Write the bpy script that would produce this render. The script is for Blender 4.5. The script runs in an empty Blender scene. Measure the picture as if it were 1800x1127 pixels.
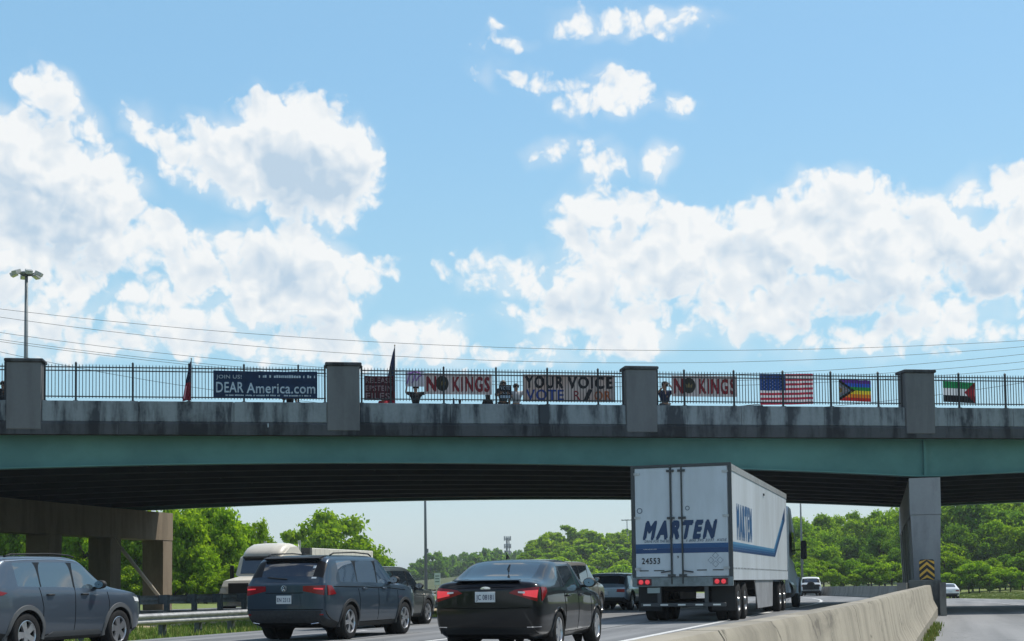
import bpy, bmesh, math, random
import numpy as np
from mathutils import Vector, Matrix

SC = bpy.context.scene
COL = SC.collection
R = math.radians
random.seed(7)
RNG = np.random.default_rng(11)

# ------------------------------------------------------------------ camera
cam_data = bpy.data.cameras.new('camera')
cam = bpy.data.objects.new('camera', cam_data)
COL.objects.link(cam)
cam_data.lens = 48.0
cam_data.sensor_width = 36.0
cam_data.shift_y = 0.18735
cam_data.clip_start = 0.1
cam_data.clip_end = 6000.0
_yaw, _pitch, _roll = R(17.29827), R(3.0), 0.0127
_F = Vector((-math.sin(_yaw)*math.cos(_pitch), math.cos(_yaw)*math.cos(_pitch), math.sin(_pitch)))
_Rr = Vector((math.cos(_yaw), math.sin(_yaw), 0))
_U = _Rr.cross(_F)
_R2 = _Rr*math.cos(_roll) - _U*math.sin(_roll)
_U2 = _U*math.cos(_roll) + _Rr*math.sin(_roll)
_m = Matrix((( _R2.x, _U2.x, -_F.x), (_R2.y, _U2.y, -_F.y), (_R2.z, _U2.z, -_F.z)))
cam.matrix_world = Matrix.Translation((0, 0, 1.05)) @ _m.to_4x4()
SC.camera = cam

# ------------------------------------------------------------------ exposure
SC.view_settings.view_transform = 'Standard'
SC.view_settings.look = 'None'
SC.view_settings.gamma = 1.0
SC.view_settings.use_curve_mapping = False
SC.view_settings.exposure = 0.0
SC.cycles.use_denoising = True
SC.cycles.max_bounces = 8
SC.cycles.diffuse_bounces = 3
SC.cycles.glossy_bounces = 4
SC.cycles.transmission_bounces = 6
SC.cycles.transparent_max_bounces = 16
SC.cycles.sample_clamp_indirect = 6.0
SC.cycles.caustics_reflective = False
SC.cycles.caustics_refractive = False
SC.cycles.volume_bounces = 0
SC.cycles.volume_step_rate = 1.0

# ------------------------------------------------------------------ sun and sky
SUN_AZ, SUN_EL = 44.0, 58.0          # azimuth clockwise from +Y (the driving direction)
sun_data = bpy.data.lights.new('sun', 'SUN')
sun_data.energy = 4.2
sun_data.angle = R(0.53)
sun_data.color = (1.0, 0.95, 0.86)
sun = bpy.data.objects.new('sun', sun_data)
COL.objects.link(sun)
_sd = Vector((math.sin(R(SUN_AZ))*math.cos(R(SUN_EL)), math.cos(R(SUN_AZ))*math.cos(R(SUN_EL)), math.sin(R(SUN_EL))))
sun.rotation_euler = _sd.to_track_quat('Z', 'Y').to_euler()
sun.location = (0, 0, 60)

world = bpy.data.worlds.new('World')
SC.world = world
world.use_nodes = True
wt = world.node_tree
wt.nodes.clear()

def nd(tree, kind, **kw):
    n = tree.nodes.new(kind)
    for k, v in kw.items():
        setattr(n, k, v)
    return n

def mth(tree, op, a, b=None, c=None, clamp=False):
    n = tree.nodes.new('ShaderNodeMath')
    n.operation = op
    n.use_clamp = clamp
    for i, v in enumerate((a, b, c)):
        if v is None:
            continue
        if isinstance(v, (int, float)):
            n.inputs[i].default_value = v
        else:
            tree.links.new(v, n.inputs[i])
    return n.outputs[0]

def vmth(tree, op, a, b=None):
    n = tree.nodes.new('ShaderNodeVectorMath')
    n.operation = op
    for i, v in enumerate((a, b)):
        if v is None:
            continue
        if isinstance(v, (tuple, list)):
            n.inputs[i].default_value = v
        elif isinstance(v, (int, float)):
            n.inputs['Scale'].default_value = v
        else:
            tree.links.new(v, n.inputs[i])
    return n.outputs['Value'] if op in ('LENGTH', 'DOT_PRODUCT') else n.outputs[0]

def smooth(tree, v, lo, hi, a=0.0, b=1.0):
    n = tree.nodes.new('ShaderNodeMapRange')
    n.interpolation_type = 'SMOOTHSTEP'
    tree.links.new(v, n.inputs[0])
    n.inputs[1].default_value, n.inputs[2].default_value = lo, hi
    n.inputs[3].default_value, n.inputs[4].default_value = a, b
    return n.outputs[0]

# cumulus puffs as directions in the sky: azimuth, elevation, radii and tilt in degrees
CLOUD_PUFFS = [
    (-36.9,16.35,3.25,2.13,-25), (-34.28,15.57,2.11,1.85,-30), (-37.53,14.26,3.64,1.51,-5), (-38.2,17.81,1.71,1.04,-10), (-39.23,15.51,2.52,2.53,0),
    (-36.16,19.32,1.05,0.83,-30), (-35.06,18.37,0.89,0.42,-25), (-25.65,17.43,2.8,2.48,0), (-27.42,18.79,1.37,1.2,0), (-24.35,16.23,1.48,1.3,0),
    (-28.36,17.22,2.57,1.58,-10), (-31.36,17.56,1.95,0.69,-38), (-32.61,18.43,0.5,0.43,0), (-30.21,18.28,0.88,0.56,0), (-26.01,15.74,1.42,0.76,-15),
    (-29.06,16.63,1.4,0.79,-30), (-28.02,13.95,1.68,0.86,5), (-25.91,13.48,1.7,1.41,-30), (-24.85,11.89,1.23,1.96,0), (-25.45,10.14,2.01,0.84,0),
    (-23.18,12.95,0.96,0.39,10), (-27.44,12.3,2.11,1.71,0), (-23.9,12.48,0.95,0.92,0), (-31.7,14.07,1.41,1.07,-35), (-30.45,13,1.19,1.24,-20),
    (-34.27,12.94,1.88,0.66,8), (-31.36,11.95,1.71,0.54,-10), (-30.68,10.38,2.63,0.96,-12), (-32.71,11.11,1.12,0.45,0), (-35.37,11.99,0.77,0.89,-40),
    (-37.31,11.99,0.86,0.88,0), (-37.5,9.6,1.28,0.4,0), (-35.57,9.37,1.31,0.31,5), (-28.84,9.74,1.62,0.6,-5), (-33.38,11.75,0.67,0.31,0),
    (-20.93,10.21,1.92,0.94,0), (-19.85,10.52,1.08,0.56,-10), (-21.53,10.64,0.96,0.56,0), (-23.21,9.58,1.43,0.42,0), (-18.38,12.72,1.45,0.39,0),
    (-17.29,13.22,1.5,0.46,-5), (-16.57,12.7,0.96,0.6,-20), (-19.22,12.73,0.6,0.21,0), (-17.66,12.53,0.43,0.46,0), (-13.51,22.64,1.21,0.42,8),
    (-11.69,22.66,1.81,0.32,-3), (-10.13,22.32,0.72,0.29,-5), (-12.83,20.05,1.5,0.69,0), (-13.56,19.64,1.09,0.48,0), (-11.87,19.62,1.08,0.44,0),
    (-10.19,19.5,0.67,0.33,-10), (-16.58,20.58,1.17,0.32,-14), (-15.29,17.74,0.73,0.33,5), (-14.44,17.85,0.85,0.31,10), (-13.19,17.19,0.92,0.54,10),
    (-10.84,17.21,0.6,0.62,0), (-17.82,22.31,0.22,0.25,0), (-17.48,21.88,0.49,0.13,0), (-13.63,15.35,1.49,0.91,10), (-14.49,14.74,0.84,1.37,0),
    (-12.07,15.23,1.2,0.86,-10), (-10.41,14.71,1.24,0.91,0), (-11.86,13.63,2.99,1.1,0), (-9,13.86,1.89,1.48,15), (-13.08,12.4,1.92,1.04,-10),
    (-13.58,11.13,3.24,0.84,0), (-12.16,10.27,1.91,0.84,-10), (-14.54,11.5,1.68,0.93,0), (-7.34,14.23,1.99,1.17,25), (-3.38,15.43,1.83,1.01,0),
    (-5.24,14.44,2.54,1.3,10), (-4.52,15.73,0.81,0.62,0), (-1.82,14.42,2.36,1.32,-25), (0.17,13.92,2.09,1.05,-20), (2.82,15.3,1.28,0.73,10),
    (1.3,14.81,1.63,0.56,20), (3.67,15.1,1.27,0.85,0), (-1.65,12.4,1.68,1.3,-20), (-3.79,12.7,0.78,0.27,0), (-8.45,11.88,1.41,0.74,0),
    (-6.91,12.84,1.75,1.18,0), (-15.87,11.29,1.08,0.33,0), (0.06,9.97,0.88,0.29,0), (-0.45,11.31,0.99,0.8,-20), (1.47,13.37,1.3,0.79,0),
    (1.4,11.17,0.87,0.35,-40), (-2.98,13.28,2.04,1.12,-10), (3.41,13.62,1.06,1.29,0), (-16,10.12,0.96,0.23,0), (-4.16,11.44,3.43,0.95,0),
    (0.29,10.25,2.62,0.67,0), (-6.95,10.78,2.56,0.83,0), (-1.72,9.59,4.02,0.54,0), (-36.66,10.7,2.15,1,0), (-33.82,9.93,2.44,0.59,0),
    (-27.21,9.7,2.57,0.46,0), (-18.18,9.56,2.89,0.28,0), (2.5,11.96,1.5,1.31,0), (-6.19,13.48,2.79,1.36,0), (-3.42,13.76,2.73,1.34,0),
    (-0.29,13.08,2.43,1.21,0), (-9.97,12.98,2.61,1.26,0), (-34.72,14.34,2.43,1.53,-20), (-36.67,13.34,2.38,1.09,0),
]
# greyer hearts of the clouds: the same plus how grey
CLOUD_CORES = [(-25.65,17.31,2.65,1.40,-10,0.55),  (-27.44,12.30,2.29,1.98,0,0.6),  (-36.69,15.94,3.13,0.93,-15,0.35),  (-35.37,13.42,3.61,0.93,-5,0.4),  (-37.31,12.65,2.17,1.40,0,0.4),  (-32.94,12.00,1.69,1.05,0,0.4),  (-13.29,14.47,1.45,0.81,0,0.6),  (-10.19,13.68,0.72,1.05,0,0.5),  (-4.40,11.33,4.82,1.63,0,0.6),  (-3.86,14.24,0.96,0.93,0,0.35),  (1.87,12.24,2.17,2.09,0,0.5),  (-8.12,10.83,3.37,1.16,0,0.4),  (-11.64,12.93,1.45,0.47,0,0.3),  (-26.51,11.05,1.45,0.93,0,0.5),  (-12.47,19.82,1.20,0.33,0,0.25),  (-3.50,10.60,7.23,1.74,0,0.95),  (-36.23,10.73,3.61,1.40,0,0.55),  (2.72,11.95,2.17,2.09,0,0.7),  (-6.69,12.14,2.17,0.93,0,0.35)]
SKY_STRENGTH = 0.14
CLOUD_LIT, CLOUD_SHADE = (6.75, 6.85, 6.85), (3.75, 4.7, 5.65)
AIR_HIGH, AIR_MID, AIR_LOW = (2.25, 4.65, 6.75), (2.9, 5.1, 6.35), (4.6, 5.4, 5.55)

sky = nd(wt, 'ShaderNodeTexSky', sky_type='NISHITA')
sky.sun_disc = False
sky.sun_elevation = R(SUN_EL)
sky.sun_rotation = R(SUN_AZ)
sky.altitude = 50
sky.air_density = 1.0
sky.dust_density = 0.6
sky.ozone_density = 2.0
tc = nd(wt, 'ShaderNodeTexCoord')
sp = nd(wt, 'ShaderNodeSeparateXYZ'); wt.links.new(tc.outputs['Generated'], sp.inputs[0])
az = mth(wt, 'MULTIPLY', mth(wt, 'ARCTAN2', sp.outputs[0], sp.outputs[1]), 180/math.pi)
el = mth(wt, 'MULTIPLY', mth(wt, 'ARCSINE', sp.outputs[2]), 180/math.pi)
cv = nd(wt, 'ShaderNodeCombineXYZ'); wt.links.new(az, cv.inputs[0]); wt.links.new(el, cv.inputs[1])
P = cv.outputs[0]

def noise2(vec, scale, detail, rough=0.5):
    n = nd(wt, 'ShaderNodeTexNoise', noise_dimensions='2D')
    n.inputs['Scale'].default_value = scale; n.inputs['Detail'].default_value = detail; n.inputs['Roughness'].default_value = rough
    wt.links.new(vec, n.inputs['Vector'])
    return n

# warp the puffs so that no outline stays an ellipse
w1 = vmth(wt, 'SUBTRACT', noise2(P, 0.55, 2).outputs['Color'], (0.5, 0.5, 0.5))
q = vmth(wt, 'ADD', P, vmth(wt, 'SCALE', w1, 1.3))
qs = nd(wt, 'ShaderNodeSeparateXYZ'); wt.links.new(q, qs.inputs[0])
qc = nd(wt, 'ShaderNodeCombineXYZ', )
wt.links.new(qs.outputs[0], qc.inputs[0]); wt.links.new(qs.outputs[1], qc.inputs[1]); qc.inputs[2].default_value = 1.0
Q = qc.outputs[0]
Q2 = vmth(wt, 'ADD', Q, (0.35, 1.05, 0))
def rgbmix(f, a, b):
    n = nd(wt, 'ShaderNodeMix', data_type='RGBA')
    if isinstance(f, (int, float)): n.inputs[0].default_value = f
    else: wt.links.new(f, n.inputs[0])
    for i, v in ((6, a), (7, b)):
        if isinstance(v, tuple): n.inputs[i].default_value = (*v, 1)
        else: wt.links.new(v, n.inputs[i])
    return n.outputs[2]

# the same kind of cumulus goes on all round the sky outside the stretch listed above
gen = mth(wt, 'MULTIPLY_ADD', noise2(P, 0.11, 2).outputs[0], 14.0, -8.4)
away = mth(wt, 'MAXIMUM', mth(wt, 'SUBTRACT', mth(wt, 'ABSOLUTE', mth(wt, 'ADD', az, 17.0)), 24.0),
           mth(wt, 'SUBTRACT', mth(wt, 'ABSOLUTE', mth(wt, 'SUBTRACT', el, 8.0)), 18.0))
gen = mth(wt, 'SUBTRACT', gen, smooth(wt, away, 0.0, 5.0, 12.0, 0.0))
PW = vmth(wt, 'ADD', P, vmth(wt, 'SCALE', w1, 0.8))
def billow(vec, fine, lumps):
    v = nd(wt, 'ShaderNodeTexVoronoi', feature='F1', voronoi_dimensions='2D'); v.inputs['Scale'].default_value = 0.95
    v.inputs['Detail'].default_value = lumps; v.inputs['Roughness'].default_value = 0.55
    v.normalize = True
    wt.links.new(vec, v.inputs['Vector'])
    b = mth(wt, 'MULTIPLY_ADD', v.outputs['Distance'], -1.75, 0.70)
    f = noise2(vec, 1.3, fine, 0.55)
    return mth(wt, 'ADD', b, mth(wt, 'MULTIPLY_ADD', f.outputs[0], 1.2, -0.6))
b0 = billow(PW, 6, 2.0)
b1 = billow(vmth(wt, 'ADD', PW, (0.16, 0.40, 0)), 1.5, 1.0)    # the billows a little nearer to the sun
rel = mth(wt, 'SUBTRACT', b1, b0)
# broad swells: the side turned from the sun is greyer
soft0 = noise2(PW, 0.42, 2.5, 0.5).outputs[0]
swell = mth(wt, 'SUBTRACT', noise2(vmth(wt, 'ADD', PW, (0.35, 0.85, 0)), 0.42, 2.5, 0.5).outputs[0], soft0)
# low air is milkier than the sky above
air = rgbmix(smooth(wt, el, 22.0, 9.0), AIR_HIGH, AIR_MID)
air = rgbmix(smooth(wt, el, 8.5, 1.0), air, AIR_LOW)
base = rgbmix(mth(wt, 'MULTIPLY', smooth(wt, el, 26.0, 2.0, 0.60, 0.88), smooth(wt, el, 62.0, 25.0)), sky.outputs[0], air)

def puff_group(name, soft):
    """one puff: how deep inside it a direction lies, joined to the puffs so far"""
    g = bpy.data.node_groups.new(name, 'ShaderNodeTree')
    for nm, ty in (('Sum', 'NodeSocketFloat'), ('Direction', 'NodeSocketVector'), ('Across', 'NodeSocketVector'),
                   ('Up', 'NodeSocketVector'), ('Depth', 'NodeSocketFloat')):
        g.interface.new_socket(nm, in_out='INPUT', socket_type=ty)
    g.interface.new_socket('Sum', in_out='OUTPUT', socket_type='NodeSocketFloat')
    gi, go = g.nodes.new('NodeGroupInput'), g.nodes.new('NodeGroupOutput')
    t = nd(g, 'ShaderNodeVectorMath', operation='MULTIPLY_ADD')   # tiny tie to the sum so far: keeps the shader's stack short
    g.links.new(gi.outputs[0], t.inputs[0]); t.inputs[1].default_value = (1e-7, 1e-7, 0); g.links.new(gi.outputs[1], t.inputs[2])
    u = vmth(g, 'DOT_PRODUCT', t.outputs[0], gi.outputs[2])
    w = vmth(g, 'DOT_PRODUCT', t.outputs[0], gi.outputs[3])
    r2 = mth(g, 'MULTIPLY_ADD', w, w, mth(g, 'MULTIPLY', u, u))
    d = mth(g, 'MULTIPLY', mth(g, 'SUBTRACT', 1.0, r2), gi.outputs[4])
    o = mth(g, 'SMOOTH_MAX', gi.outputs[0], d, 0.25) if soft else mth(g, 'MAXIMUM', gi.outputs[0], d)
    g.links.new(o, go.inputs[0])
    return g
PUFF, CORE = puff_group('cloud_puff', True), puff_group('cloud_core', False)

def sky_stretch(lo, hi):
    """a Background for one stretch of azimuth; only the puffs that reach into it are summed there"""
    g = bpy.data.node_groups.new('cloud_stretch', 'ShaderNodeTree')
    g.interface.new_socket('Sum', in_out='INPUT', socket_type='NodeSocketFloat')
    g.interface.new_socket('Direction', in_out='INPUT', socket_type='NodeSocketVector')
    g.interface.new_socket('Sum', in_out='OUTPUT', socket_type='NodeSocketFloat')
    g.interface.new_socket('Grey', in_out='OUTPUT', socket_type='NodeSocketFloat')
    gi, go = g.nodes.new('NodeGroupInput'), g.nodes.new('NodeGroupOutput')
    def add(grp, acc, a, e, rx, ry, rot, k):
        n = nd(g, 'ShaderNodeGroup'); n.node_tree = grp
        c, s_ = math.cos(R(rot)), math.sin(R(rot))
        n.inputs[2].default_value = (c/rx, s_/rx, -(a*c + e*s_)/rx)
        n.inputs[3].default_value = (-s_/ry, c/ry, (a*s_ - e*c)/ry)
        n.inputs[4].default_value = k
        if acc is not None: g.links.new(acc, n.inputs[0])
        g.links.new(gi.outputs[1], n.inputs[1])
        return n.outputs[0]
    acc = gi.outputs[0]
    for (a, e, rx, ry, rot) in CLOUD_PUFFS:
        ext = max(rx, ry)*1.7 + 1.4
        if a + ext >= lo and a - ext <= hi:
            sm = 0.92 if min(rx, ry) < 0.6 else 1.0          # small puffs are thinner
            acc = add(PUFF, acc, a, e, rx*sm, ry*sm, rot, min(rx, ry)*(0.62 if sm == 1.0 else 0.45))
    grey = None
    for (a, e, rx, ry, rot, amt) in CLOUD_CORES:
        if a + rx + ry >= lo and a - rx - ry <= hi:
            grey = add(CORE, grey, a, e, rx, ry, rot, amt)
    g.links.new(acc, go.inputs[0])
    if grey is not None: g.links.new(grey, go.inputs[1])
    gn = nd(wt, 'ShaderNodeGroup'); gn.node_tree = g
    wt.links.new(gen, gn.inputs[0]); wt.links.new(Q, gn.inputs[1])
    acc = gn.outputs[0]
    g2 = nd(wt, 'ShaderNodeGroup'); g2.node_tree = g            # the cloud that lies above, towards the sun: it shades this part
    tie2 = nd(wt, 'ShaderNodeMath', operation='MULTIPLY_ADD'); tie2.inputs[1].default_value = 1e-7
    wt.links.new(acc, tie2.inputs[0]); wt.links.new(gen, tie2.inputs[2])
    wt.links.new(tie2.outputs[0], g2.inputs[0]); wt.links.new(Q2, g2.inputs[1])
    above = smooth(wt, g2.outputs[0], -0.4, 1.9)
    dep = mth(wt, 'ADD', acc, b0)
    alpha = smooth(wt, dep, -0.12, 0.52)
    veil = mth(wt, 'MULTIPLY', smooth(wt, acc, -0.9, 0.9), smooth(wt, soft0, 0.33, 0.70, 0.0, 0.70))
    alpha = mth(wt, 'MAXIMUM', alpha, veil)
    sh = mth(wt, 'MULTIPLY_ADD', gn.outputs[1], 0.38, mth(wt, 'MULTIPLY', above, 0.78))
    sh = mth(wt, 'MULTIPLY_ADD', swell, 1.8, sh)
    sh = mth(wt, 'MULTIPLY_ADD', rel, 0.55, sh)
    sh = mth(wt, 'MULTIPLY', sh, smooth(wt, dep, 0.05, 0.95, 0.15, 1.0), clamp=True)
    cc = rgbmix(sh, CLOUD_LIT, CLOUD_SHADE)
    b_ = nd(wt, 'ShaderNodeBackground')
    wt.links.new(rgbmix(mth(wt, 'MULTIPLY', alpha, 0.96), base, cc), b_.inputs[0])
    b_.inputs[1].default_value = SKY_STRENGTH
    return b_.outputs[0]

CUTS = [-41.5, -29.0, -19.5, -10.0, -2.0, 7.5]
shader = sky_stretch(200, 201)
for lo, hi in zip(CUTS, CUTS[1:]):
    inside = mth(wt, 'MULTIPLY', mth(wt, 'GREATER_THAN', az, lo), mth(wt, 'LESS_THAN', az, hi))
    inside = mth(wt, 'MULTIPLY', inside, mth(wt, 'LESS_THAN', mth(wt, 'ABSOLUTE', mth(wt, 'SUBTRACT', el, 14.0)), 13.0))
    ms = nd(wt, 'ShaderNodeMixShader')
    wt.links.new(inside, ms.inputs[0]); wt.links.new(shader, ms.inputs[1]); wt.links.new(sky_stretch(lo, hi), ms.inputs[2])
    shader = ms.outputs[0]
wo = nd(wt, 'ShaderNodeOutputWorld')
wt.links.new(shader, wo.inputs[0])
world.cycles.sampling_method = 'MANUAL'
world.cycles.sample_map_resolution = 512

# ------------------------------------------------------------------ helpers
class MB:
    """collects boxes, tubes and sheets and links them as ONE mesh object"""
    def __init__(self):
        self.v, self.f, self.mi, self.cur = [], [], [], 0
    def add(self, verts, faces):
        b = len(self.v)
        self.v += [tuple(p) for p in verts]
        self.f += [tuple(b + i for i in q) for q in faces]
        self.mi += [self.cur]*len(faces)
        return self
    def box(self, x0, x1, y0, y1, z0, z1):
        return self.add([(x0,y0,z0),(x1,y0,z0),(x1,y1,z0),(x0,y1,z0),(x0,y0,z1),(x1,y0,z1),(x1,y1,z1),(x0,y1,z1)],
                        [(0,3,2,1),(4,5,6,7),(0,1,5,4),(1,2,6,5),(2,3,7,6),(3,0,4,7)])
    def obox(self, c, ax, ay, az, hx, hy, hz):
        c, ax, ay, az = Vector(c), Vector(ax), Vector(ay), Vector(az)
        P = [c + ax*(sx*hx) + ay*(sy*hy) + az*(sz*hz) for sz in (-1,1) for sx, sy in ((-1,-1),(1,-1),(1,1),(-1,1))]
        return self.add(P, [(0,3,2,1),(4,5,6,7),(0,1,5,4),(1,2,6,5),(2,3,7,6),(3,0,4,7)])
    def bbox(self, x0, x1, y0, y1, z0, z1, r=0.02):
        """box with chamfered edges"""
        P, F = [], []
        for z, k in ((z0, r), (z0+r, 0), (z1-r, 0), (z1, r)):
            xa, xb, ya, yb = x0+k, x1-k, y0+k, y1-k
            P += [(xa+r,ya,z),(xb-r,ya,z),(xb,ya+r,z),(xb,yb-r,z),(xb-r,yb,z),(xa+r,yb,z),(xa,yb-r,z),(xa,ya+r,z)]
        F.append(tuple(range(7,-1,-1))); F.append(tuple(range(24,32)))
        for l in range(3):
            for i in range(8):
                j = (i+1) % 8
                F.append((l*8+i, l*8+j, l*8+8+j, l*8+8+i))
        return self.add(P, F)
    def prism(self, poly, axis, a0, a1):
        """polygon in the other two axes, extruded along axis ('x','y','z')"""
        n = len(poly)
        def mk(p, a):
            return {'x': (a, p[0], p[1]), 'y': (p[0], a, p[1]), 'z': (p[0], p[1], a)}[axis]
        P = [mk(p, a0) for p in poly] + [mk(p, a1) for p in poly]
        F = [tuple(range(n-1,-1,-1)), tuple(range(n, 2*n))] + [(i, (i+1) % n, n+(i+1) % n, n+i) for i in range(n)]
        return self.add(P, F)
    def tube(self, pts, rad, seg=8, cap=True):
        pts = [Vector(p) for p in pts]
        n = len(pts)
        rads = rad if isinstance(rad, (list, tuple)) else [rad]*n
        P, F = [], []
        ref = None
        for i, p in enumerate(pts):
            t = (pts[min(i+1, n-1)] - pts[max(i-1, 0)]).normalized()
            if ref is None:
                ref = Vector((0,0,1)) if abs(t.z) < 0.9 else Vector((1,0,0))
            a = t.cross(ref).normalized(); b = a.cross(t).normalized(); ref = b
            for k in range(seg):
                an = 2*math.pi*k/seg
                P.append(p + (a*math.cos(an) + b*math.sin(an))*rads[i])
        for i in range(n-1):
            for k in range(seg):
                j = (k+1) % seg
                F.append((i*seg+k, i*seg+j, (i+1)*seg+j, (i+1)*seg+k))
        if cap:
            F.append(tuple(range(seg-1,-1,-1))); F.append(tuple((n-1)*seg+k for k in range(seg)))
        return self.add(P, F)
    def lathe(self, prof, seg=20, c=(0,0,0), axis='z'):
        """prof: list of (radius, height) round an axis through c"""
        P, F = [], []
        for r, h in prof:
            for k in range(seg):
                a = 2*math.pi*k/seg
                u, w = r*math.cos(a), r*math.sin(a)
                P.append({'z': (c[0]+u, c[1]+w, c[2]+h), 'x': (c[0]+h, c[1]+u, c[2]+w), 'y': (c[0]+w, c[1]+h, c[2]+u)}[axis])
        for i in range(len(prof)-1):
            for k in range(seg):
                j = (k+1) % seg
                F.append((i*seg+k, i*seg+j, (i+1)*seg+j, (i+1)*seg+k))
        return self.add(P, F)
    def grid(self, fn, nu, nv):
        P = [fn(i/nu, j/nv) for j in range(nv+1) for i in range(nu+1)]
        F = [(j*(nu+1)+i, j*(nu+1)+i+1, (j+1)*(nu+1)+i+1, (j+1)*(nu+1)+i) for j in range(nv) for i in range(nu)]
        return self.add(P, F)
    def mesh(self, name, mats):
        me = bpy.data.meshes.new(name)
        me.from_pydata([tuple(p) for p in self.v], [], self.f)
        for m in (mats if isinstance(mats, (list, tuple)) else [mats]):
            me.materials.append(m)
        if any(self.mi):
            me.polygons.foreach_set('material_index', self.mi)
        return me
    def build(self, name, mats, parent=None, smooth=False, loc=None):
        me = self.mesh(name, mats)
        if smooth:
            shade_smooth(me, smooth)
        return link(name, me, parent, loc)

def shade_smooth(me, angle):
    me.polygons.foreach_set('use_smooth', [True]*len(me.polygons))
    if angle is not True:
        me.set_sharp_from_angle(angle=R(angle))

def link(name, data, parent=None, loc=None):
    o = bpy.data.objects.new(name, data)
    COL.objects.link(o)
    if parent is not None:
        o.parent = parent
    if loc is not None:
        o.location = loc
    return o

def tag(o, label=None, cat=None, group=None, kind=None):
    for k, v in (('label', label), ('category', cat), ('group', group), ('kind', kind)):
        if v is not None:
            o[k] = v
    return o

def thing(name, label, cat, loc=(0,0,0), rz=0.0, group=None):
    o = bpy.data.objects.new(name, None)
    o.empty_display_size = 0.3
    COL.objects.link(o)
    o.location = loc
    o.rotation_euler = (0, 0, rz)
    return tag(o, label, cat, group)

def copy_tree(o, parent=None):
    c = o.copy()
    COL.objects.link(c)
    c.parent = parent
    for ch in list(o.children):
        copy_tree(ch, c)
    return c

def text_mesh(txt, height, bold=0.0, shear=0.0, width=None, name='lettering', align='LEFT'):
    """flat lettering in the xy plane, baseline at y = 0, capitals `height` tall"""
    cu = bpy.data.curves.new('t', 'FONT')
    cu.body = txt; cu.size = 1.0; cu.shear = shear; cu.resolution_u = 3
    cu.space_character = 1.0 + bold*4
    ob = bpy.data.objects.new('t', cu)
    COL.objects.link(ob)
    bpy.context.view_layer.update()
    me = bpy.data.meshes.new_from_object(ob.evaluated_get(bpy.context.evaluated_depsgraph_get()))
    bpy.data.objects.remove(ob); bpy.data.curves.remove(cu)
    me.name = name
    n = len(me.vertices)
    co = np.empty(n*3); me.vertices.foreach_get('co', co); co = co.reshape(-1, 3)
    x0, x1 = co[:,0].min(), co[:,0].max()
    k = height/0.72
    kx = k if width is None else width/(x1 - x0)
    co[:,0] = (co[:,0] - x0)*kx
    if align == 'CENTER': co[:,0] -= (x1 - x0)*kx/2
    co[:,1] *= k; co[:,2] = 0
    me.vertices.foreach_set('co', co.ravel())
    if bold > 0.008:                                  # heavier strokes: the outline laid over itself, a hair apart
        F = [tuple(p.vertices) for p in me.polygons]
        V, FF = [], []
        e_ = bold*0.8
        for i, (dx, dy) in enumerate(((0, 0), (-e_, 0), (e_, 0), (0, -e_), (0, e_), (-e_, -e_), (e_, e_))):
            b0 = len(V)
            V += [(x + dx*kx, y + dy*k, 0.0004*i) for x, y, _ in co]
            FF += [tuple(b0 + q for q in f) for f in F]
        me2 = bpy.data.meshes.new(name); me2.from_pydata(V, [], FF)
        bpy.data.meshes.remove(me); me = me2
    return me

# ------------------------------------------------------------------ materials
MATS = {}
def mat(name, col, rough=0.7, metal=0.0, var=0.0, scale=4.0, bump=0.0, col2=None, spec=0.5, coat=0.0, detail=5.0, stretch=None, rand=0.0, trans=0.0):
    if name in MATS: return MATS[name]
    m = bpy.data.materials.new(name); m.use_nodes = True
    t = m.node_tree
    b = t.nodes['Principled BSDF']
    b.inputs['Roughness'].default_value = rough
    b.inputs['Metallic'].default_value = metal
    b.inputs['Specular IOR Level'].default_value = spec
    if coat:
        b.inputs['Coat Weight'].default_value = coat
        b.inputs['Coat Roughness'].default_value = 0.04
    if var or col2 or bump:
        tcn = t.nodes.new('ShaderNodeTexCoord')
        src = tcn.outputs['Object']
        if stretch:
            mp = t.nodes.new('ShaderNodeMapping'); mp.inputs['Scale'].default_value = stretch
            t.links.new(src, mp.inputs[0]); src = mp.outputs[0]
        n = t.nodes.new('ShaderNodeTexNoise')
        n.inputs['Scale'].default_value = scale; n.inputs['Detail'].default_value = detail; n.inputs['Roughness'].default_value = 0.62
        t.links.new(src, n.inputs['Vector'])
        fac = smooth(t, n.outputs[0], 0.30, 0.70)
        c2 = col2 if col2 else tuple(max(0.0, c*(1-var)) for c in col)
        mx = t.nodes.new('ShaderNodeMix'); mx.data_type = 'RGBA'
        t.links.new(fac, mx.inputs[0])
        mx.inputs[6].default_value = (*col, 1); mx.inputs[7].default_value = (*c2, 1)
        t.links.new(mx.outputs[2], b.inputs['Base Color'])
        if bump:
            bp = t.nodes.new('ShaderNodeBump'); bp.inputs['Strength'].default_value = bump; bp.inputs['Distance'].default_value = 0.02
            t.links.new(n.outputs[0], bp.inputs['Height']); t.links.new(bp.outputs[0], b.inputs['Normal'])
    else:
        b.inputs['Base Color'].default_value = (*col, 1)
    MATS[name] = m
    return m

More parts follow.
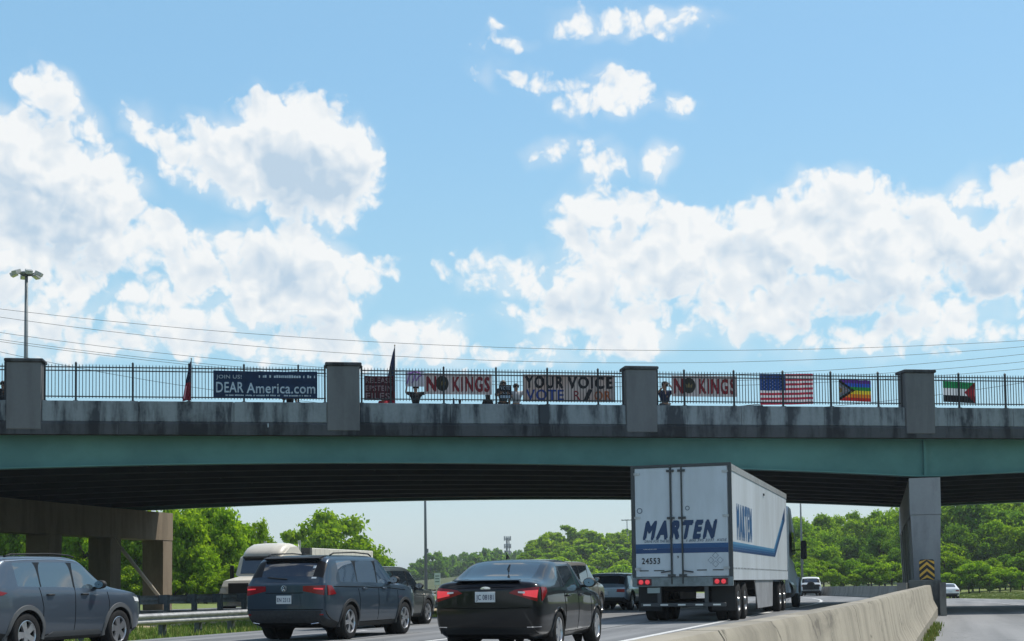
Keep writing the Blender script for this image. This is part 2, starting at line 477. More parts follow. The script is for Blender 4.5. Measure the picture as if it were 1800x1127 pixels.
def stained_concrete(name, col, dark, streak=1.0, scuff=0.0, rough=0.9):
    """concrete with dark weather streaks running down and blotches"""
    if name in MATS: return MATS[name]
    m = bpy.data.materials.new(name); m.use_nodes = True
    t = m.node_tree; b = t.nodes['Principled BSDF']
    b.inputs['Roughness'].default_value = rough; b.inputs['Specular IOR Level'].default_value = 0.25
    tcn = t.nodes.new('ShaderNodeTexCoord')
    def nz(sc, stretch, det=5.0):
        mp = t.nodes.new('ShaderNodeMapping'); mp.inputs['Scale'].default_value = stretch
        t.links.new(tcn.outputs['Object'], mp.inputs[0])
        n = t.nodes.new('ShaderNodeTexNoise'); n.inputs['Scale'].default_value = sc; n.inputs['Detail'].default_value = det
        n.inputs['Roughness'].default_value = 0.65
        t.links.new(mp.outputs[0], n.inputs['Vector'])
        return n.outputs[0]
    s1 = smooth(t, nz(1.7, (1, 1, 0.15)), 0.40, 0.62)
    s2 = smooth(t, nz(0.6, (1, 1, 0.5)), 0.34, 0.58)
    s3 = nz(9.0, (1, 1, 1), 6)
    f = mth(t, 'MULTIPLY', mth(t, 'MULTIPLY', s1, s2), 0.9*streak)
    if scuff:                                        # rubbed patches and hairline cracks
        sc_ = mth(t, 'MULTIPLY', smooth(t, nz(1.1, (1, 0.25, 2.4)), 0.55, 0.75), scuff)
        f = mth(t, 'ADD', f, sc_)
        v = t.nodes.new('ShaderNodeTexVoronoi'); v.feature = 'DISTANCE_TO_EDGE'; v.inputs['Scale'].default_value = 0.55
        wn = t.nodes.new('ShaderNodeTexNoise'); wn.inputs['Scale'].default_value = 2.0; wn.inputs['Detail'].default_value = 5
        t.links.new(tcn.outputs['Object'], wn.inputs['Vector'])
        t.links.new(vmth(t, 'ADD', tcn.outputs['Object'], vmth(t, 'SCALE', wn.outputs['Color'], 0.9)), v.inputs['Vector'])
        f = mth(t, 'ADD', f, smooth(t, v.outputs[0], 0.012, 0.0, 0.0, 0.9))
    f = mth(t, 'ADD', f, mth(t, 'MULTIPLY_ADD', s3, 0.5, -0.2), clamp=True)
    mx = t.nodes.new('ShaderNodeMix'); mx.data_type = 'RGBA'
    t.links.new(f, mx.inputs[0]); mx.inputs[6].default_value = (*col, 1); mx.inputs[7].default_value = (*dark, 1)
    t.links.new(mx.outputs[2], b.inputs['Base Color'])
    bp = t.nodes.new('ShaderNodeBump'); bp.inputs['Strength'].default_value = 0.3; bp.inputs['Distance'].default_value = 0.02
    t.links.new(s3, bp.inputs['Height']); t.links.new(bp.outputs[0], b.inputs['Normal'])
    MATS[name] = m
    return m

def glass_mat(name, tint=(0.02, 0.03, 0.035), rough=0.03):
    """dark car glass: reflects the sky, hides the cabin"""
    if name in MATS: return MATS[name]
    m = bpy.data.materials.new(name); m.use_nodes = True
    b = m.node_tree.nodes['Principled BSDF']
    b.inputs['Base Color'].default_value = (*tint, 1); b.inputs['Roughness'].default_value = rough
    b.inputs['Specular IOR Level'].default_value = 1.0; b.inputs['IOR'].default_value = 1.75
    MATS[name] = m
    return m

def emit_mat(name, col, power, base=(0.3, 0.02, 0.02)):
    if name in MATS: return MATS[name]
    m = bpy.data.materials.new(name); m.use_nodes = True
    b = m.node_tree.nodes['Principled BSDF']
    b.inputs['Base Color'].default_value = (*base, 1); b.inputs['Roughness'].default_value = 0.15
    b.inputs['Emission Color'].default_value = (*col, 1); b.inputs['Emission Strength'].default_value = power
    MATS[name] = m
    return m

def leaf_mat(name, a, b2, c3):
    """leaf green that differs from tree to tree and clump to clump, a little light passing through"""
    if name in MATS: return MATS[name]
    m = bpy.data.materials.new(name); m.use_nodes = True
    t = m.node_tree; t.nodes.clear()
    tcn = t.nodes.new('ShaderNodeTexCoord'); oi = t.nodes.new('ShaderNodeObjectInfo')
    geo = t.nodes.new('ShaderNodeNewGeometry')
    n = t.nodes.new('ShaderNodeTexNoise'); n.inputs['Scale'].default_value = 0.5; n.inputs['Detail'].default_value = 3
    t.links.new(geo.outputs['Position'], n.inputs['Vector'])
    f = mth(t, 'ADD', smooth(t, n.outputs[0], 0.3, 0.7, 0.0, 0.6), mth(t, 'MULTIPLY', geo.outputs['Random Per Island'], 0.4))
    def mx(fac, x, y):
        q = t.nodes.new('ShaderNodeMix'); q.data_type = 'RGBA'; t.links.new(fac, q.inputs[0])
        for i, v in ((6, x), (7, y)):
            if isinstance(v, tuple): q.inputs[i].default_value = (*v, 1)
            else: t.links.new(v, q.inputs[i])
        return q.outputs[2]
    col = mx(f, a, b2)
    col = mx(mth(t, 'MULTIPLY', oi.outputs['Random'], 0.75), col, c3)
    d = t.nodes.new('ShaderNodeBsdfDiffuse'); t.links.new(col, d.inputs[0])
    tr = t.nodes.new('ShaderNodeBsdfTranslucent')
    tcol = t.nodes.new('ShaderNodeMix'); tcol.data_type = 'RGBA'; tcol.blend_type = 'MULTIPLY'; tcol.inputs[0].default_value = 1
    t.links.new(col, tcol.inputs[6]); tcol.inputs[7].default_value = (2.0, 2.0, 0.6, 1)
    t.links.new(tcol.outputs[2], tr.inputs[0])
    ms = t.nodes.new('ShaderNodeMixShader'); ms.inputs[0].default_value = 0.50
    t.links.new(d.outputs[0], ms.inputs[1]); t.links.new(tr.outputs[0], ms.inputs[2])
    o = t.nodes.new('ShaderNodeOutputMaterial'); t.links.new(ms.outputs[0], o.inputs[0])
    MATS[name] = m
    return m

# ------------------------------------------------------------------ ground, roads, verges
def shift_main(y):
    return 0.0 if y < 55 else -0.0016*(y - 55)**2
def drop_main(y):
    return 0.0 if y < 50 else -0.005*(y - 50)
def shift_ramp(y):
    return 0.0 if y < 70 else -0.0020*(y - 70)**2
def drop_ramp(y):
    return -0.005*max(0, y) if y < 50 else -0.25 - 0.0069*(min(y, 140) - 50)

YS = [-12, -4, 0, 5, 10, 15, 20, 25, 30, 35, 40, 45, 50, 55, 60, 66, 72, 80, 90, 100, 110, 120, 130, 140, 150, 165, 180, 200, 220, 240]
def strip(name, prof, m, sh=shift_main, dz=drop_main, ys=YS, dip=0.0):
    mb = MB()
    P = [(x + sh(y), y, z + dz(y) + dip) for y in ys for x, z in prof]
    n = len(prof)
    mb.add(P, [(j*n+i, j*n+i+1, (j+1)*n+i+1, (j+1)*n+i) for j in range(len(ys)-1) for i in range(n-1)])
    return tag(mb.build(name, m, smooth=40), kind='structure')

def road_mat(name, a, b, wear):
    """worn asphalt: aggregate speckle, wheel tracks along the lane, patches and cracks"""
    m = bpy.data.materials.new(name); m.use_nodes = True
    t = m.node_tree; bs = t.nodes['Principled BSDF']
    bs.inputs['Roughness'].default_value = 0.88; bs.inputs['Specular IOR Level'].default_value = 0.25
    geo = t.nodes.new('ShaderNodeNewGeometry')
    def nz(sc, st, det=4.0):
        mp = t.nodes.new('ShaderNodeMapping'); mp.inputs['Scale'].default_value = st
        t.links.new(geo.outputs['Position'], mp.inputs[0])
        n = t.nodes.new('ShaderNodeTexNoise'); n.inputs['Scale'].default_value = sc; n.inputs['Detail'].default_value = det
        t.links.new(mp.outputs[0], n.inputs['Vector']); return n.outputs[0]
    f = mth(t, 'MULTIPLY', smooth(t, nz(0.9, (1, 0.03, 1)), 0.35, 0.68), wear)
    f = mth(t, 'ADD', f, mth(t, 'MULTIPLY_ADD', nz(0.35, (1, 0.4, 1)), 0.6, -0.3))
    f = mth(t, 'ADD', f, mth(t, 'MULTIPLY_ADD', nz(30, (1, 1, 1), 3), 0.7, -0.35), clamp=True)
    mx = t.nodes.new('ShaderNodeMix'); mx.data_type = 'RGBA'
    t.links.new(f, mx.inputs[0]); mx.inputs[6].default_value = (*a, 1); mx.inputs[7].default_value = (*b, 1)
    # thin dark cracks
    v = t.nodes.new('ShaderNodeTexVoronoi'); v.feature = 'DISTANCE_TO_EDGE'; v.inputs['Scale'].default_value = 0.16
    wn = t.nodes.new('ShaderNodeTexNoise'); wn.inputs['Scale'].default_value = 0.7; wn.inputs['Detail'].default_value = 4
    t.links.new(geo.outputs['Position'], wn.inputs['Vector'])
    t.links.new(vmth(t, 'ADD', geo.outputs['Position'], vmth(t, 'SCALE', wn.outputs['Color'], 3.0)), v.inputs['Vector'])
    cr = smooth(t, v.outputs[0], 0.004, 0.0, 0.0, 0.55)
    m2 = t.nodes.new('ShaderNodeMix'); m2.data_type = 'RGBA'
    t.links.new(cr, m2.inputs[0]); t.links.new(mx.outputs[2], m2.inputs[6]); m2.inputs[7].default_value = (0.03, 0.03, 0.032, 1)
    t.links.new(m2.outputs[2], bs.inputs['Base Color'])
    return m

M_ROAD = road_mat('asphalt_worn', (0.25, 0.255, 0.26), (0.125, 0.13, 0.138), 0.85)
M_RAMP = road_mat('asphalt_ramp', (0.27, 0.272, 0.275), (0.15, 0.155, 0.16), 0.8)
M_GRASS = mat('grass_verge', (0.11, 0.17, 0.03), 0.95, var=0.5, scale=1.8, col2=(0.20, 0.225, 0.055), bump=0.5, detail=7)
M_DIRT = mat('dry_ground', (0.50, 0.40, 0.27), 0.95, scale=1.4, col2=(0.38, 0.31, 0.20), bump=0.4, detail=7)
M_EARTH = mat('wood_floor', (0.05, 0.07, 0.02), 0.95, scale=0.4, col2=(0.09, 0.10, 0.03), detail=6)
M_PAINT = mat('road_paint', (0.74, 0.74, 0.72), 0.7, scale=12, col2=(0.45, 0.45, 0.45), detail=4)

g = MB(); g.grid(lambda u, v: (-3000 + 6000*u, -500 + 5500*v, -3.2), 12, 12)
tag(g.build('ground', M_EARTH), kind='structure')
strip('main_road', [(-17.2, -0.10), (-15, -0.05), (-13, 0), (-9, 0), (-5, 0), (-0.82, 0)], M_ROAD)
strip('ramp_road', [(-0.80, -0.0), (2, 0), (6, 0.0), (9.5, 0.03)], M_RAMP, shift_ramp, drop_ramp)
strip('opposing_road', [(-39.0, 0.0), (-33, 0.06), (-27.4, 0.03)], M_ROAD)
strip('median_grass', [(-24.4, -0.20), (-23.5, -0.28), (-21.2, -0.40), (-20.0, -0.42), (-18.6, -0.32), (-17.2, -0.104)], M_GRASS)
strip('median_slope', [(-27.4, 0.026), (-26.2, -0.02), (-24.4, -0.204)], M_DIRT)
strip('verge_bank', [(-140, 2.5), (-70, 0.6), (-48, 0.1), (-39.0, -0.004)], M_GRASS)
strip('ramp_verge', [(9.5, 0.026), (11, 0.05), (14, 0.10), (22, 0.3), (60, 2.0), (150, 6)], M_GRASS, shift_ramp, drop_ramp)
# the gore between the two carriageways beyond the pier
gore = MB()
gy = [y for y in YS if y >= 55]
gore.add([p for y in gy for p in ((-0.82 + shift_main(y), y, drop_main(y) - 0.01), (-0.80 + shift_ramp(y) + 0.001, y, drop_ramp(y) - 0.01))],
         [(2*i, 2*i+1, 2*i+3, 2*i+2) for i in range(len(gy)-1)])
tag(gore.build('gore_ground', M_GRASS), kind='structure')

def painted(name, x, y0, y1, w=0.15, sh=shift_main, dz=drop_main, z=0.004):
    ys = [y0] + [y for y in YS if y0 < y < y1] + [y1]
    mb = MB()
    mb.add([p for y in ys for p in ((x - w/2 + sh(y), y, z + dz(y)), (x + w/2 + sh(y), y, z + dz(y)))],
           [(2*i, 2*i+1, 2*i+3, 2*i+2) for i in range(len(ys)-1)])
    return tag(mb.build(name, M_PAINT), kind='structure')
painted('edge_line', -5.42, -8, 200, 0.17)
for y in range(-3, 200, 12):
    painted('lane_dash', -9.15, y + 1.6, y + 4.8)
for y in range(-3, 200, 12):
    painted('lane_dash', -12.85, y + 5.5, y + 8.7, z=0.006)
painted('edge_line', 4.3, -8, 150, 0.14, shift_ramp, drop_ramp, 0.012)
painted('edge_line', -28.2, -8, 200, 0.15, z=0.04)

M_TAR = mat('tar_seam', (0.045, 0.045, 0.048), 0.8, var=0.4, scale=3)
for x_, y0_, y1_, w_ in ((-7.35, 6, 120, 0.05), (-9.32, -5, 140, 0.06), (-11.0, 22, 95, 0.045), (-13.05, -5, 140, 0.06), (-3.4, 10, 60, 0.05), (-14.9, 20, 90, 0.05)):
    o_ = painted('tar_seam', x_, y0_, y1_, w_, z=0.003 + (np.interp(x_, [-15, -13], [-0.05, 0]) if x_ < -13 else 0))
    o_.data.materials.clear(); o_.data.materials.append(M_TAR)
for y_ in (17.5, 30.0, 43.5, 61.0):
    o_ = MB().add([(-13.0, y_, 0.0035), (-5.5, y_ + 0.3, 0.0035), (-5.5, y_ + 0.37, 0.0035), (-13.0, y_ + 0.06, 0.0035)], [(0, 1, 2, 3)]).build('tar_seam', M_TAR) if y_ < 50 else None
    if o_: tag(o_, kind='structure')

# grass tufts along the median, the ramp verge and the barrier foot (nobody could count them)
def tufts(name, spots, h0, h1, mats, blades=5, w=0.012):
    mb = MB()
    for (x, y, z) in spots:
        for k in range(blades):
            a = random.random()*6.283; h = random.uniform(h0, h1); l = random.uniform(0.1, 0.6)*h
            dx, dy = math.cos(a), math.sin(a)
            bx, by = x + random.gauss(0, 0.05), y + random.gauss(0, 0.05)
            ww = w*random.uniform(0.7, 1.6)
            mb.cur = random.randrange(len(mats))
            mb.add([(bx - dy*ww, by + dx*ww, z - 0.02), (bx + dy*ww, by - dx*ww, z - 0.02), (bx + dx*l, by + dy*l, z + h)], [(0, 1, 2)])
    o = mb.build(name, mats)
    return tag(o, 'short grass and weeds growing in tufts', 'grass', kind='stuff')
G1 = mat('blade_green', (0.14, 0.22, 0.03), 0.8, spec=0.2)
G2 = mat('blade_straw', (0.26, 0.27, 0.07), 0.85, spec=0.2)
sp_ = []
for i in range(8200):
    y = random.uniform(20, 62); x = random.uniform(-24.2, -17.3)
    t_ = (x + 21.2)/4.0
    sp_.append((x, y, np.interp(x, [-24.4, -23.5, -21.2, -20.0, -18.6, -17.2], [-0.20, -0.28, -0.40, -0.42, -0.32, -0.104])))
tufts('median_grass_blades', sp_, 0.06, 0.22, [G1, G1, G2], 5, 0.016)
sp_ = []
for i in range(4200):
    y = random.uniform(105, 160); x = random.uniform(9.6, 24)
    sp_.append((x + shift_ramp(y), y, np.interp(x, [9.5, 11, 14, 22], [0.026, 0.05, 0.10, 0.3]) + drop_ramp(y)))
tufts('verge_grass_blades', sp_, 0.05, 0.14, [G2, G1, G2], 6, 0.03)

# ------------------------------------------------------------------ concrete barriers
M_BARR = stained_concrete('barrier_concrete', (0.36, 0.325, 0.265), (0.16, 0.145, 0.12), 0.6, scuff=0.55)
M_BARR2 = stained_concrete('pier_barrier_concrete', (0.22, 0.21, 0.19), (0.09, 0.085, 0.08), 0.8)
def barrier(name, path, label, m, prof, pitch, group=None):
    """safety-shaped barrier cast in lengths; path = list of (x, y, z)"""
    root = thing(name, label, 'barrier', path[0], group=group)
    o = Vector(path[0])
    # resample in lengths of about `pitch`
    P = [Vector(p) for p in path]
    d = [0]
    for a, b in zip(P, P[1:]): d.append(d[-1] + (b - a).length)
    n = max(1, round(d[-1]/pitch))
    def at(s):
        for i in range(len(P)-1):
            if s <= d[i+1] + 1e-6:
                return P[i].lerp(P[i+1], (s - d[i])/(d[i+1] - d[i]))
        return P[-1]
    for k in range(n):
        s0, s1 = d[-1]*k/n + (0.014 if k else 0), d[-1]*(k+1)/n - 0.014
        ss = [s0 + (s1 - s0)*i/4 for i in range(5)]
        mb = MB()
        for s in ss:
            p = at(s); q = at(min(d[-1], s + 0.05)); r_ = at(max(0, s - 0.05))
            t = (q - r_); t.z = 0; t.normalize()
            nx = Vector((t.y, -t.x, 0))
            mb.v += [tuple(p - o + nx*px + Vector((0, 0, pz))) for px, pz in prof]
        m_ = len(prof)
        for i in range(4):
            for j in range(m_):
                mb.f.append((i*m_+j, i*m_+(j+1) % m_, (i+1)*m_+(j+1) % m_, (i+1)*m_+j))
        mb.f.append(tuple(range(m_-1, -1, -1))); mb.f.append(tuple(4*m_+j for j in range(m_)))
        mb.mi = [0]*len(mb.f)
        mb.build('barrier_length', m, root, smooth=35)
    return root
NJ = [(0.30, -0.3), (0.30, 0.07), (0.285, 0.09), (0.17, 0.33), (0.10, 0.79), (0.075, 0.83), (-0.075, 0.83), (-0.10, 0.79), (-0.17, 0.33), (-0.285, 0.09), (-0.30, 0.07), (-0.30, -0.3)]
barrier('median_barrier', [(-1.22, -6, 0), (-1.10, 3, 0), (-1.03, 6, 0), (-0.88, 9, 0), (-0.72, 15, 0), (-0.66, 24, 0), (-0.50, 36, 0), (-0.36, 48.6, 0)],
        'long tan concrete barrier running from the foreground to the bridge pier', M_BARR, NJ, 5.9)
barrier('far_barrier', [(-0.96 + shift_main(y)*1.03, y, drop_main(y)) for y in (60, 70, 80, 90, 100, 110, 120, 130, 145, 160, 180)],
        'low grey concrete barrier curving away behind the bridge pier', M_BARR2, NJ, 6.0)
# weeds at the barrier's foot
sp_ = [(np.interp(y, [24, 36, 48.6], [-0.66, -0.50, -0.36]) + 0.36 + abs(random.gauss(0, 0.06)), y, drop_ramp(y)) for y in [random.uniform(19, 38) for _ in range(170)]]
tufts('barrier_foot_weeds', sp_, 0.04, 0.16, [G1, G2], 6, 0.015)

# ------------------------------------------------------------------ overpass
BO, BA = (-0.5, 53.05), R(26.3)
S0, S1, BW = -64.0, 36.0, 22.0
def s2w(s, d, z=0.0):
    return Vector((BO[0] + s*math.cos(BA) - d*math.sin(BA), BO[1] + s*math.sin(BA) + d*math.cos(BA), z))
PIER_D = 0.444                                             # piers run along the road, so they drift this much per metre of depth
def pier_s(i, d):
    return 0.12 - 40.2*i + PIER_D*d
def haunch(s, d):
    r = (s - pier_s(0, d))/20.1
    r = abs((r + 1) % 2 - 1)
    return 4.87 + 0.51*(1 - (1 - r)**2)

M_PARA = stained_concrete('parapet_concrete', (0.25, 0.28, 0.305), (0.045, 0.053, 0.066), 1.3)
M_PILL = stained_concrete('pillar_concrete', (0.155, 0.16, 0.17), (0.09, 0.093, 0.10), 0.5)
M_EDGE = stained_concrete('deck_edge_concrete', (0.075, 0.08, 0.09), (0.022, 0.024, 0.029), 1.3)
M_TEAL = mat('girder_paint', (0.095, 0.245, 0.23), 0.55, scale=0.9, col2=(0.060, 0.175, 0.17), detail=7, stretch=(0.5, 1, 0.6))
M_SOFFIT = mat('girder_inner_paint', (0.018, 0.028, 0.028), 0.8, scale=0.8, col2=(0.012, 0.016, 0.017), detail=6, spec=0.2)  # inner girders' teal darkened: the underside's deep shade is in the colour
M_SLAB = mat('deck_soffit', (0.045, 0.045, 0.047), 0.9, scale=0.7, col2=(0.03, 0.03, 0.032), spec=0.2)  # slab darkened likewise, underside shade put into its colour
M_PIER = stained_concrete('pier_concrete', (0.33, 0.335, 0.35), (0.20, 0.20, 0.215), 0.6)
M_BENT = stained_concrete('bent_concrete', (0.31, 0.25, 0.185), (0.17, 0.135, 0.10), 0.6)

bridge = thing('overpass_bridge', 'long highway overpass with teal steel girders and stained grey concrete parapet', 'bridge', (BO[0], BO[1], 0), BA)
# deck slab and its edge, dark with dirt and the overhang's shade put into the colour
MB().box(S0, S1, 0.10, BW - 0.10, 6.31, 6.42).build('deck_slab', M_SLAB, bridge)
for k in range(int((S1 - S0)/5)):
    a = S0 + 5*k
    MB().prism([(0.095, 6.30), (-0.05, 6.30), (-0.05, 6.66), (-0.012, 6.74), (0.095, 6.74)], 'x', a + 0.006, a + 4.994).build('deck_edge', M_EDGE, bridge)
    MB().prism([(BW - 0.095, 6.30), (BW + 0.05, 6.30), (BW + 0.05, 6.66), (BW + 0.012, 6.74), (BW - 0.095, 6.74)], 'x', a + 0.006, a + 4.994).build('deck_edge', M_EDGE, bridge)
MB().box(S0, S1, 0.12, 2.2, 6.425, 6.58).build('sidewalk', M_SLAB, bridge)
MB().box(S0, S1, 2.2, BW - 2.0, 6.424, 6.47).build('bridge_roadway', M_RAMP, bridge)
# parapet cast in lengths between the pillars
PITCH = 10.7
PILLARS = [0.0 + PITCH*k for k in range(-5, 4)]
PW2, PT = 0.565, 7.45
for a, b in zip(PILLARS, PILLARS[1:]):
    x0, x1 = a + PW2 + 0.004, b - PW2 - 0.004
    n = 3
    for k in range(n):
        u0, u1 = x0 + (x1 - x0)*k/n + 0.005, x0 + (x1 - x0)*(k+1)/n - 0.005
        MB().bbox(u0, u1, 0.0, 0.30, 6.744, PT, 0.018).build('parapet_panel', M_PARA, bridge)
        MB().bbox(u0, u1, BW - 0.30, BW, 6.744, PT, 0.018).build('parapet_panel', M_PARA, bridge)
for a in PILLARS:
    for dd, sg in ((0.0, 1), (BW, -1)):
        y0, y1 = (dd - 0.075, dd + 0.62) if sg > 0 else (dd - 0.62, dd + 0.075)
        p = MB().bbox(a - PW2, a + PW2, y0, y1, 6.46, 8.74, 0.02).build('pillar', M_PILL, bridge)
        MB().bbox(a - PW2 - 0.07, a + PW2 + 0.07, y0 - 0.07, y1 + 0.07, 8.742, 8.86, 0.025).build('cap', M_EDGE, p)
# girders: outer webs in teal, inner ones in the painted-shade copy; all follow the haunched soffit
NG = 9
sx = [S0 + (S1 - S0)*i/100 for i in range(101)]
for k in range(NG):
    d = 0.62 + (BW - 1.24)*k/(NG - 1)
    outer = k in (0, NG - 1)
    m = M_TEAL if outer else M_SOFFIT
    mb = MB()
    P = []
    for s in sx:
        zb = haunch(s, d) + 0.05
        P += [(s, d - 0.012, zb), (s, d + 0.012, zb), (s, d + 0.012, 6.28), (s, d - 0.012, 6.28)]
    F = [(4*i+j, 4*i+4+j, 4*i+4+(j+1) % 4, 4*i+(j+1) % 4) for i in range(100) for j in range(4)]
    mb.add(P, F + [(0,1,2,3), (400,403,402,401)])
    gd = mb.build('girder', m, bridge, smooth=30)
    fl = MB()
    P = []
    for s in sx:
        zb = haunch(s, d)
        P += [(s, d - 0.20, zb), (s, d + 0.20, zb), (s, d + 0.20, zb + 0.048), (s, d - 0.20, zb + 0.048)]
    fl.add(P, F + [(0,1,2,3), (400,403,402,401)])
    fl.build('bottom_flange', m, gd, smooth=30)
    MB().box(S0, S1, d - 0.17, d + 0.17, 6.282, 6.308).build('top_flange', m, gd)
    for i in (0, 1):
        ps = pier_s(i, d)
        for o_ in (0.0,):
            MB().box(ps + o_ - 0.05, ps + o_ + 0.05, d - 0.15, d - 0.0125, haunch(ps, d) + 0.05, 6.28).build('bearing_stiffener', m, gd)
    if k < NG - 1:
        d2 = 0.62 + (BW - 1.24)*(k + 1)/(NG - 1)
        for c in range(-8, 5):
            s = pier_s(0, d) + 7.2*c + 0.05
            if S0 < s < S1:
                cf = MB()
                zb = haunch(s, d) + 0.2
                cf.tube([(s, d + 0.02, zb), (s, d2 - 0.02, zb)], 0.05, 5)
                cf.tube([(s, d + 0.02, zb), (s, d2 - 0.02, 6.1)], 0.04, 5)
                cf.tube([(s, d + 0.02, 6.1), (s, d2 - 0.02, zb)], 0.04, 5)
                cf.build('cross_frame', M_SOFFIT, bridge)
# piers: six columns under a cap beam, running along the road
e_ = Vector((math.cos(BA), math.sin(BA), 0)); n_ = Vector((-math.sin(BA), math.cos(BA), 0))
dirb = (e_*PIER_D + n_).normalized()                        # along the pier, in the world
loc_dir = Vector((dirb.dot(e_), dirb.dot(n_), 0)); loc_side = Vector((loc_dir.y, -loc_dir.x, 0))
def obl(mb, c, ht, hd, z0, z1, top=None):
    """upright block on the pier's own axes; top = half widths at the top if tapered"""
    top = top or (ht, hd)
    P = []
    for z, (a, b) in ((z0, (ht, hd)), (z1, top)):
        for sx_, sy_ in ((-1,-1),(1,-1),(1,1),(-1,1)):
            q = Vector(c) + loc_side*(sx_*a) + loc_dir*(sy_*b)
            P.append((q.x, q.y, z))
    mb.add(P, [(0,3,2,1),(4,5,6,7),(0,1,5,4),(1,2,6,5),(2,3,7,6),(3,0,4,7)])
    return mb
PLEN = (BW + 1.0)/loc_dir.y
for i, (mm, wtop, wbot, foot) in enumerate(((M_PIER, 0.56, 0.42, -0.4), (M_BENT, 0.60, 0.56, -0.9))):
    base = Vector((pier_s(i, 0.25), 0.25, 0))
    cap_top, cap_bot = 4.83, 3.45
    c = base + loc_dir*(PLEN/2)
    cap = obl(MB(), c, wtop, PLEN/2, cap_bot, cap_top).build('pier_cap', mm, bridge)
    for k in range(NG):
        d = 0.62 + (BW - 1.24)*k/(NG - 1)
        ps = pier_s(i, d)
        MB().box(ps - 0.25, ps + 0.25, d - 0.25, d + 0.25, 4.832, 4.868).build('bearing', M_SLAB, cap)
    for k in range(6):
        cc = base + loc_dir*(0.48 + (PLEN - 0.96)*k/5)
        obl(MB(), cc, wbot, 0.44, foot, cap_bot - 0.012, (wtop - 0.02, 0.46)).build('pier_column', mm, bridge)
for sgn, xx in ((0, S0), (1, S1)):
    MB().box(xx - (1.2 if sgn == 0 else 0.0) - 0.0, xx + (0.0 if sgn == 0 else 1.2), 0.2, BW - 0.2, -1.0, 6.3).build('abutment_wall', M_BENT, bridge)
# pipe strut leaning in the far bay of the left pier, sunlit tone put into its pale colour
pa = base + loc_dir*(PLEN - 5.4); pb = base + loc_dir*(PLEN - 1.25)
MB().tube([(pa.x + loc_side.x*0.5, pa.y + loc_side.y*0.5, 3.42), (pb.x + loc_side.x*0.62, pb.y + loc_side.y*0.62, 0.55)], 0.09, 8).build('drain_pipe', mat('pipe_pale', (0.62, 0.54, 0.42), 0.6), bridge, smooth=True)

# barrier that wraps the pier's foot, and the striped marker on it
pc = s2w(pier_s(0, 0.7), 0.7)
wrap = thing('pier_barrier', 'dark stained concrete block barrier wrapped round the foot of the bridge pier', 'barrier', (pc.x, pc.y, 0))
for x0, x1, nm in ((-0.98, -0.66, 'side_wall'), (0.45, 0.66, 'side_wall')):
    pr = [(-4.2, -0.4), (7.5, -0.4), (7.5, 0.86), (-4.0, 0.92)]
    MB().prism(pr, 'x', x0, x1).build(nm, M_BARR2, wrap)
MB().bbox(-0.655, 0.515, -1.6, -1.2, -0.4, 1.0, 0.03).build('end_block', M_BARR2, wrap)

# ------------------------------------------------------------------ vehicles
from mathutils.bvhtree import BVHTree
M_TYRE = mat('tyre_rubber', (0.018, 0.018, 0.019), 0.85, spec=0.25, var=0.4, scale=30)
M_BLACK = mat('black_plastic', (0.016, 0.017, 0.019), 0.6, spec=0.35)
M_CLAD = mat('grey_plastic', (0.035, 0.037, 0.04), 0.7, spec=0.3, var=0.3, scale=20)
M_UNDER = mat('underbody', (0.008, 0.008, 0.009), 0.9, spec=0.1)
M_ALLOY = mat('alloy_wheel', (0.55, 0.56, 0.58), 0.28, metal=0.85)
M_CHROME = mat('chrome', (0.72, 0.73, 0.75), 0.12, metal=1.0)
M_GLOSS = mat('gloss_black_trim', (0.006, 0.006, 0.007), 0.35, spec=0.3)
M_SEAM = mat('panel_gap', (0.006, 0.006, 0.007), 0.9, spec=0.1)
M_PLATE = mat('plate_white', (0.62, 0.64, 0.66), 0.45)
M_INK = mat('plate_ink', (0.03, 0.04, 0.09), 0.6)
M_RED = emit_mat('tail_lamp_red', (1.0, 0.02, 0.03), 0.02, base=(0.17, 0.004, 0.008))
M_REDLIT = emit_mat('brake_lamp_lit', (1.0, 0.07, 0.10), 0.5, base=(0.5, 0.03, 0.03))
M_CLEAR = mat('lamp_clear', (0.75, 0.75, 0.75), 0.12)
M_MIRROR = mat('mirror_glass', (0.35, 0.42, 0.48), 0.05, metal=1.0)
G_TINT = glass_mat('tinted_glass', (0.018, 0.026, 0.034))
G_CLEAR = glass_mat('cabin_glass', (0.045, 0.070, 0.090))  # lighter blue base colour imitates reflected sky
G_SKY = glass_mat('sky_glass', (0.045, 0.075, 0.115))  # blue base colour stands in for the sky's reflection
G_DARK = glass_mat('privacy_glass', (0.006, 0.008, 0.011))

def paint(name, col, metal=0.35, rough=0.32, coat=0.6, spec=0.35):
    m = mat(name, col, rough, metal=metal, coat=coat, spec=spec)
    return m

def subdivide(me, levels):
    o = bpy.data.objects.new('s', me); COL.objects.link(o)
    md = o.modifiers.new('s', 'SUBSURF'); md.levels = levels; md.render_levels = levels
    bpy.context.view_layer.update()
    r = bpy.data.meshes.new_from_object(o.evaluated_get(bpy.context.evaluated_depsgraph_get()))
    bpy.data.objects.remove(o)
    return r

def split_mesh(co, faces, sel, mats, name, parent, angle=40):
    """a part made of the chosen faces of a shared surface"""
    used = {}
    F = []
    for fi in sel:
        q = []
        for v in faces[fi]:
            if v not in used: used[v] = len(used)
            q.append(used[v])
        F.append(q)
    V = [None]*len(used)
    for v, i in used.items(): V[i] = co[v]
    mb = MB(); mb.add(V, F)
    return mb.build(name, mats, parent, smooth=angle)

def islands(faces, sel):
    own = {}
    for fi in sel:
        for v in faces[fi]: own.setdefault(v, []).append(fi)
    left, out = set(sel), []
    while left:
        st = [left.pop()]; grp = []
        while st:
            f = st.pop(); grp.append(f)
            for v in faces[f]:
                for h in own[v]:
                    if h in left: left.remove(h); st.append(h)
        out.append(grp)
    return out

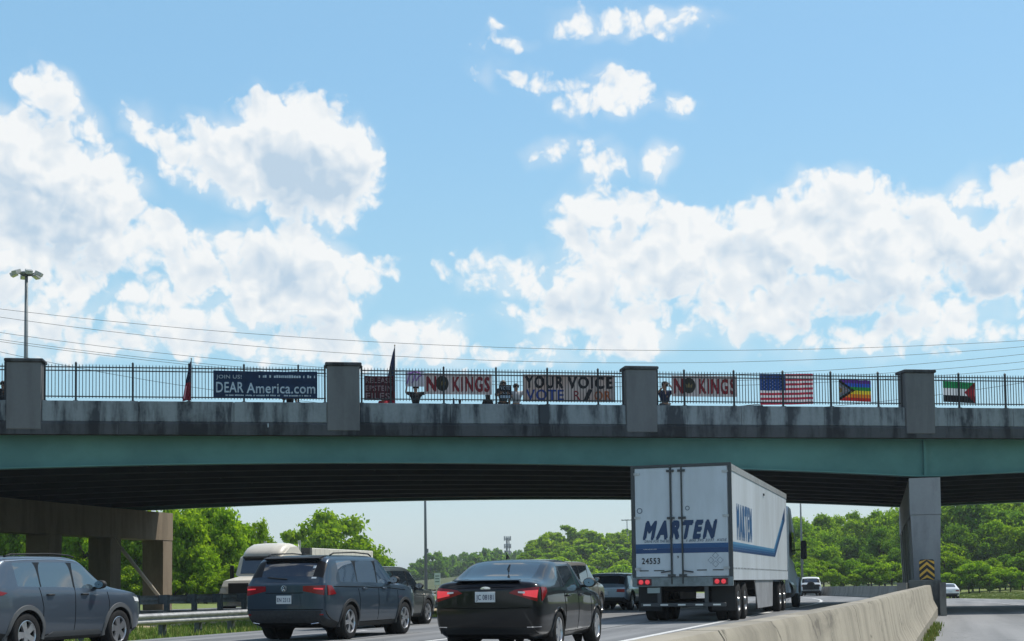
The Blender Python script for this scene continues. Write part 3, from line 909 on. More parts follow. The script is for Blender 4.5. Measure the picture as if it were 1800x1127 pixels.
def wheel_mesh_set(r, w, spokes, style):
    """tyre, rim and dark hub, axis along x, outer side at +x"""
    ty = MB().lathe([(r*0.66, -w/2), (r*0.86, -w/2 - 0.004), (r*0.97, -w/2 + 0.015), (r, -w/2 + 0.045), (r, w/2 - 0.045), (r*0.97, w/2 - 0.015), (r*0.86, w/2 + 0.004), (r*0.68, w/2 - 0.004), (r*0.66, w/2 - 0.03)], 32, axis='x')
    tm = ty.mesh('tyre', M_TYRE); shade_smooth(tm, 50)
    hub = MB().lathe([(0.0, w/2 - 0.075), (r*0.66, w/2 - 0.075), (r*0.66, -w/2), (0.0, -w/2)], 24, axis='x')
    hm = hub.mesh('wheel', M_UNDER)
    rm = MB()
    rm.lathe([(r*0.66, w/2 - 0.075), (r*0.66, w/2 - 0.012), (r*0.635, w/2 - 0.008), (r*0.60, w/2 - 0.03), (r*0.60, w/2 - 0.06)], 32, axis='x')
    rm.lathe([(0.001, w/2 - 0.018), (r*0.16, w/2 - 0.020), (r*0.19, w/2 - 0.05)], 20, axis='x')
    for k in range(spokes):
        a = 2*math.pi*k/spokes
        split = (-0.12, 0.12) if style == 'split' else (0.0,)
        for off in split:
            wd0, wd1 = (0.10, 0.15) if style != 'split' else (0.055, 0.06)
            c, s = math.cos(a), math.sin(a)
            c1, s1 = math.cos(a + off), math.sin(a + off)
            P = []
            for rr, ww, xx, (cc, ss) in ((r*0.10, wd0*r*1.3, w/2 - 0.022, (c, s)), (r*0.36, wd0*r*1.35, w/2 - 0.016, ((c+c1)/2, (s+s1)/2)), (r*0.63, wd1*r*1.35, w/2 - 0.020, (c1, s1))):
                for t in (-1, 1):
                    P.append((xx, rr*cc - t*ww*ss, rr*ss + t*ww*cc)); 
                for t in (1, -1):
                    P.append((xx - 0.045, rr*cc - t*ww*1.1*ss, rr*ss + t*ww*1.1*cc))
            F = []
            for i in range(2):
                for j in range(4):
                    F.append((i*4+j, i*4+(j+1) % 4, (i+1)*4+(j+1) % 4, (i+1)*4+j))
            rm.add(P, F)
    rim = rm.mesh('rim', M_ALLOY); shade_smooth(rim, 35)
    return tm, hm, rim

class Car:
    def __init__(self, name, label, L, hw, H, wb, fo, ro, wr, body_mat, spec, loc, rz, group=None, simple=False, glass=None):
        self.root = thing(name, label, spec.get('cat', 'car'), loc, rz, group)
        self.hw, self.H, self.wb, self.fo, self.ro, self.wr = hw, H, wb, fo, ro, wr
        self.paint = body_mat
        self.simple = simple
        self.build_body(spec, glass or G_TINT)
        self.wheels(spec)
    # stations: y, zb, belt z, belt w, roof edge w, top z, flag of the stretch in FRONT of the station
    def build_body(self, sp, glass):
        hw, H = self.hw, self.H
        st = sp['stations']
        rows = []
        for s in st:
            y, zb, zt, wsc, tumble, kind = s['y'], s['zb'], s['top'], s.get('w', 1.0), s.get('tum', 0.80), s.get('k', 'body')
            belt = s['belt']; w = hw*wsc
            zmid = zb + (belt - zb)*0.50
            pts = [(0, zb), (w*0.80, zb + 0.005), (w*0.965, zb + 0.07), (w, zmid), (w*0.985, belt - 0.13*(belt - zb)), (w*0.945, belt)]
            if zt - belt > 0.16:                      # cabin
                we = hw*tumble
                pts += [(we*1.0 + 0.015, zt - 0.085), (we*0.91, zt - 0.022), (0, zt)]
            else:                                     # bonnet or boot
                pts += [(w*0.90, belt + (zt - belt)*0.45), (w*0.72, belt + (zt - belt)*0.85), (0, zt)]
            rows.append((y, pts))
        ns = len(rows)
        V, F, MI = [], [], []
        idx = []
        NP = 9
        for y, pts in rows:
            r = {}
            for k, (x, z) in enumerate(pts):
                if x == 0:
                    V.append((0, y, z)); r[(k, 1)] = r[(k, -1)] = len(V) - 1
                else:
                    for sg in (1, -1):
                        V.append((sg*x, y, z)); r[(k, sg)] = len(V) - 1
            idx.append(r)
        # materials: 0 paint 1 side glass 2 windshield 3 rear glass 4 pillar 5 cladding 6 underbody
        for i in range(ns - 1):
            fl = st[i].get('side', 'p'); tp = st[i].get('topf', 'p')
            for sg in (1, -1):
                for k in range(NP - 1):
                    a, b, c, d = idx[i][(k, sg)], idx[i+1][(k, sg)], idx[i+1][(k+1, sg)], idx[i][(k+1, sg)]
                    q = (a, b, c, d) if sg > 0 else (d, c, b, a)
                    m = 0
                    if k == 0: m = 6
                    if k == 1 and sp.get('clad', True): m = 5
                    if k == 5: m = {'p': 0, 'g': 1, 'b': 4}[fl]
                    if k == 7: m = {'p': 0, 'w': 2, 'r': 3, 'b': 4}[tp]
                    if k == 6 and tp in 'wr' and st[i].get('pil'): m = 4
                    F.append(q); MI.append(m)
        for end, rev in ((0, False), (ns - 1, True)):
            r = idx[end]; y = rows[end][0]; bul = sp.get('bulge', 0.05)*(-1 if end == 0 else 1)
            cen = {}
            for k in range(1, NP - 1):
                z = rows[end][1][k][1]
                V.append((0, y + bul*(1 if k not in (1, NP - 2) else 0.5), z)); cen[k] = len(V) - 1
            cen[0] = r[(0, 1)]; cen[NP-1] = r[(NP-1, 1)]
            for sg in (1, -1):
                for k in range(NP - 1):
                    q = [r[(k, sg)], r[(k+1, sg)], cen[k+1], cen[k]]
                    q = list(dict.fromkeys(q))
                    if len(q) < 3: continue
                    if (sg > 0) == rev: q = q[::-1]
                    F.append(tuple(q)); MI.append(6 if k == 0 else (5 if k in (1,) and sp.get('clad', True) else 0))
        me = bpy.data.meshes.new('body'); me.from_pydata(V, [], F)
        me.polygons.foreach_set('material_index', MI)
        # firm up the belt line, the sill and the ends
        at = me.attributes.new('crease_edge', 'FLOAT', 'EDGE')
        belt_v = {idx[i][(5, sg)] for i in range(ns) for sg in (1, -1)}
        sill_v = {idx[i][(1, sg)] for i in range(ns) for sg in (1, -1)}
        roof_v = {idx[i][(6, sg)] for i in range(ns) for sg in (1, -1)}
        endv = [{idx[e][(k, sg)] for k in range(NP) for sg in (1, -1)} for e in (0, ns-1)]
        ring = {}
        for i in range(1, ns - 1):
            if st[i].get('side') == 'b' or st[i-1].get('side') == 'b':
                for k in (5, 6):
                    for sg in (1, -1): ring[idx[i][(k, sg)]] = i
        vals = []
        for ed in me.edges:
            a, b = ed.vertices
            c = 0.0
            if a in belt_v and b in belt_v: c = 0.75
            elif a in sill_v and b in sill_v: c = 0.6
            elif ring.get(a, -1) >= 0 and ring.get(a) == ring.get(b, -2): c = 1.0
            elif a in roof_v and b in roof_v: c = 0.25
            elif any(a in s and b in s for s in endv): c = 0.35
            vals.append(c)
        at.data.foreach_set('value', vals)
        lv = 2 if self.simple else 3
        r = subdivide(me, lv); bpy.data.meshes.remove(me)
        n = len(r.vertices)
        co = np.empty(n*3); r.vertices.foreach_get('co', co); co = co.reshape(-1, 3)
        faces = [tuple(p.vertices) for p in r.polygons]
        mi = [p.material_index for p in r.polygons]
        bpy.data.meshes.remove(r)
        # cut the wheel arches: pull the surface back to a clean arc
        keep = [True]*len(faces)
        ra = self.wr*sp.get('arch', 1.17)
        if True:
            for wy in (0.0, self.wb):
                dy, dz = co[:,1] - wy, co[:,2] - self.wr*0.97
                dist = np.hypot(dy, dz)
                side = np.abs(co[:,0]) > hw*0.55
                ins = (dist < ra) & side
                for fi, f in enumerate(faces):
                    if not keep[fi]: continue
                    c = sum(1 for v in f if ins[v])
                    if c == len(f): keep[fi] = False
                edge = {v for fi, f in enumerate(faces) if keep[fi] for v in f if ins[v]}
                for v in edge:
                    k = ra/max(dist[v], 1e-4)
                    co[v,1] = wy + dy[v]*k; co[v,2] = self.wr*0.97 + dz[v]*k
        self.co = co
        alive = [i for i in range(len(faces)) if keep[i]]
        vv = [Vector(p) for p in co]
        self.bvh = BVHTree.FromPolygons(vv, [faces[i] for i in alive])
        pick = lambda *ms: [i for i in alive if mi[i] in ms]
        self.body = split_mesh(co, faces, pick(0), self.paint, 'body', self.root, 38)
        for nm, ids, m in (('underbody', (6,), M_UNDER), ('sill_cladding', (5,), M_CLAD), ('window_pillar', (4,), M_GLOSS)):
            s = pick(*ids)
            for grp in (islands(faces, s) if nm == 'window_pillar' else [s]):
                if grp: split_mesh(co, faces, grp, m, nm, self.root, 38)
        for nm, k, m in (('side_window', 1, glass), ('windshield', 2, G_CLEAR), ('rear_window', 3, sp.get('rear_glass', glass))):
            for grp in islands(faces, pick(k)):
                if grp: split_mesh(co, faces, grp, m, nm, self.root, 60)
        self.ra = ra
    def wheels(self, sp):
        r, w = self.wr, sp.get('tyre_w', 0.225)
        tm, hm, rim = wheel_mesh_set(r, w, sp.get('spokes', 5), sp.get('rim', 'solid'))
        cx = self.hw - w/2 - 0.015
        for wy in (0.0, self.wb):
            for sg in (1, -1):
                wroot = link('wheel', hm, self.root, (sg*cx, wy, r))
                wroot.rotation_euler = (random.random()*6 if sg > 0 else random.random()*6, 0, 0 if sg > 0 else math.pi)
                link('tyre', tm, wroot); link('rim', rim, wroot)
                well = MB()
                x0 = self.hw*0.985
                pr = []
                N = 14
                for k in range(N + 1):
                    a = math.pi*k/N
                    pr.append((wy + self.ra*1.0*math.cos(a), max(self.wr*0.97 + self.ra*1.0*math.sin(a), 0.0)))
                P = [(sg*(x0 - 0.02), y, z) for y, z in pr] + [(sg*(x0 - 0.42), y, z) for y, z in pr]
                well.add(P, [(k, k+1, N+2+k, N+1+k) for k in range(N)] + [tuple(range(N+1, 2*N+2))])
                well.build('wheel_well', M_UNDER, self.root)
                if sp.get('flare', True):
                    fl = MB(); P = []
                    fw = sp.get('flare_w', 0.055)
                    M_ = 22
                    for k in range(M_ + 1):
                        a = math.pi*(-0.06 + 1.12*k/M_)
                        for rr, xo in ((self.ra - 0.012, 0.006), (self.ra - 0.004, 0.018), (self.ra + fw*0.8, 0.014), (self.ra + fw, -0.02)):
                            y, z = wy + rr*math.cos(a), self.wr*0.97 + rr*math.sin(a)
                            h = self.bvh.ray_cast(Vector((sg*3, wy + (self.ra + fw + 0.02)*math.cos(a), max(0.32, self.wr*0.97 + (self.ra + fw + 0.02)*math.sin(a)))), Vector((-sg, 0, 0)))
                            x = abs(h[0].x) if h[0] is not None else self.hw*0.97
                            P.append((sg*(x + xo), y, max(z, 0.2)))
                    fl.add(P, [(k*4+j, k*4+j+1, (k+1)*4+j+1, (k+1)*4+j) for k in range(M_) for j in range(3)])
                    fl.build('wheel_arch_trim', sp.get('flare_mat', M_CLAD), self.root, smooth=40)
    # ---- things laid on the surface
    def patch(self, name, m, corners, direction, parent=None, off=0.008, nu=8, nv=4, thick=True):
        """a thin plate that hugs the body; corners = 4 points (bl, br, tr, tl) seen along `direction`"""
        c = [Vector(p) for p in corners]; dr = Vector(direction).normalized()
        P = []
        for j in range(nv + 1):
            for i in range(nu + 1):
                u, v = i/nu, j/nv
                p = (c[0]*(1-u) + c[1]*u)*(1-v) + (c[3]*(1-u) + c[2]*u)*v
                h = self.bvh.ray_cast(p - dr*3, dr)
                q = (h[0] + h[1]*(off if h[1].dot(dr) < 0 else -off)) if h[0] is not None else p
                P.append(q)
        mb = MB()
        n = (nu+1)*(nv+1)
        F = [(j*(nu+1)+i, j*(nu+1)+i+1, (j+1)*(nu+1)+i+1, (j+1)*(nu+1)+i) for j in range(nv) for i in range(nu)]
        if thick:
            P2 = [p + dr*0.03 for p in P]
            rim_ = [i for i in range(nu)] + [nu + j*(nu+1) for j in range(nv)] + [nv*(nu+1) + i for i in range(nu, 0, -1)] + [j*(nu+1) for j in range(nv, 0, -1)]
            F += [(rim_[k], n + rim_[k], n + rim_[(k+1) % len(rim_)], rim_[(k+1) % len(rim_)]) for k in range(len(rim_))]
            P = P + P2
        mb.add(P, F)
        return mb.build(name, m, parent or self.root, smooth=35)
    def seam(self, name, m, pts, direction, r=0.006, off=0.0, parent=None):
        """a line laid on the surface through pts"""
        dr = Vector(direction).normalized(); out = []
        for a, b in zip(pts, pts[1:]):
            for k in range(5):
                p = Vector(a).lerp(Vector(b), k/5)
                h = self.bvh.ray_cast(p - dr*3, dr)
                if h[0] is not None: out.append(h[0] + h[1]*(off if h[1].dot(dr) < 0 else -off))
        h = self.bvh.ray_cast(Vector(pts[-1]) - dr*3, dr)
        if h[0] is not None: out.append(h[0])
        if len(out) > 1:
            return MB().tube(out, r, 5).build(name, m, parent or self.root)
    def mirror(self, y, z, glass_m=None):
        for sg in (1, -1):
            x = self.hw*0.90
            mb = MB()
            mb.lathe([(0.001, -0.085), (0.075, -0.07), (0.10, -0.01), (0.092, 0.05), (0.055, 0.085), (0.001, 0.095)], 14, (0,0,0), 'y')
            for i, (px, py, pz) in enumerate(mb.v):
                mb.v[i] = (sg*(x + 0.16) + px*1.15, y + py*0.8, z + 0.06 + pz*0.82)
            mr = mb.build('door_mirror', M_BLACK, self.root, smooth=True)
            MB().obox((sg*(x + 0.055), y + 0.02, z), (1,0,0), (0,1,0), (0,0,1), 0.07, 0.035, 0.022).build('mirror_arm', M_BLACK, mr)
            g_ = MB(); g_.lathe([(0.001, 0), (0.082, 0)], 14, (0,0,0), 'y')
            for i, (px, py, pz) in enumerate(g_.v):
                g_.v[i] = (sg*(x + 0.16) + px*1.1, y - 0.0665, z + 0.06 + pz*0.78)
            g_.build('mirror_glass', M_MIRROR, mr)
    def plate(self, y, z, text, w=0.32, h=0.16):
        hit = self.bvh.ray_cast(Vector((0, -5, z)), Vector((0, 1, 0)))
        yy = min([self.bvh.ray_cast(Vector((x, -5, zz)), Vector((0, 1, 0)))[0].y for x in (-w/2, 0, w/2) for zz in (z - h/2, z, z + h/2)])
        p = MB().bbox(-w/2, w/2, yy - 0.018, yy + 0.03, z - h/2, z + h/2, 0.004).build('number_plate', M_PLATE, self.root)
        tm = text_mesh(text, h*0.50, 0.012, 0, w*0.86, align='CENTER')
        tm.materials.append(M_INK)
        t = link('plate_characters', tm, p, (0, yy - 0.0195, z - h*0.26)); t.rotation_euler = (R(90), 0, 0)
        return p
    def handles(self, ys, z, m=None):
        for y in ys:
            for sg in (1, -1):
                h = self.bvh.ray_cast(Vector((sg*3, y, z)), Vector((-sg, 0, 0)))
                if h[0] is None: continue
                x = abs(h[0].x)
                MB().tube([(sg*(x - 0.005), y - 0.10, z), (sg*(x + 0.03), y - 0.07, z), (sg*(x + 0.032), y + 0.07, z), (sg*(x - 0.005), y + 0.10, z)], 0.017, 6).build('door_handle', m or M_BLACK, self.root, smooth=True)

def suv_stations(L, H, wb, fo, ro, belt=1.06, hood=1.05, nose=0.80, cowl=None, tail_lean=0.42, tum=0.80):
    c = cowl if cowl is not None else wb - 0.42
    r0, f1 = -ro, wb + fo
    return [
        dict(y=r0 + 0.00, zb=0.42, belt=belt - 0.07, top=belt - 0.02, w=0.90),
        dict(y=r0 + 0.05, zb=0.32, belt=belt - 0.01, top=belt + 0.05, w=0.95, topf='r', pil=1),
        dict(y=r0 + tail_lean*0.98, zb=0.27, belt=belt - 0.005, top=H - 0.055, w=0.985, tum=tum*0.955, topf='p'),
        dict(y=r0 + tail_lean + 0.20, zb=0.23, belt=belt - 0.01, top=H - 0.025, w=1.0, tum=tum*0.985, side='g'),
        dict(y=0.37, zb=0.22, belt=belt - 0.02, top=H - 0.008, w=1.0, tum=tum, side='b'),
        dict(y=0.41, zb=0.22, belt=belt - 0.02, top=H - 0.006, w=1.0, tum=tum, side='g'),
        dict(y=wb*0.50 - 0.025, zb=0.22, belt=belt - 0.035, top=H, w=0.985, tum=tum, side='b'),
        dict(y=wb*0.50 + 0.03, zb=0.22, belt=belt - 0.04, top=H, w=0.985, tum=tum, side='g'),
        dict(y=wb*0.50 + 0.36, zb=0.22, belt=belt - 0.05, top=H - 0.03, w=0.985, tum=tum*0.99, side='g', topf='w'),
        dict(y=c - 0.18, zb=0.22, belt=belt - 0.065, top=hood + 0.22, w=0.99, tum=0.83, side='g', topf='w'),
        dict(y=c + 0.14, zb=0.22, belt=belt - 0.075, top=hood + 0.03, w=1.0, tum=0.80),
        dict(y=wb + 0.18, zb=0.22, belt=belt - 0.105, top=hood - 0.03, w=1.0),
        dict(y=f1 - 0.34, zb=0.25, belt=nose + 0.08, top=hood - 0.10, w=0.965),
        dict(y=f1 - 0.10, zb=0.30, belt=nose + 0.00, top=nose + 0.10, w=0.88),
        dict(y=f1 + 0.0, zb=0.38, belt=nose - 0.16, top=nose - 0.08, w=0.78),
    ]

def sedan_stations(L, H, wb, fo, ro, belt=0.92, hood=0.93, nose=0.66, deck=1.02):
    r0, f1 = -ro, wb + fo
    c = wb - 0.55
    return [
        dict(y=r0, zb=0.36, belt=deck - 0.16, top=deck - 0.10, w=0.86),
        dict(y=r0 + 0.05, zb=0.27, belt=deck - 0.09, top=deck - 0.005, w=0.92),
        dict(y=r0 + 0.16, zb=0.24, belt=deck - 0.08, top=deck + 0.012, w=0.955),
        dict(y=r0 + 0.48, zb=0.21, belt=belt + 0.02, top=deck + 0.030, w=0.985, topf='r', pil=0),
        dict(y=r0 + 0.80, zb=0.20, belt=belt + 0.02, top=H - 0.215, w=0.995, tum=0.80, topf='r'),
        dict(y=r0 + 1.22, zb=0.19, belt=belt + 0.015, top=H - 0.05, w=1.0, tum=0.755, side='g', topf='p'),
        dict(y=0.48, zb=0.19, belt=belt + 0.005, top=H - 0.02, w=1.0, tum=0.75, side='b'),
        dict(y=0.51, zb=0.19, belt=belt + 0.005, top=H - 0.015, w=1.0, tum=0.75, side='g'),
        dict(y=wb*0.5 - 0.015, zb=0.19, belt=belt - 0.01, top=H, w=0.99, tum=0.755, side='b'),
        dict(y=wb*0.5 + 0.03, zb=0.19, belt=belt - 0.015, top=H, w=0.99, tum=0.755, side='g'),
        dict(y=wb*0.5 + 0.30, zb=0.19, belt=belt - 0.02, top=H - 0.025, w=0.985, tum=0.75, side='g', topf='w'),
        dict(y=c - 0.26, zb=0.19, belt=belt - 0.045, top=hood + 0.22, w=0.99, tum=0.80, side='g', topf='w'),
        dict(y=c + 0.20, zb=0.19, belt=belt - 0.06, top=hood + 0.02, w=1.0, tum=0.8),
        dict(y=wb + 0.12, zb=0.19, belt=belt - 0.10, top=hood - 0.06, w=1.0),
        dict(y=f1 - 0.38, zb=0.21, belt=nose + 0.06, top=hood - 0.15, w=0.96),
        dict(y=f1 - 0.12, zb=0.25, belt=nose - 0.03, top=nose + 0.06, w=0.88),
        dict(y=f1, zb=0.32, belt=nose - 0.18, top=nose - 0.10, w=0.76),
    ]

# ---- slate crossover cut by the left edge
P_SLATE = paint('paint_slate', (0.075, 0.098, 0.130), 0.45, 0.30)
def crossover_slate():
    st = suv_stations(4.60, 1.715, 2.69, 0.925, 0.985, belt=1.17, hood=1.165, nose=0.95, tail_lean=0.50, tum=0.79)
    c = Car('crossover_car', 'slate blue crossover with grey square arch trims, cut by the left edge of the photo', 4.60, 0.93, 1.715, 2.69, 0.925, 0.985, 0.362, P_SLATE,
            dict(stations=st, arch=1.19, flare_w=0.085, spokes=5, cat='car', flare_mat=mat('arch_trim_grey', (0.085, 0.09, 0.095), 0.55)), (-15.48, 19.45, -0.055), 0.0, glass=G_CLEAR)
    c.mirror(1.96, 1.13)
    c.handles((0.62, 1.62), 1.02)
    for sg in (1, -1):
        for pts in ([(0.34, 1.15), (0.42, 0.80), (0.40, 0.36)], [(1.36, 1.15), (1.34, 0.9), (1.33, 0.36)], [(2.32, 1.06), (2.36, 0.85), (2.28, 0.40)], [(0.40, 0.345), (1.3, 0.335), (2.26, 0.35)]):
            c.seam('panel_gap', M_SEAM, [(sg*3, y, z) for y, z in pts], (-sg, 0, 0), 0.007)
        c.patch('tail_lamp', M_RED, [(sg*0.9, -0.92, 1.00), (sg*0.9, -0.62, 1.02), (sg*0.9, -0.50, 1.06), (sg*0.9, -0.92, 1.13)], (-sg, 0.25, 0))
        c.patch('sill_trim', MATS['arch_trim_grey'], [(sg*0.9, 0.50, 0.30), (sg*0.9, 2.2, 0.30), (sg*0.9, 2.05, 0.39), (sg*0.9, 0.72, 0.39)], (-sg, 0, 0), off=0.015)
        c.patch('head_lamp', M_CLEAR, [(sg*0.9, 3.25, 0.87), (sg*0.9, 3.52, 0.86), (sg*0.9, 3.50, 0.92), (sg*0.9, 3.2, 0.96)], (-sg, -0.3, 0))
        MB().tube([(sg*0.66, -0.30, 1.665), (sg*0.67, -0.16, 1.705), (sg*0.67, 0.9, 1.735), (sg*0.66, 1.45, 1.715), (sg*0.65, 1.62, 1.68)], 0.014, 6).build('roof_rail', M_BLACK, c.root, smooth=True)
        c.seam('window_line', M_CHROME, [(sg*3, -0.35, 1.585), (sg*3, 0.2, 1.62), (sg*3, 1.0, 1.635), (sg*3, 1.6, 1.60)], (-sg, 0, 0), 0.008, 0.004)
    return c
crossover_slate()

# ---- dark blue sport utility seen from behind
P_NAVY = paint('paint_deep_blue', (0.032, 0.054, 0.080), 0.4, 0.30)
def suv_blue():
    st = suv_stations(4.70, 1.70, 2.79, 0.88, 1.03, belt=1.14, hood=1.13, nose=0.90, tail_lean=0.34, tum=0.82)
    c = Car('sport_utility_car', 'dark blue sport utility car with roof rails seen from behind, white number plate', 4.70, 0.92, 1.70, 2.79, 0.88, 1.03, 0.352, P_NAVY,
            dict(stations=st, arch=1.17, flare_w=0.06, spokes=5, rim='split', cat='car', bulge=0.07, rear_glass=G_DARK), (-12.02, 24.9, 0.0), -0.015, glass=G_SKY)
    c.mirror(2.02, 1.11)
    c.handles((0.66, 1.68), 1.00, P_NAVY)
    for sg in (1, -1):
        for pts in ([(0.38, 1.0), (0.45, 0.75), (0.42, 0.36)], [(1.40, 1.0), (1.39, 0.36)], [(2.38, 0.95), (2.40, 0.40)], [(0.42, 0.335), (1.3, 0.33), (2.38, 0.34)]):
            c.seam('panel_gap', M_SEAM, [(sg*3, y, z) for y, z in pts], (-sg, 0, 0), 0.007)
        c.seam('body_crease', M_SEAM, [(sg*3, -0.70, 1.045), (sg*3, 0.5, 1.03), (sg*3, 2.0, 1.00), (sg*3, 2.8, 0.955)], (-sg, 0, 0), 0.009)
        c.patch('tail_lamp', M_RED, [(sg*0.40, -1.03, 0.965), (sg*0.82, -0.95, 0.88), (sg*0.82, -0.95, 1.07), (sg*0.40, -1.03, 1.06)], (0, 1, 0), off=0.012)
        c.patch('tail_lamp', M_RED, [(sg*0.9, -0.95, 0.88), (sg*0.9, -0.66, 0.90), (sg*0.9, -0.80, 1.06), (sg*0.9, -0.95, 1.07)], (-sg, 0.25, 0), off=0.012)
        c.patch('lamp_strip', M_REDLIT, [(sg*0.62, -1.0, 1.00), (sg*0.80, -0.95, 0.985), (sg*0.80, -0.95, 1.015), (sg*0.62, -1.0, 1.02)], (0, 1, 0), off=0.02, nu=6, nv=2)
        MB().tube([(sg*0.67, -0.45, 1.655), (sg*0.68, -0.32, 1.70), (sg*0.69, 0.6, 1.73), (sg*0.68, 1.35, 1.71), (sg*0.66, 1.52, 1.665)], 0.015, 6).build('roof_rail', M_BLACK, c.root, smooth=True)
        c.patch('rear_reflector', M_RED, [(sg*0.58, -1.0, 0.50), (sg*0.80, -0.98, 0.50), (sg*0.80, -0.98, 0.525), (sg*0.58, -1.0, 0.525)], (0, 1, 0), nu=5, nv=1)
        MB().tube([(sg*0.55, -1.03, 0.335), (sg*0.70, -1.0, 0.355)], 0.010, 6).build('exhaust_trim', M_CHROME, c.root)
    c.patch('rear_bumper', M_CLAD, [(-0.86, -1, 0.36), (0.86, -1, 0.36), (0.84, -1, 0.59), (-0.84, -1, 0.59)], (0, 1, 0), off=0.012, nu=14)
    c.patch('plate_recess', P_NAVY, [(-0.36, -1, 0.68), (0.36, -1, 0.68), (0.33, -1, 0.88), (-0.33, -1, 0.88)], (0, 1, 0), off=0.006, nu=8)
    c.plate(-1.05, 0.80, 'EN 2313')
    c.seam('panel_gap', M_SEAM, [(-0.80, -1, 0.61), (0, -1, 0.61), (0.80, -1, 0.61)], (0, 1, 0), 0.008)
    c.seam('panel_gap', M_SEAM, [(-0.40, -1, 0.93), (0, -1, 0.925), (0.40, -1, 0.93)], (0, 1, 0), 0.007)
    # round badge
    h = c.bvh.ray_cast(Vector((0, -5, 1.015)), Vector((0, 1, 0)))
    by = h[0].y - 0.012
    bd = MB(); bd.lathe([(0.052, 0.012), (0.052, -0.004), (0.062, -0.004), (0.064, 0.012)], 24, (0, by, 1.015), 'y')
    def stroke(a, b): bd.tube([(a[0], by - 0.002, 1.015 + a[1]), (b[0], by - 0.002, 1.015 + b[1])], 0.0055, 5)
    for a, b in (((-0.024, 0.046), (0, 0.006)), ((0.024, 0.046), (0, 0.006)), ((-0.046, 0.022), (-0.020, -0.044)), ((-0.020, -0.044), (0, -0.004)), ((0, -0.004), (0.020, -0.044)), ((0.020, -0.044), (0.046, 0.022))):
        stroke(a, b)
    bd.build('badge', M_CHROME, c.root)
    # roof spoiler, wiper
    MB().prism([(-0.66, 1.575), (-0.775, 1.59), (-0.785, 1.603), (-0.62, 1.637), (-0.45, 1.655), (-0.45, 1.60)], 'x', -0.60, 0.60).build('roof_spoiler', M_BLACK, c.root, smooth=30)
    c.seam('rear_wiper', M_BLACK, [(0.02, -1, 1.19), (-0.20, -1, 1.205), (-0.42, -1, 1.23)], (0, 1, 0), 0.012, 0.012)
    c.patch('window_sticker', M_PLATE, [(0.50, -1, 1.40), (0.56, -1, 1.40), (0.56, -1, 1.45), (0.50, -1, 1.45)], (0, 1, 0), off=0.004, nu=2, nv=2, thick=False)
    c.patch('window_sticker', M_PLATE, [(0.53, -1, 1.20), (0.63, -1, 1.20), (0.63, -1, 1.23), (0.53, -1, 1.23)], (0, 1, 0), off=0.004, nu=2, nv=2, thick=False)
    MB().prism([(-0.30, 1.685), (-0.16, 1.69), (-0.26, 1.75)], 'x', -0.012, 0.012).build('roof_antenna', M_BLACK, c.root)
    return c
suv_blue()

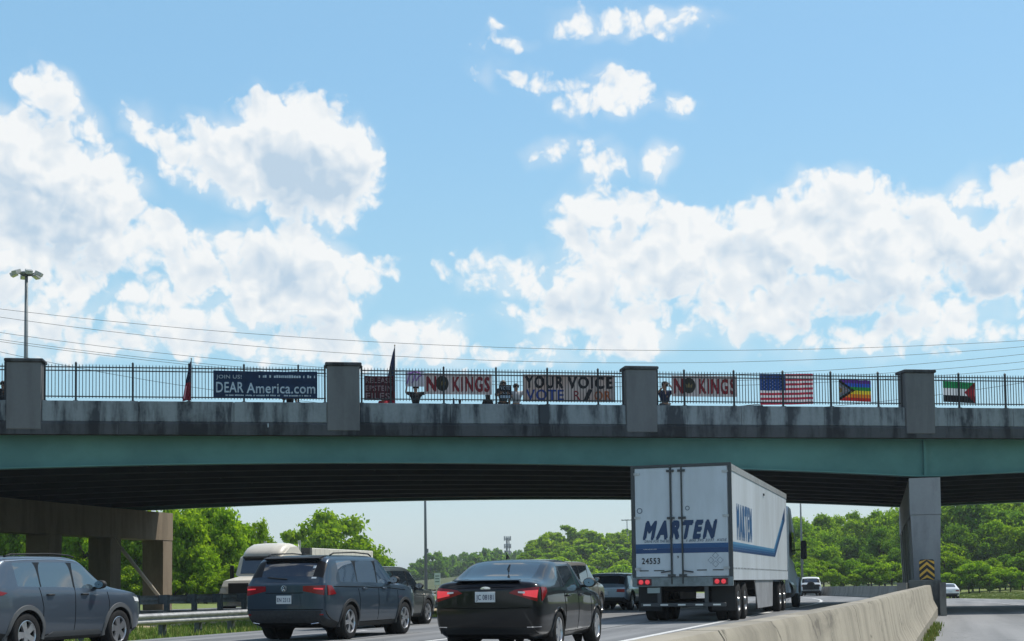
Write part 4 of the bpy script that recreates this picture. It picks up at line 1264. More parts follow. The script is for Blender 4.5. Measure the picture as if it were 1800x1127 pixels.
# ---- black sedan seen from behind, brake lamps lit
P_BLACK = paint('paint_black', (0.003, 0.0035, 0.005), 0.0, 0.3, coat=0.7, spec=0.15)
def sedan_black():
    st = sedan_stations(4.53, 1.46, 2.65, 0.90, 0.98, belt=0.985, hood=0.99, nose=0.74, deck=1.105)
    c = Car('sedan_car', 'black sedan seen from behind with bright red tail lamps and white number plate', 4.53, 0.885, 1.46, 2.65, 0.90, 0.98, 0.322, P_BLACK,
            dict(stations=st, arch=1.13, flare=True, flare_w=0.02, flare_mat=P_BLACK, spokes=5, cat='car', clad=False, bulge=0.10, tyre_w=0.215), (-6.45, 20.3, 0.0), 0.02, glass=G_TINT)
    c.mirror(1.72, 1.0)
    c.handles((0.55, 1.45), 0.86, P_BLACK)
    for sg in (1, -1):
        for pts in ([(0.34, 0.92), (0.40, 0.62), (0.40, 0.32)], [(1.30, 0.92), (1.29, 0.32)], [(2.18, 0.88), (2.22, 0.34)], [(0.40, 0.30), (1.3, 0.295), (2.2, 0.31)]):
            c.seam('panel_gap', M_SEAM, [(sg*3, y, z) for y, z in pts], (-sg, 0, 0), 0.006)
        tl = c.patch('tail_lamp', M_RED, [(sg*0.36, -1, 0.915), (sg*0.77, -1, 0.79), (sg*0.78, -1, 1.00), (sg*0.44, -1, 0.96)], (0, 1, 0), off=0.012)
        c.patch('tail_lamp', M_RED, [(sg*0.9, -0.90, 0.79), (sg*0.9, -0.66, 0.93), (sg*0.9, -0.66, 0.99), (sg*0.9, -0.88, 1.00)], (-sg, 0.3, 0), off=0.012)
        c.patch('brake_lamp', M_REDLIT, [(sg*0.57, -1, 0.88), (sg*0.765, -1, 0.84), (sg*0.77, -1, 0.955), (sg*0.57, -1, 0.945)], (0, 1, 0), off=0.02, nu=6, nv=3)
        c.patch('reversing_lamp', M_CLEAR, [(sg*0.50, -1, 0.915), (sg*0.60, -1, 0.905), (sg*0.60, -1, 0.935), (sg*0.50, -1, 0.938)], (0, 1, 0), off=0.026, nu=4, nv=2)
        c.patch('bumper_crease', M_CHROME, [(sg*0.62, -1, 0.405), (sg*0.80, -1, 0.41), (sg*0.80, -1, 0.42), (sg*0.62, -1, 0.418)], (0, 1, 0), off=0.006, nu=5, nv=1)
    c.patch('rear_diffuser', M_BLACK, [(-0.76, -1, 0.31), (0.76, -1, 0.31), (0.72, -1, 0.40), (-0.72, -1, 0.40)], (0, 1, 0), off=0.01, nu=12)
    c.seam('panel_gap', M_SEAM, [(-0.78, -1, 0.70), (0, -1, 0.69), (0.78, -1, 0.70)], (0, 1, 0), 0.007)
    c.plate(-1, 0.86, 'JC 08181', 0.31, 0.155)
    h = c.bvh.ray_cast(Vector((0, -5, 0.985)), Vector((0, 1, 0)))
    bd = MB().lathe([(0.001, -0.008), (0.045, -0.007), (0.05, 0.01)], 22, (0, 0, 0), 'y')
    bd.v = [(x*1.7, y + h[0].y - 0.004, z*0.62 + 0.985) for x, y, z in bd.v]
    b_ = bd.build('badge', M_CHROME, c.root, smooth=40)
    # boot lip, antenna, high stop lamp
    h = c.bvh.ray_cast(Vector((0, -0.93, 3)), Vector((0, 0, -1)))
    MB().prism([(-0.955, 1.092), (-0.972, 1.103), (-0.955, 1.113), (-0.86, 1.117), (-0.86, 1.10)], 'x', -0.50, 0.50).build('boot_lip', P_BLACK, c.root, smooth=30)
    MB().prism([(0.10, 1.435), (0.26, 1.45), (0.13, 1.51)], 'x', -0.012, 0.012).build('roof_antenna', M_BLACK, c.root)
    MB().tube([(0, 0.13, 1.50), (0, 0.02, 1.57)], 0.006, 5).build('antenna_mast', M_BLACK, c.root)
    return c
sedan_black()

# ---- further traffic, each simpler as it gets smaller
P_GREEN = paint('paint_grey_green', (0.075, 0.085, 0.080), 0.4, 0.3)
P_SILVER = paint('paint_champagne', (0.42, 0.41, 0.38), 0.6, 0.28)
P_PALE = paint('paint_pale_blue', (0.30, 0.37, 0.44), 0.5, 0.3)
P_WHITE = paint('paint_white', (0.78, 0.78, 0.78), 0.0, 0.3)
def traffic(name, label, P, loc, rz, kind, dims, plate=None, lamps=M_RED, extra=None):
    L, hw, H, wb, fo, ro, wr = dims
    if kind == 'suv':
        st = suv_stations(L, H, wb, fo, ro, belt=H*0.625, hood=H*0.64, nose=H*0.50, tail_lean=0.42)
        sp = dict(stations=st, cat='car', spokes=5, rim='split')
    else:
        st = sedan_stations(L, H, wb, fo, ro, belt=H*0.635, hood=H*0.65, nose=H*0.47, deck=H*0.70)
        sp = dict(stations=st, cat='car', spokes=5, clad=False, flare_w=0.02, flare_mat=P)
    c = Car(name, label, L, hw, H, wb, fo, ro, wr, P, sp, loc, rz, simple=True)
    c.mirror(wb*0.68, H*0.625)
    b = H*0.60
    for sg in (1, -1):
        c.patch('tail_lamp', lamps, [(sg*hw*0.52, -1, b - 0.17), (sg*hw*0.86, -1, b - 0.19), (sg*hw*0.86, -1, b - 0.06), (sg*hw*0.55, -1, b - 0.06)], (0, 1, 0), off=0.012, nu=5, nv=3)
        c.seam('panel_gap', M_SEAM, [(sg*3, wb*0.5, b), (sg*3, wb*0.5, 0.34)], (-sg, 0, 0), 0.008)
        c.seam('panel_gap', M_SEAM, [(sg*3, wb*0.86, b - 0.05), (sg*3, wb*0.86, 0.4)], (-sg, 0, 0), 0.008)
    c.patch('rear_bumper', M_CLAD, [(-hw*0.86, -1, 0.36), (hw*0.86, -1, 0.36), (hw*0.84, -1, 0.50), (-hw*0.84, -1, 0.50)], (0, 1, 0), off=0.012, nu=10)
    c.plate(-1, b - 0.20, plate) if plate else MB().bbox(-0.16, 0.16, -ro - 0.10, -ro + 0.05, b - 0.28, b - 0.13, 0.004).build('number_plate', M_PLATE, c.root)
    return c
traffic('crossover_car', 'grey green crossover with alloy wheels, just ahead of the dark blue sport utility car', P_GREEN, (-14.25, 32.4, -0.03), 0.0, 'suv', (4.55, 0.91, 1.60, 2.67, 0.92, 0.95, 0.35))
traffic('minivan_car', 'champagne silver minivan half hidden behind the right side of the black sedan', P_SILVER, (-11.62, 41.2, 0.0), 0.0, 'suv', (4.9, 0.95, 1.76, 2.95, 0.95, 1.0, 0.345))
traffic('hatchback_car', 'pale blue hatchback seen from behind, just left of the truck trailer', P_PALE, (-12.25, 52.0, -0.01), 0.0, 'suv', (4.6, 0.93, 1.46, 2.8, 0.9, 0.92, 0.35))
wsuv = traffic('off_road_car', 'small white sport utility car with dark tailgate on the far road right of the truck', P_WHITE, (-11.05, 126.0, -0.38), 0.10, 'suv', (4.5, 0.95, 1.74, 2.7, 0.85, 0.85, 0.38))
wsuv.patch('tailgate_panel', M_BLACK, [(-0.74, -1, 0.55), (0.74, -1, 0.55), (0.74, -1, 1.04), (-0.74, -1, 1.04)], (0, 1, 0), off=0.015, nu=10)
sw = MB().lathe([(0.001, -0.14), (0.30, -0.14), (0.36, -0.08), (0.36, 0.06)], 22, (0, -0.92, 0.95), 'y').build('spare_wheel', M_TYRE, wsuv.root, smooth=40)
traffic('distant_car', 'tiny white car farthest up the road, just right of the truck mirror', P_WHITE, (-14.9, 138.0, -0.44), 0.12, 'suv', (4.6, 0.92, 1.65, 2.7, 0.9, 0.95, 0.35))
traffic('coupe_car', 'small white sedan on the ramp right of the bridge pier', P_WHITE, (0.85, 132.5, -0.82), 0.14, 'sedan', (4.5, 0.90, 1.43, 2.65, 0.9, 0.95, 0.33))

# ------------------------------------------------------------------ articulated trucks
M_TRAILER = mat('trailer_white', (0.58, 0.63, 0.69), 0.42, scale=1.3, col2=(0.47, 0.51, 0.55), detail=7, stretch=(1, 1, 0.22))
M_BLUE = mat('stripe_blue', (0.006, 0.045, 0.15), 0.4)
M_BLUE2 = mat('stripe_light_blue', (0.02, 0.13, 0.30), 0.4)
M_LETTER = mat('letter_navy', (0.006, 0.035, 0.11), 0.45)
M_RAIL = mat('alloy_rail', (0.50, 0.51, 0.52), 0.45, metal=0.4, var=0.3, scale=6)
M_STEEL = mat('dark_steel', (0.06, 0.065, 0.07), 0.5, metal=0.3)
M_SKIRT = mat('skirt_grey', (0.34, 0.35, 0.37), 0.5, var=0.25, scale=2)
M_WHITE = mat('reflector_white', (0.75, 0.75, 0.72), 0.35)
M_GREY = mat('print_grey', (0.10, 0.13, 0.18), 0.6)

def put_text(parent, txt, h, loc, rot, m, bold=0.02, shear=0.0, width=None, name='lettering'):
    me = text_mesh(txt, h, bold, shear, width)
    me.materials.append(m)
    t = link(name, me, parent, loc); t.rotation_euler = rot
    return t

def big_wheel(parent, x, y, r=0.51, w=0.28, out=1, z=0.0):
    if 'bw' not in MATS:
        ty = MB().lathe([(r*0.56, -w/2), (r*0.82, -w/2), (r*0.97, -w/2 + 0.02), (r, -w/2 + 0.05), (r, w/2 - 0.05), (r*0.97, w/2 - 0.02), (r*0.82, w/2), (r*0.58, w/2 - 0.01), (r*0.56, w/2 - 0.04)], 28, axis='x')
        tm = ty.mesh('tyre', M_TYRE); shade_smooth(tm, 50)
        rm = MB().lathe([(r*0.56, w/2 - 0.03), (r*0.52, w/2 - 0.01), (r*0.48, w/2 - 0.05), (r*0.30, w/2 - 0.10), (r*0.26, w/2 - 0.06), (r*0.20, w/2 + 0.01), (0.001, w/2 + 0.02)], 24, axis='x')
        for k in range(10):
            a = 2*math.pi*k/10
            rm.lathe([(0.016, 0), (0.016, 0.03), (0.001, 0.03)], 6, (w/2 - 0.09, r*0.40*math.cos(a), r*0.40*math.sin(a)), 'x')
        rmm = rm.mesh('rim', mat('steel_rim', (0.20, 0.205, 0.21), 0.35, metal=0.8)); shade_smooth(rmm, 40)
        hm = MB().lathe([(0.001, w/2 - 0.11), (r*0.55, w/2 - 0.11), (r*0.55, -w/2 + 0.02), (0.001, -w/2 + 0.02)], 20, axis='x').mesh('wheel', M_UNDER)
        MATS['bw'] = (tm, rmm, hm)
    tm, rmm, hm = MATS['bw']
    o = link('wheel', hm, parent, (x, y, z + r))
    o.rotation_euler = (random.random()*6, 0, 0 if out > 0 else math.pi)
    link('tyre', tm, o); link('rim', rmm, o)
    return o

def semi_marten():
    # local frame: x right, y forward from the trailer's rear face, z up
    t = thing('semi_truck', 'white semi trailer truck with MARTEN lettering and blue stripe, seen from behind', 'truck', (-6.385, 35.4, 0), 0.0)
    W, L, z0, z1 = 1.27, 13.9, 1.10, 4.11
    box = MB().bbox(-W, W, 0.0, L, z0 + 0.06, z1, 0.03).build('trailer_box', M_TRAILER, t)
    # frame round the doors, top and bottom rails
    for sg in (1, -1):
        MB().box(sg*W - 0.045 + sg*0.012, sg*W + 0.045 + sg*0.012, -0.045, 0.05, z0, z1 + 0.01).build('rear_post', M_STEEL, t)
        MB().box(sg*(W + 0.004) - 0.012, sg*(W + 0.004) + 0.012, 0.06, L - 0.02, z1 - 0.16, z1 + 0.012).build('top_rail', M_RAIL, t)
        br = MB().box(sg*(W + 0.004) - 0.014, sg*(W + 0.004) + 0.014, 0.06, L - 0.02, z0 - 0.02, z0 + 0.30).build('bottom_rail', M_TRAILER, t)
        for k in range(46):
            MB().box(sg*(W + 0.02) - 0.006, sg*(W + 0.02) + 0.006, 0.25 + 0.295*k, 0.33 + 0.295*k, z0 + 0.27, z0 + 0.31).build('rivet_plate', M_STEEL, br)
    MB().box(-W - 0.05, W + 0.05, -0.05, 0.05, z1 - 0.05, z1 + 0.02).build('rear_header', M_STEEL, t)
    MB().bbox(-W - 0.055, W + 0.055, -0.06, 0.06, 0.93, 1.17, 0.01).build('rear_sill', mat('sill_grey', (0.22, 0.26, 0.27), 0.55, var=0.4, scale=5), t)
    # two doors, slightly proud, with lock rods
    for sg, x0, x1 in ((-1, -W + 0.045, -0.26), (1, -0.24, W - 0.045)):
        dr = MB().bbox(x0, x1, -0.035, 0.0, 1.185, z1 - 0.06, 0.012).build('rear_door', M_TRAILER, t)
        rx = -0.27 if sg < 0 else 0.025
        rod = MB()
        rod.tube([(rx, -0.065, 1.0), (rx, -0.065, z1 - 0.02)], 0.022, 8).build('lock_rod', M_STEEL, dr)
        for zz in (1.22, 2.72, 3.96):
            MB().box(rx - 0.10, rx + 0.10, -0.075, -0.036, zz - 0.03, zz + 0.03).build('rod_bracket', M_STEEL, dr)
        MB().tube([(rx, -0.075, 1.34), (rx - 0.28*(1 if sg < 0 else -1), -0.09, 1.30)], 0.02, 6).build('lock_handle', M_STEEL, dr)
        for zz in (1.40, 2.75, 3.9):
            xx = x0 + 0.06 if sg < 0 else x1 - 0.06
            MB().box(xx - 0.08, xx + 0.08, -0.055, -0.036, zz - 0.03, zz + 0.03).build('hinge', M_RAIL, dr)
        # slots near the bottom
        for a, b in (((x0 + 0.10, x0 + 0.34), (x0 + 0.48, x0 + 0.76)) if sg < 0 else ((0.05 + 0.34, 0.05 + 0.60), (x1 - 0.42, x1 - 0.14))):
            MB().box(a[0] if isinstance(a, tuple) else a, a[1] if isinstance(a, tuple) else b, -0.042, -0.036, 1.335, 1.362).build('vent_slot', M_STEEL, dr) if isinstance(a, tuple) else MB().box(a, b, -0.042, -0.036, 1.335, 1.362).build('vent_slot', M_STEEL, dr)
    yb = -0.0375
    # printed stripe and lettering on the doors
    for x0, x1 in ((-W + 0.05, -0.262), (-0.238, W - 0.05)):
        MB().box(x0, x1, yb - 0.001, yb + 0.002, 1.80, 1.93).build('stripe', M_BLUE, t)
        MB().box(x0, x1, yb - 0.001, yb + 0.002, 1.931, 2.05).build('stripe', M_BLUE2 if 0 else mat('stripe_mid_blue', (0.010, 0.075, 0.21), 0.4), t)
    rot = (R(90), 0, 0)
    put_text(t, 'MARTEN', 0.44, (-1.00, yb - 0.004, 2.20), rot, M_LETTER, 0.085, 0.32, 1.92)
    put_text(t, 'DRIVE FOR THE BEST', 0.068, (-0.98, yb - 0.004, 2.085), rot, M_GREY, 0.01, 0.3, 0.74)
    put_text(t, '1 800 395 3331  KIDS', 0.068, (0.12, yb - 0.004, 2.09), rot, M_GREY, 0.01, 0.3, 1.06)
    put_text(t, '24553', 0.155, (-1.06, yb - 0.004, 1.53), rot, mat('print_black', (0.02, 0.02, 0.025), 0.6), 0.03, 0, 0.48)
    put_text(t, '9', 0.07, (-0.12, yb - 0.004, 1.66), rot, MATS['print_black'], 0.03)
    put_text(t, 'www.marten.com', 0.035, (-1.02, yb - 0.004, 1.90), rot, M_WHITE, 0.005, 0, 0.36)
    # winged badge on the stripe, round stickers, warning diamonds
    wb_ = MB()
    for sg in (1, -1):
        wb_.add([(0.58 + sg*0.02, yb - 0.005, 1.90), (0.58 + sg*0.19, yb - 0.005, 1.985), (0.58 + sg*0.10, yb - 0.005, 1.90), (0.58 + sg*0.02, yb - 0.005, 1.86)], [(0, 1, 2, 3)])
    wb_.lathe([(0.045, 0), (0.001, -0.001)], 14, (0.58, yb - 0.004, 1.89), 'y')
    wb_.build('wing_badge', M_WHITE, t)
    for cx, cz, rr in ((-1.10, 2.93, 0.075), (0.17, 2.97, 0.06)):
        MB().lathe([(rr, 0), (rr*0.70, -0.001)], 20, (cx, yb - 0.004, cz), 'y').build('round_sticker', M_GREY, t)
    dm = MB()
    for cx, cz in ((0.88, 1.72), (0.76, 1.60), (1.00, 1.60), (0.88, 1.50)):
        P = [(cx - 0.085, yb - 0.004, cz), (cx, yb - 0.004, cz - 0.085), (cx + 0.085, yb - 0.004, cz), (cx, yb - 0.004, cz + 0.085)]
        Q = [(cx + (x - cx)*0.86, yb - 0.004, cz + (z - cz)*0.86) for x, _, z in P]
        dm.add(P + Q, [(i, (i+1) % 4, 4 + (i+1) % 4, 4 + i) for i in range(4)])
    dm.build('placard_frame', M_GREY, t)
    # lamps in the sill
    for sg in (1, -1):
        hs = MB().bbox(sg*1.0 - 0.19, sg*1.0 + 0.19, -0.085, -0.062, 0.965, 1.135, 0.008).build('lamp_box', mat('lamp_box_red', (0.10, 0.006, 0.012), 0.4), t)
        for o in (-0.085, 0.085):
            MB().lathe([(0.062, 0.004), (0.062, -0.012), (0.04, -0.022), (0.001, -0.026)], 18, (sg*1.0 + o, -0.085, 1.05), 'y').build('tail_lamp', M_REDLIT, hs, smooth=40)
    # underride guard with reflectors, mud flaps, plate
    ug = MB().bbox(-1.12, 1.12, -0.02, 0.08, 0.40, 0.50, 0.01).build('underride_guard', M_STEEL, t)
    for sx_ in (-0.62, 0.62):
        MB().box(sx_ - 0.05, sx_ + 0.05, 0.0, 0.07, 0.50, 0.93).build('guard_post', M_STEEL, ug)
    for k in range(5):
        MB().box(-1.05 + 0.46*k, -0.85 + 0.46*k, -0.026, -0.021, 0.43, 0.47).build('reflector', M_WHITE, ug)
    MB().box(-0.93, -0.60, -0.03, -0.022, 0.76, 0.90).build('number_plate', mat('plate_dim', (0.30, 0.36, 0.35), 0.5), t)
    for sg in (1, -1):
        MB().box(sg*0.98 - 0.31, sg*0.98 + 0.31, 0.55, 0.57, 0.28, 1.02).build('mud_flap', M_BLACK, t)
    # running gear
    MB().box(-0.52, 0.52, 0.2, L - 0.6, 0.78, 1.09).build('chassis', M_UNDER, t)
    for y in (1.55, 2.85):
        for sg in (1, -1):
            big_wheel(t, sg*1.11, y, out=sg); big_wheel(t, sg*0.80, y, out=sg)
        MB().tube([(-1.0, y, 0.51), (1.0, y, 0.51)], 0.07, 8).build('axle', M_UNDER, t)
    for sg in (1, -1):
        MB().prism([(4.9, 1.08), (9.4, 1.08), (9.2, 0.24), (5.5, 0.24)], 'x', sg*1.24 - 0.012, sg*1.24 + 0.012).build('side_skirt', M_SKIRT, t)
        MB().box(sg*0.72 - 0.07, sg*0.72 + 0.07, 9.7, 9.85, 0.12, 1.05).build('landing_leg', M_STEEL, t)
    # side print: lettering, stripe that turns up into an arrow
    xs = W + 0.005
    for sg in (1, -1):
        rs = (R(90), 0, R(90) if sg > 0 else R(-90))
        put_text(t, 'MARTEN', 0.85, (sg*xs, 1.25 if sg > 0 else 4.25, 2.24), rs, mat('letter_side_blue', (0.02, 0.10, 0.25), 0.45), 0.09, 0.0, 3.0)
        y0, y1 = 0.08, 9.75
        sgn = []
        st = MB()
        n = 4
        cols = [M_BLUE, mat('stripe_mid_blue', (0.010, 0.075, 0.21), 0.4), M_BLUE2, mat('stripe_pale_blue', (0.06, 0.22, 0.40), 0.4)]
        for k in range(n):
            za, zb = 1.83 + 0.065*k, 1.83 + 0.065*(k + 1) - 0.004
            MB().add([(sg*xs, y0, za), (sg*xs, y1 + 0.3*(1 - k/n), za), (sg*xs, y1 + 0.3*(1 - (k+1)/n), zb), (sg*xs, y0, zb)], [(0, 1, 2, 3)]).build('stripe', cols[k], t)
            a0, a1 = k/n, (k+1)/n - 0.02
            MB().add([(sg*xs, y1 + 0.3*(1 - a0), za), (sg*xs, y1 + 2.6 + 0.9*(1 - a0), 3.15), (sg*xs, y1 + 2.6 + 0.9*(1 - a1), 3.15), (sg*xs, y1 + 0.3*(1 - a1), zb)], [(0, 1, 2, 3)]).build('stripe', cols[k], t)
        MB().add([(sg*xs, y1 + 2.6, 3.152), (sg*xs, y1 + 3.5, 3.152), (sg*xs, y1 + 3.55, 3.60)], [(0, 1, 2)]).build('stripe_arrow', M_BLUE, t)
        MB().box(sg*(xs) - 0.01, sg*xs + 0.03, 7.1, 7.3, 3.68, 3.74).build('marker_lamp', M_STEEL, t)
    # cooling unit on the nose and the tractor
    MB().bbox(-1.0, 1.0, L, L + 0.5, 2.1, 3.95, 0.06).build('cooling_unit', M_TRAILER, t)
    tractor(t, L + 0.9, M_TRAILER, rear_y=L - 2.1)
    return t

def tractor(t, cab_y, m, rear_y, cab_top=3.75):
    """sleeper tractor facing +y whose cab's back wall stands at cab_y"""
    y = cab_y
    prof = [(y, 1.05), (y, cab_top - 0.35), (y + 0.5, cab_top), (y + 1.3, cab_top - 0.05), (y + 2.1, 3.05), (y + 2.35, 2.95), (y + 2.85, 2.05), (y + 2.95, 1.95), (y + 4.55, 1.72), (y + 4.75, 1.45), (y + 4.75, 0.85), (y + 2.3, 0.85), (y + 2.2, 0.6), (y, 0.6)]
    P = []
    n = len(prof)
    for x, k in ((-1.2, 0.0), (-1.12, 1), (1.12, 1), (1.2, 0.0)):
        for (py, pz) in prof:
            hood = py > y + 2.9
            xx = x*(0.80 if hood and pz > 1.0 else 1.0)
            P.append((xx, py, pz + (0.03 if k and pz > 1.5 else 0)))
    F = [tuple(range(n-1, -1, -1)), tuple(3*n + i for i in range(n))]
    for l in range(3):
        for i in range(n):
            F.append((l*n+i, l*n+(i+1) % n, (l+1)*n+(i+1) % n, (l+1)*n+i))
    cab = MB().add(P, F).build('cab', m, t, smooth=30)
    MB().add([(-1.0, y + 2.365, 2.93), (1.0, y + 2.365, 2.93), (0.92, y + 2.84, 2.10), (-0.92, y + 2.84, 2.10)], [(0, 1, 2, 3)]).build('windshield', G_DARK, t)
    w_ = t.children[-1]
    for v in w_.data.vertices: v.co += Vector((0, 0.02, 0.012))
    for sg in (1, -1):
        MB().add([(sg*1.206, y + 1.35, 2.05), (sg*1.206, y + 2.72, 2.05), (sg*1.206, y + 2.25, 2.85), (sg*1.206, y + 1.35, 2.85)], [(0, 1, 2, 3)]).build('side_window', G_DARK, t)
        mr = MB().bbox(sg*1.52 - 0.11, sg*1.52 + 0.11, y + 2.60, y + 2.72, 1.85, 2.55, 0.03).build('door_mirror', M_BLACK, t)
        MB().tube([(sg*1.2, y + 2.6, 2.2), (sg*1.5, y + 2.65, 2.2)], 0.025, 6).build('mirror_arm', M_BLACK, mr)
        MB().lathe([(0.34, -0.55), (0.34, 0.55), (0.001, 0.55)], 16, (sg*0.95, y + 1.3, 0.72), 'y').build('fuel_tank', M_ALLOY, t, smooth=40)
        MB().tube([(sg*1.02, y - 0.12, 0.9), (sg*1.02, y - 0.12, 3.9)], 0.08, 10).build('exhaust_stack', M_CHROME, t, smooth=40)
        big_wheel(t, sg*1.07, y + 3.75, out=sg)
        fd = MB(); N = 10
        P = []
        for k in range(N + 1):
            a = math.pi*(0.02 + 0.96*k/N)
            for rr, xx in ((0.60, 1.22), (0.66, 1.24), (0.66, 0.86)):
                P.append((sg*xx, y + 3.75 + rr*math.cos(a), 0.52 + rr*math.sin(a)))
        fd.add(P, [(k*3+j, k*3+j+1, k*3+4+j, k*3+3+j) for k in range(N) for j in range(2)])
        fd.build('front_fender', m, t, smooth=40)
        MB().bbox(sg*0.86 - 0.17, sg*0.86 + 0.17, y + 4.70, y + 4.78, 1.12, 1.36, 0.03).build('head_lamp', M_CLEAR, t)
    MB().bbox(-0.58, 0.58, y + 4.74, y + 4.80, 0.98, 1.62, 0.03).build('grille', M_BLACK, t)
    MB().bbox(-1.18, 1.18, y + 4.72, y + 4.92, 0.42, 0.80, 0.05).build('front_bumper', M_CHROME if m is not M_TRAILER else m, t)
    for yy in (rear_y, rear_y + 1.3):
        for sg in (1, -1):
            big_wheel(t, sg*1.09, yy, out=sg); big_wheel(t, sg*0.78, yy, out=sg)
    MB().box(-0.45, 0.45, rear_y - 0.8, y + 4.6, 0.60, 0.88).build('tractor_frame', M_UNDER, t)
semi_marten()

def semi_opposing():
    M_CREAM = mat('cream_truck_paint', (0.72, 0.69, 0.61), 0.4, var=0.12, scale=2)
    t = thing('oncoming_truck', 'cream oncoming semi truck with rounded roof fairing behind the guardrail', 'truck', (-33.9, 81.3, -0.35), math.pi)
    MB().bbox(-1.27, 1.27, 4.9, 13.6, 1.1, 3.50, 0.03).build('trailer_box', M_CREAM, t)
    MB().box(-1.275, 1.275, 13.35, 13.62, 3.1, 3.51).build('trailer_nose_rail', M_STEEL, t)
    for sg in (1, -1):
        for k in range(14):
            MB().box(sg*1.272 - 0.008, sg*1.272 + 0.008, 5.1 + 0.6*k, 5.14 + 0.6*k, 1.2, 3.45).build('side_rib', M_CREAM, t)
        for yy in (6.0, 7.3):
            big_wheel(t, sg*1.1, yy, out=sg)
    MB().box(-0.5, 0.5, 5.1, 13.3, 0.78, 1.09).build('chassis', M_UNDER, t)
    tractor(t, 14.5, M_CREAM, 11.8, 3.55)
    fr_ = MB()
    pf = [(14.75, 2.98), (14.75, 3.60), (14.95, 3.70), (15.4, 3.74), (15.9, 3.70), (16.35, 3.55), (16.7, 3.30), (16.88, 3.06), (16.88, 2.98)]
    for k, x in enumerate((-1.12, -1.06, -0.9, -0.45, 0.0, 0.45, 0.9, 1.06, 1.12)):
        q = {1.12: (0.90, 0.0), 1.06: (0.97, 0.12), 0.9: (1.0, 0.22)}.get(abs(x), (1.0, 0.25))
        fr_.v += [(x, 14.75 + (py - 14.75)*q[0], 2.98 + (pz - 2.98)*(0.72 + q[1]*1.1)) for py, pz in pf]
    n9 = len(pf)
    fr_.f = [(k*n9 + i, k*n9 + i + 1, (k+1)*n9 + i + 1, (k+1)*n9 + i) for k in range(8) for i in range(n9 - 1)] + [tuple(range(n9)), tuple(8*n9 + i for i in range(n9))]
    fr_.mi = [0]*len(fr_.f)
    fr_.build('roof_fairing', M_CREAM, t, smooth=60)
    MB().bbox(-0.95, 0.95, 16.75, 17.05, 2.92, 3.02, 0.02).build('sun_visor', M_STEEL, t)
    return t
semi_opposing()

# ------------------------------------------------------------------ fence on the parapet
M_IRON = mat('fence_iron', (0.018, 0.022, 0.028), 0.5, metal=0.3)
BRZ = BA
def on_bridge(s, d, z):
    p = s2w(s, d, z); return (p.x, p.y, p.z)
picket = MB()
picket.box(-0.011, 0.011, -0.011, 0.011, 0.0, 1.12)
picket.add([(-0.011, -0.011, 1.12), (0.011, -0.011, 1.12), (0.011, 0.011, 1.12), (-0.011, 0.011, 1.12), (0, 0, 1.185)], [(0,1,4),(1,2,4),(2,3,4),(3,0,4)])
ME_PICKET = picket.mesh('picket', M_IRON)
post = MB(); post.box(-0.032, 0.032, -0.032, 0.032, 0.0, 1.30)
post.add([(-0.04, -0.04, 1.30), (0.04, -0.04, 1.30), (0.04, 0.04, 1.30), (-0.04, 0.04, 1.30), (0, 0, 1.36)], [(0,3,2,1),(0,1,4),(1,2,4),(2,3,4),(3,0,4)])
post.box(-0.075, 0.075, -0.075, 0.075, 0.0005, 0.02)
ME_POST = post.mesh('post', M_IRON)
FENCE_LABELS = ['black iron picket fence at the far left edge, left of the first pillar',
                'black iron picket fence between the first two pillars, carrying the blue banner',
                'black iron picket fence over the middle of the bridge, with people behind it',
                'black iron picket fence between the third and fourth pillars, with the striped flag',
                'black iron picket fence right of the last pillar, with the green and red flag']
for k, a in enumerate((-42.8, -32.1, -21.4, -10.7, 0.0)):
    fz = PT + 0.002
    f = thing('picket_fence', FENCE_LABELS[k], 'fence', on_bridge(a, 0.15, fz), BRZ, 'iron fences along the overpass')
    xs = [0.64, 1.66, 3.54, 5.42, 7.28, 9.14, 10.06]
    for x in xs:
        link('post', ME_POST, f, (x, 0, 0))
    for z in (0.16, 1.045, 1.165):
        MB().box(0.60, 10.10, -0.018, 0.018, z - 0.018, z + 0.018).build('rail', M_IRON, f)
    for x0, x1 in zip(xs, xs[1:]):
        n = max(2, round((x1 - x0)/0.108))
        for i in range(1, n):
            link('picket', ME_PICKET, f, (x0 + (x1 - x0)*i/n, 0.0, 0.10))

# ------------------------------------------------------------------ banners and flags
def cloth(name, s0, s1, z0, z1, d, m, parent, amp=0.012, seed=0, freq=5.0, sag=0.0):
    """hanging sheet; local x along the bridge, z up, front towards the road"""
    def dep(x, z):
        return amp*math.sin(freq*x + seed) + amp*0.6*math.sin(freq*2.3*x + 1.7*seed + 2.0*z)
    mb = MB()
    w, h = s1 - s0, z1 - z0
    mb.grid(lambda u, v: (u*w, dep(u*w, v*h), v*h - sag*4*u*(1-u)*(1 if v > 0.5 else 0.6)), 40, 10)
    n = 41*11
    mb.add([(x, y + 0.004, z) for x, y, z in mb.v[:n]], [tuple(reversed(q)) for q in [(j*41+i, j*41+i+1, (j+1)*41+i+1, (j+1)*41+i) for j in range(10) for i in range(40)]])
    o = mb.build(name, m, parent, smooth=60)
    return o, dep
def drape(me, dep, x, z, off):
    """push flat lettering onto the sheet's folds"""
    for v in me.vertices:
        px, pz = x + v.co.x, z + v.co.y
        v.co = (px, dep(px, pz) - off, pz)
def letters(parent, dep, txt, h, x, z, m, bold=0.03, width=None, off=0.012, shear=0.0, name='lettering'):
    me = text_mesh(txt, h, bold, shear, width); me.materials.append(m)
    drape(me, dep, x, z, off)
    return link(name, me, parent)
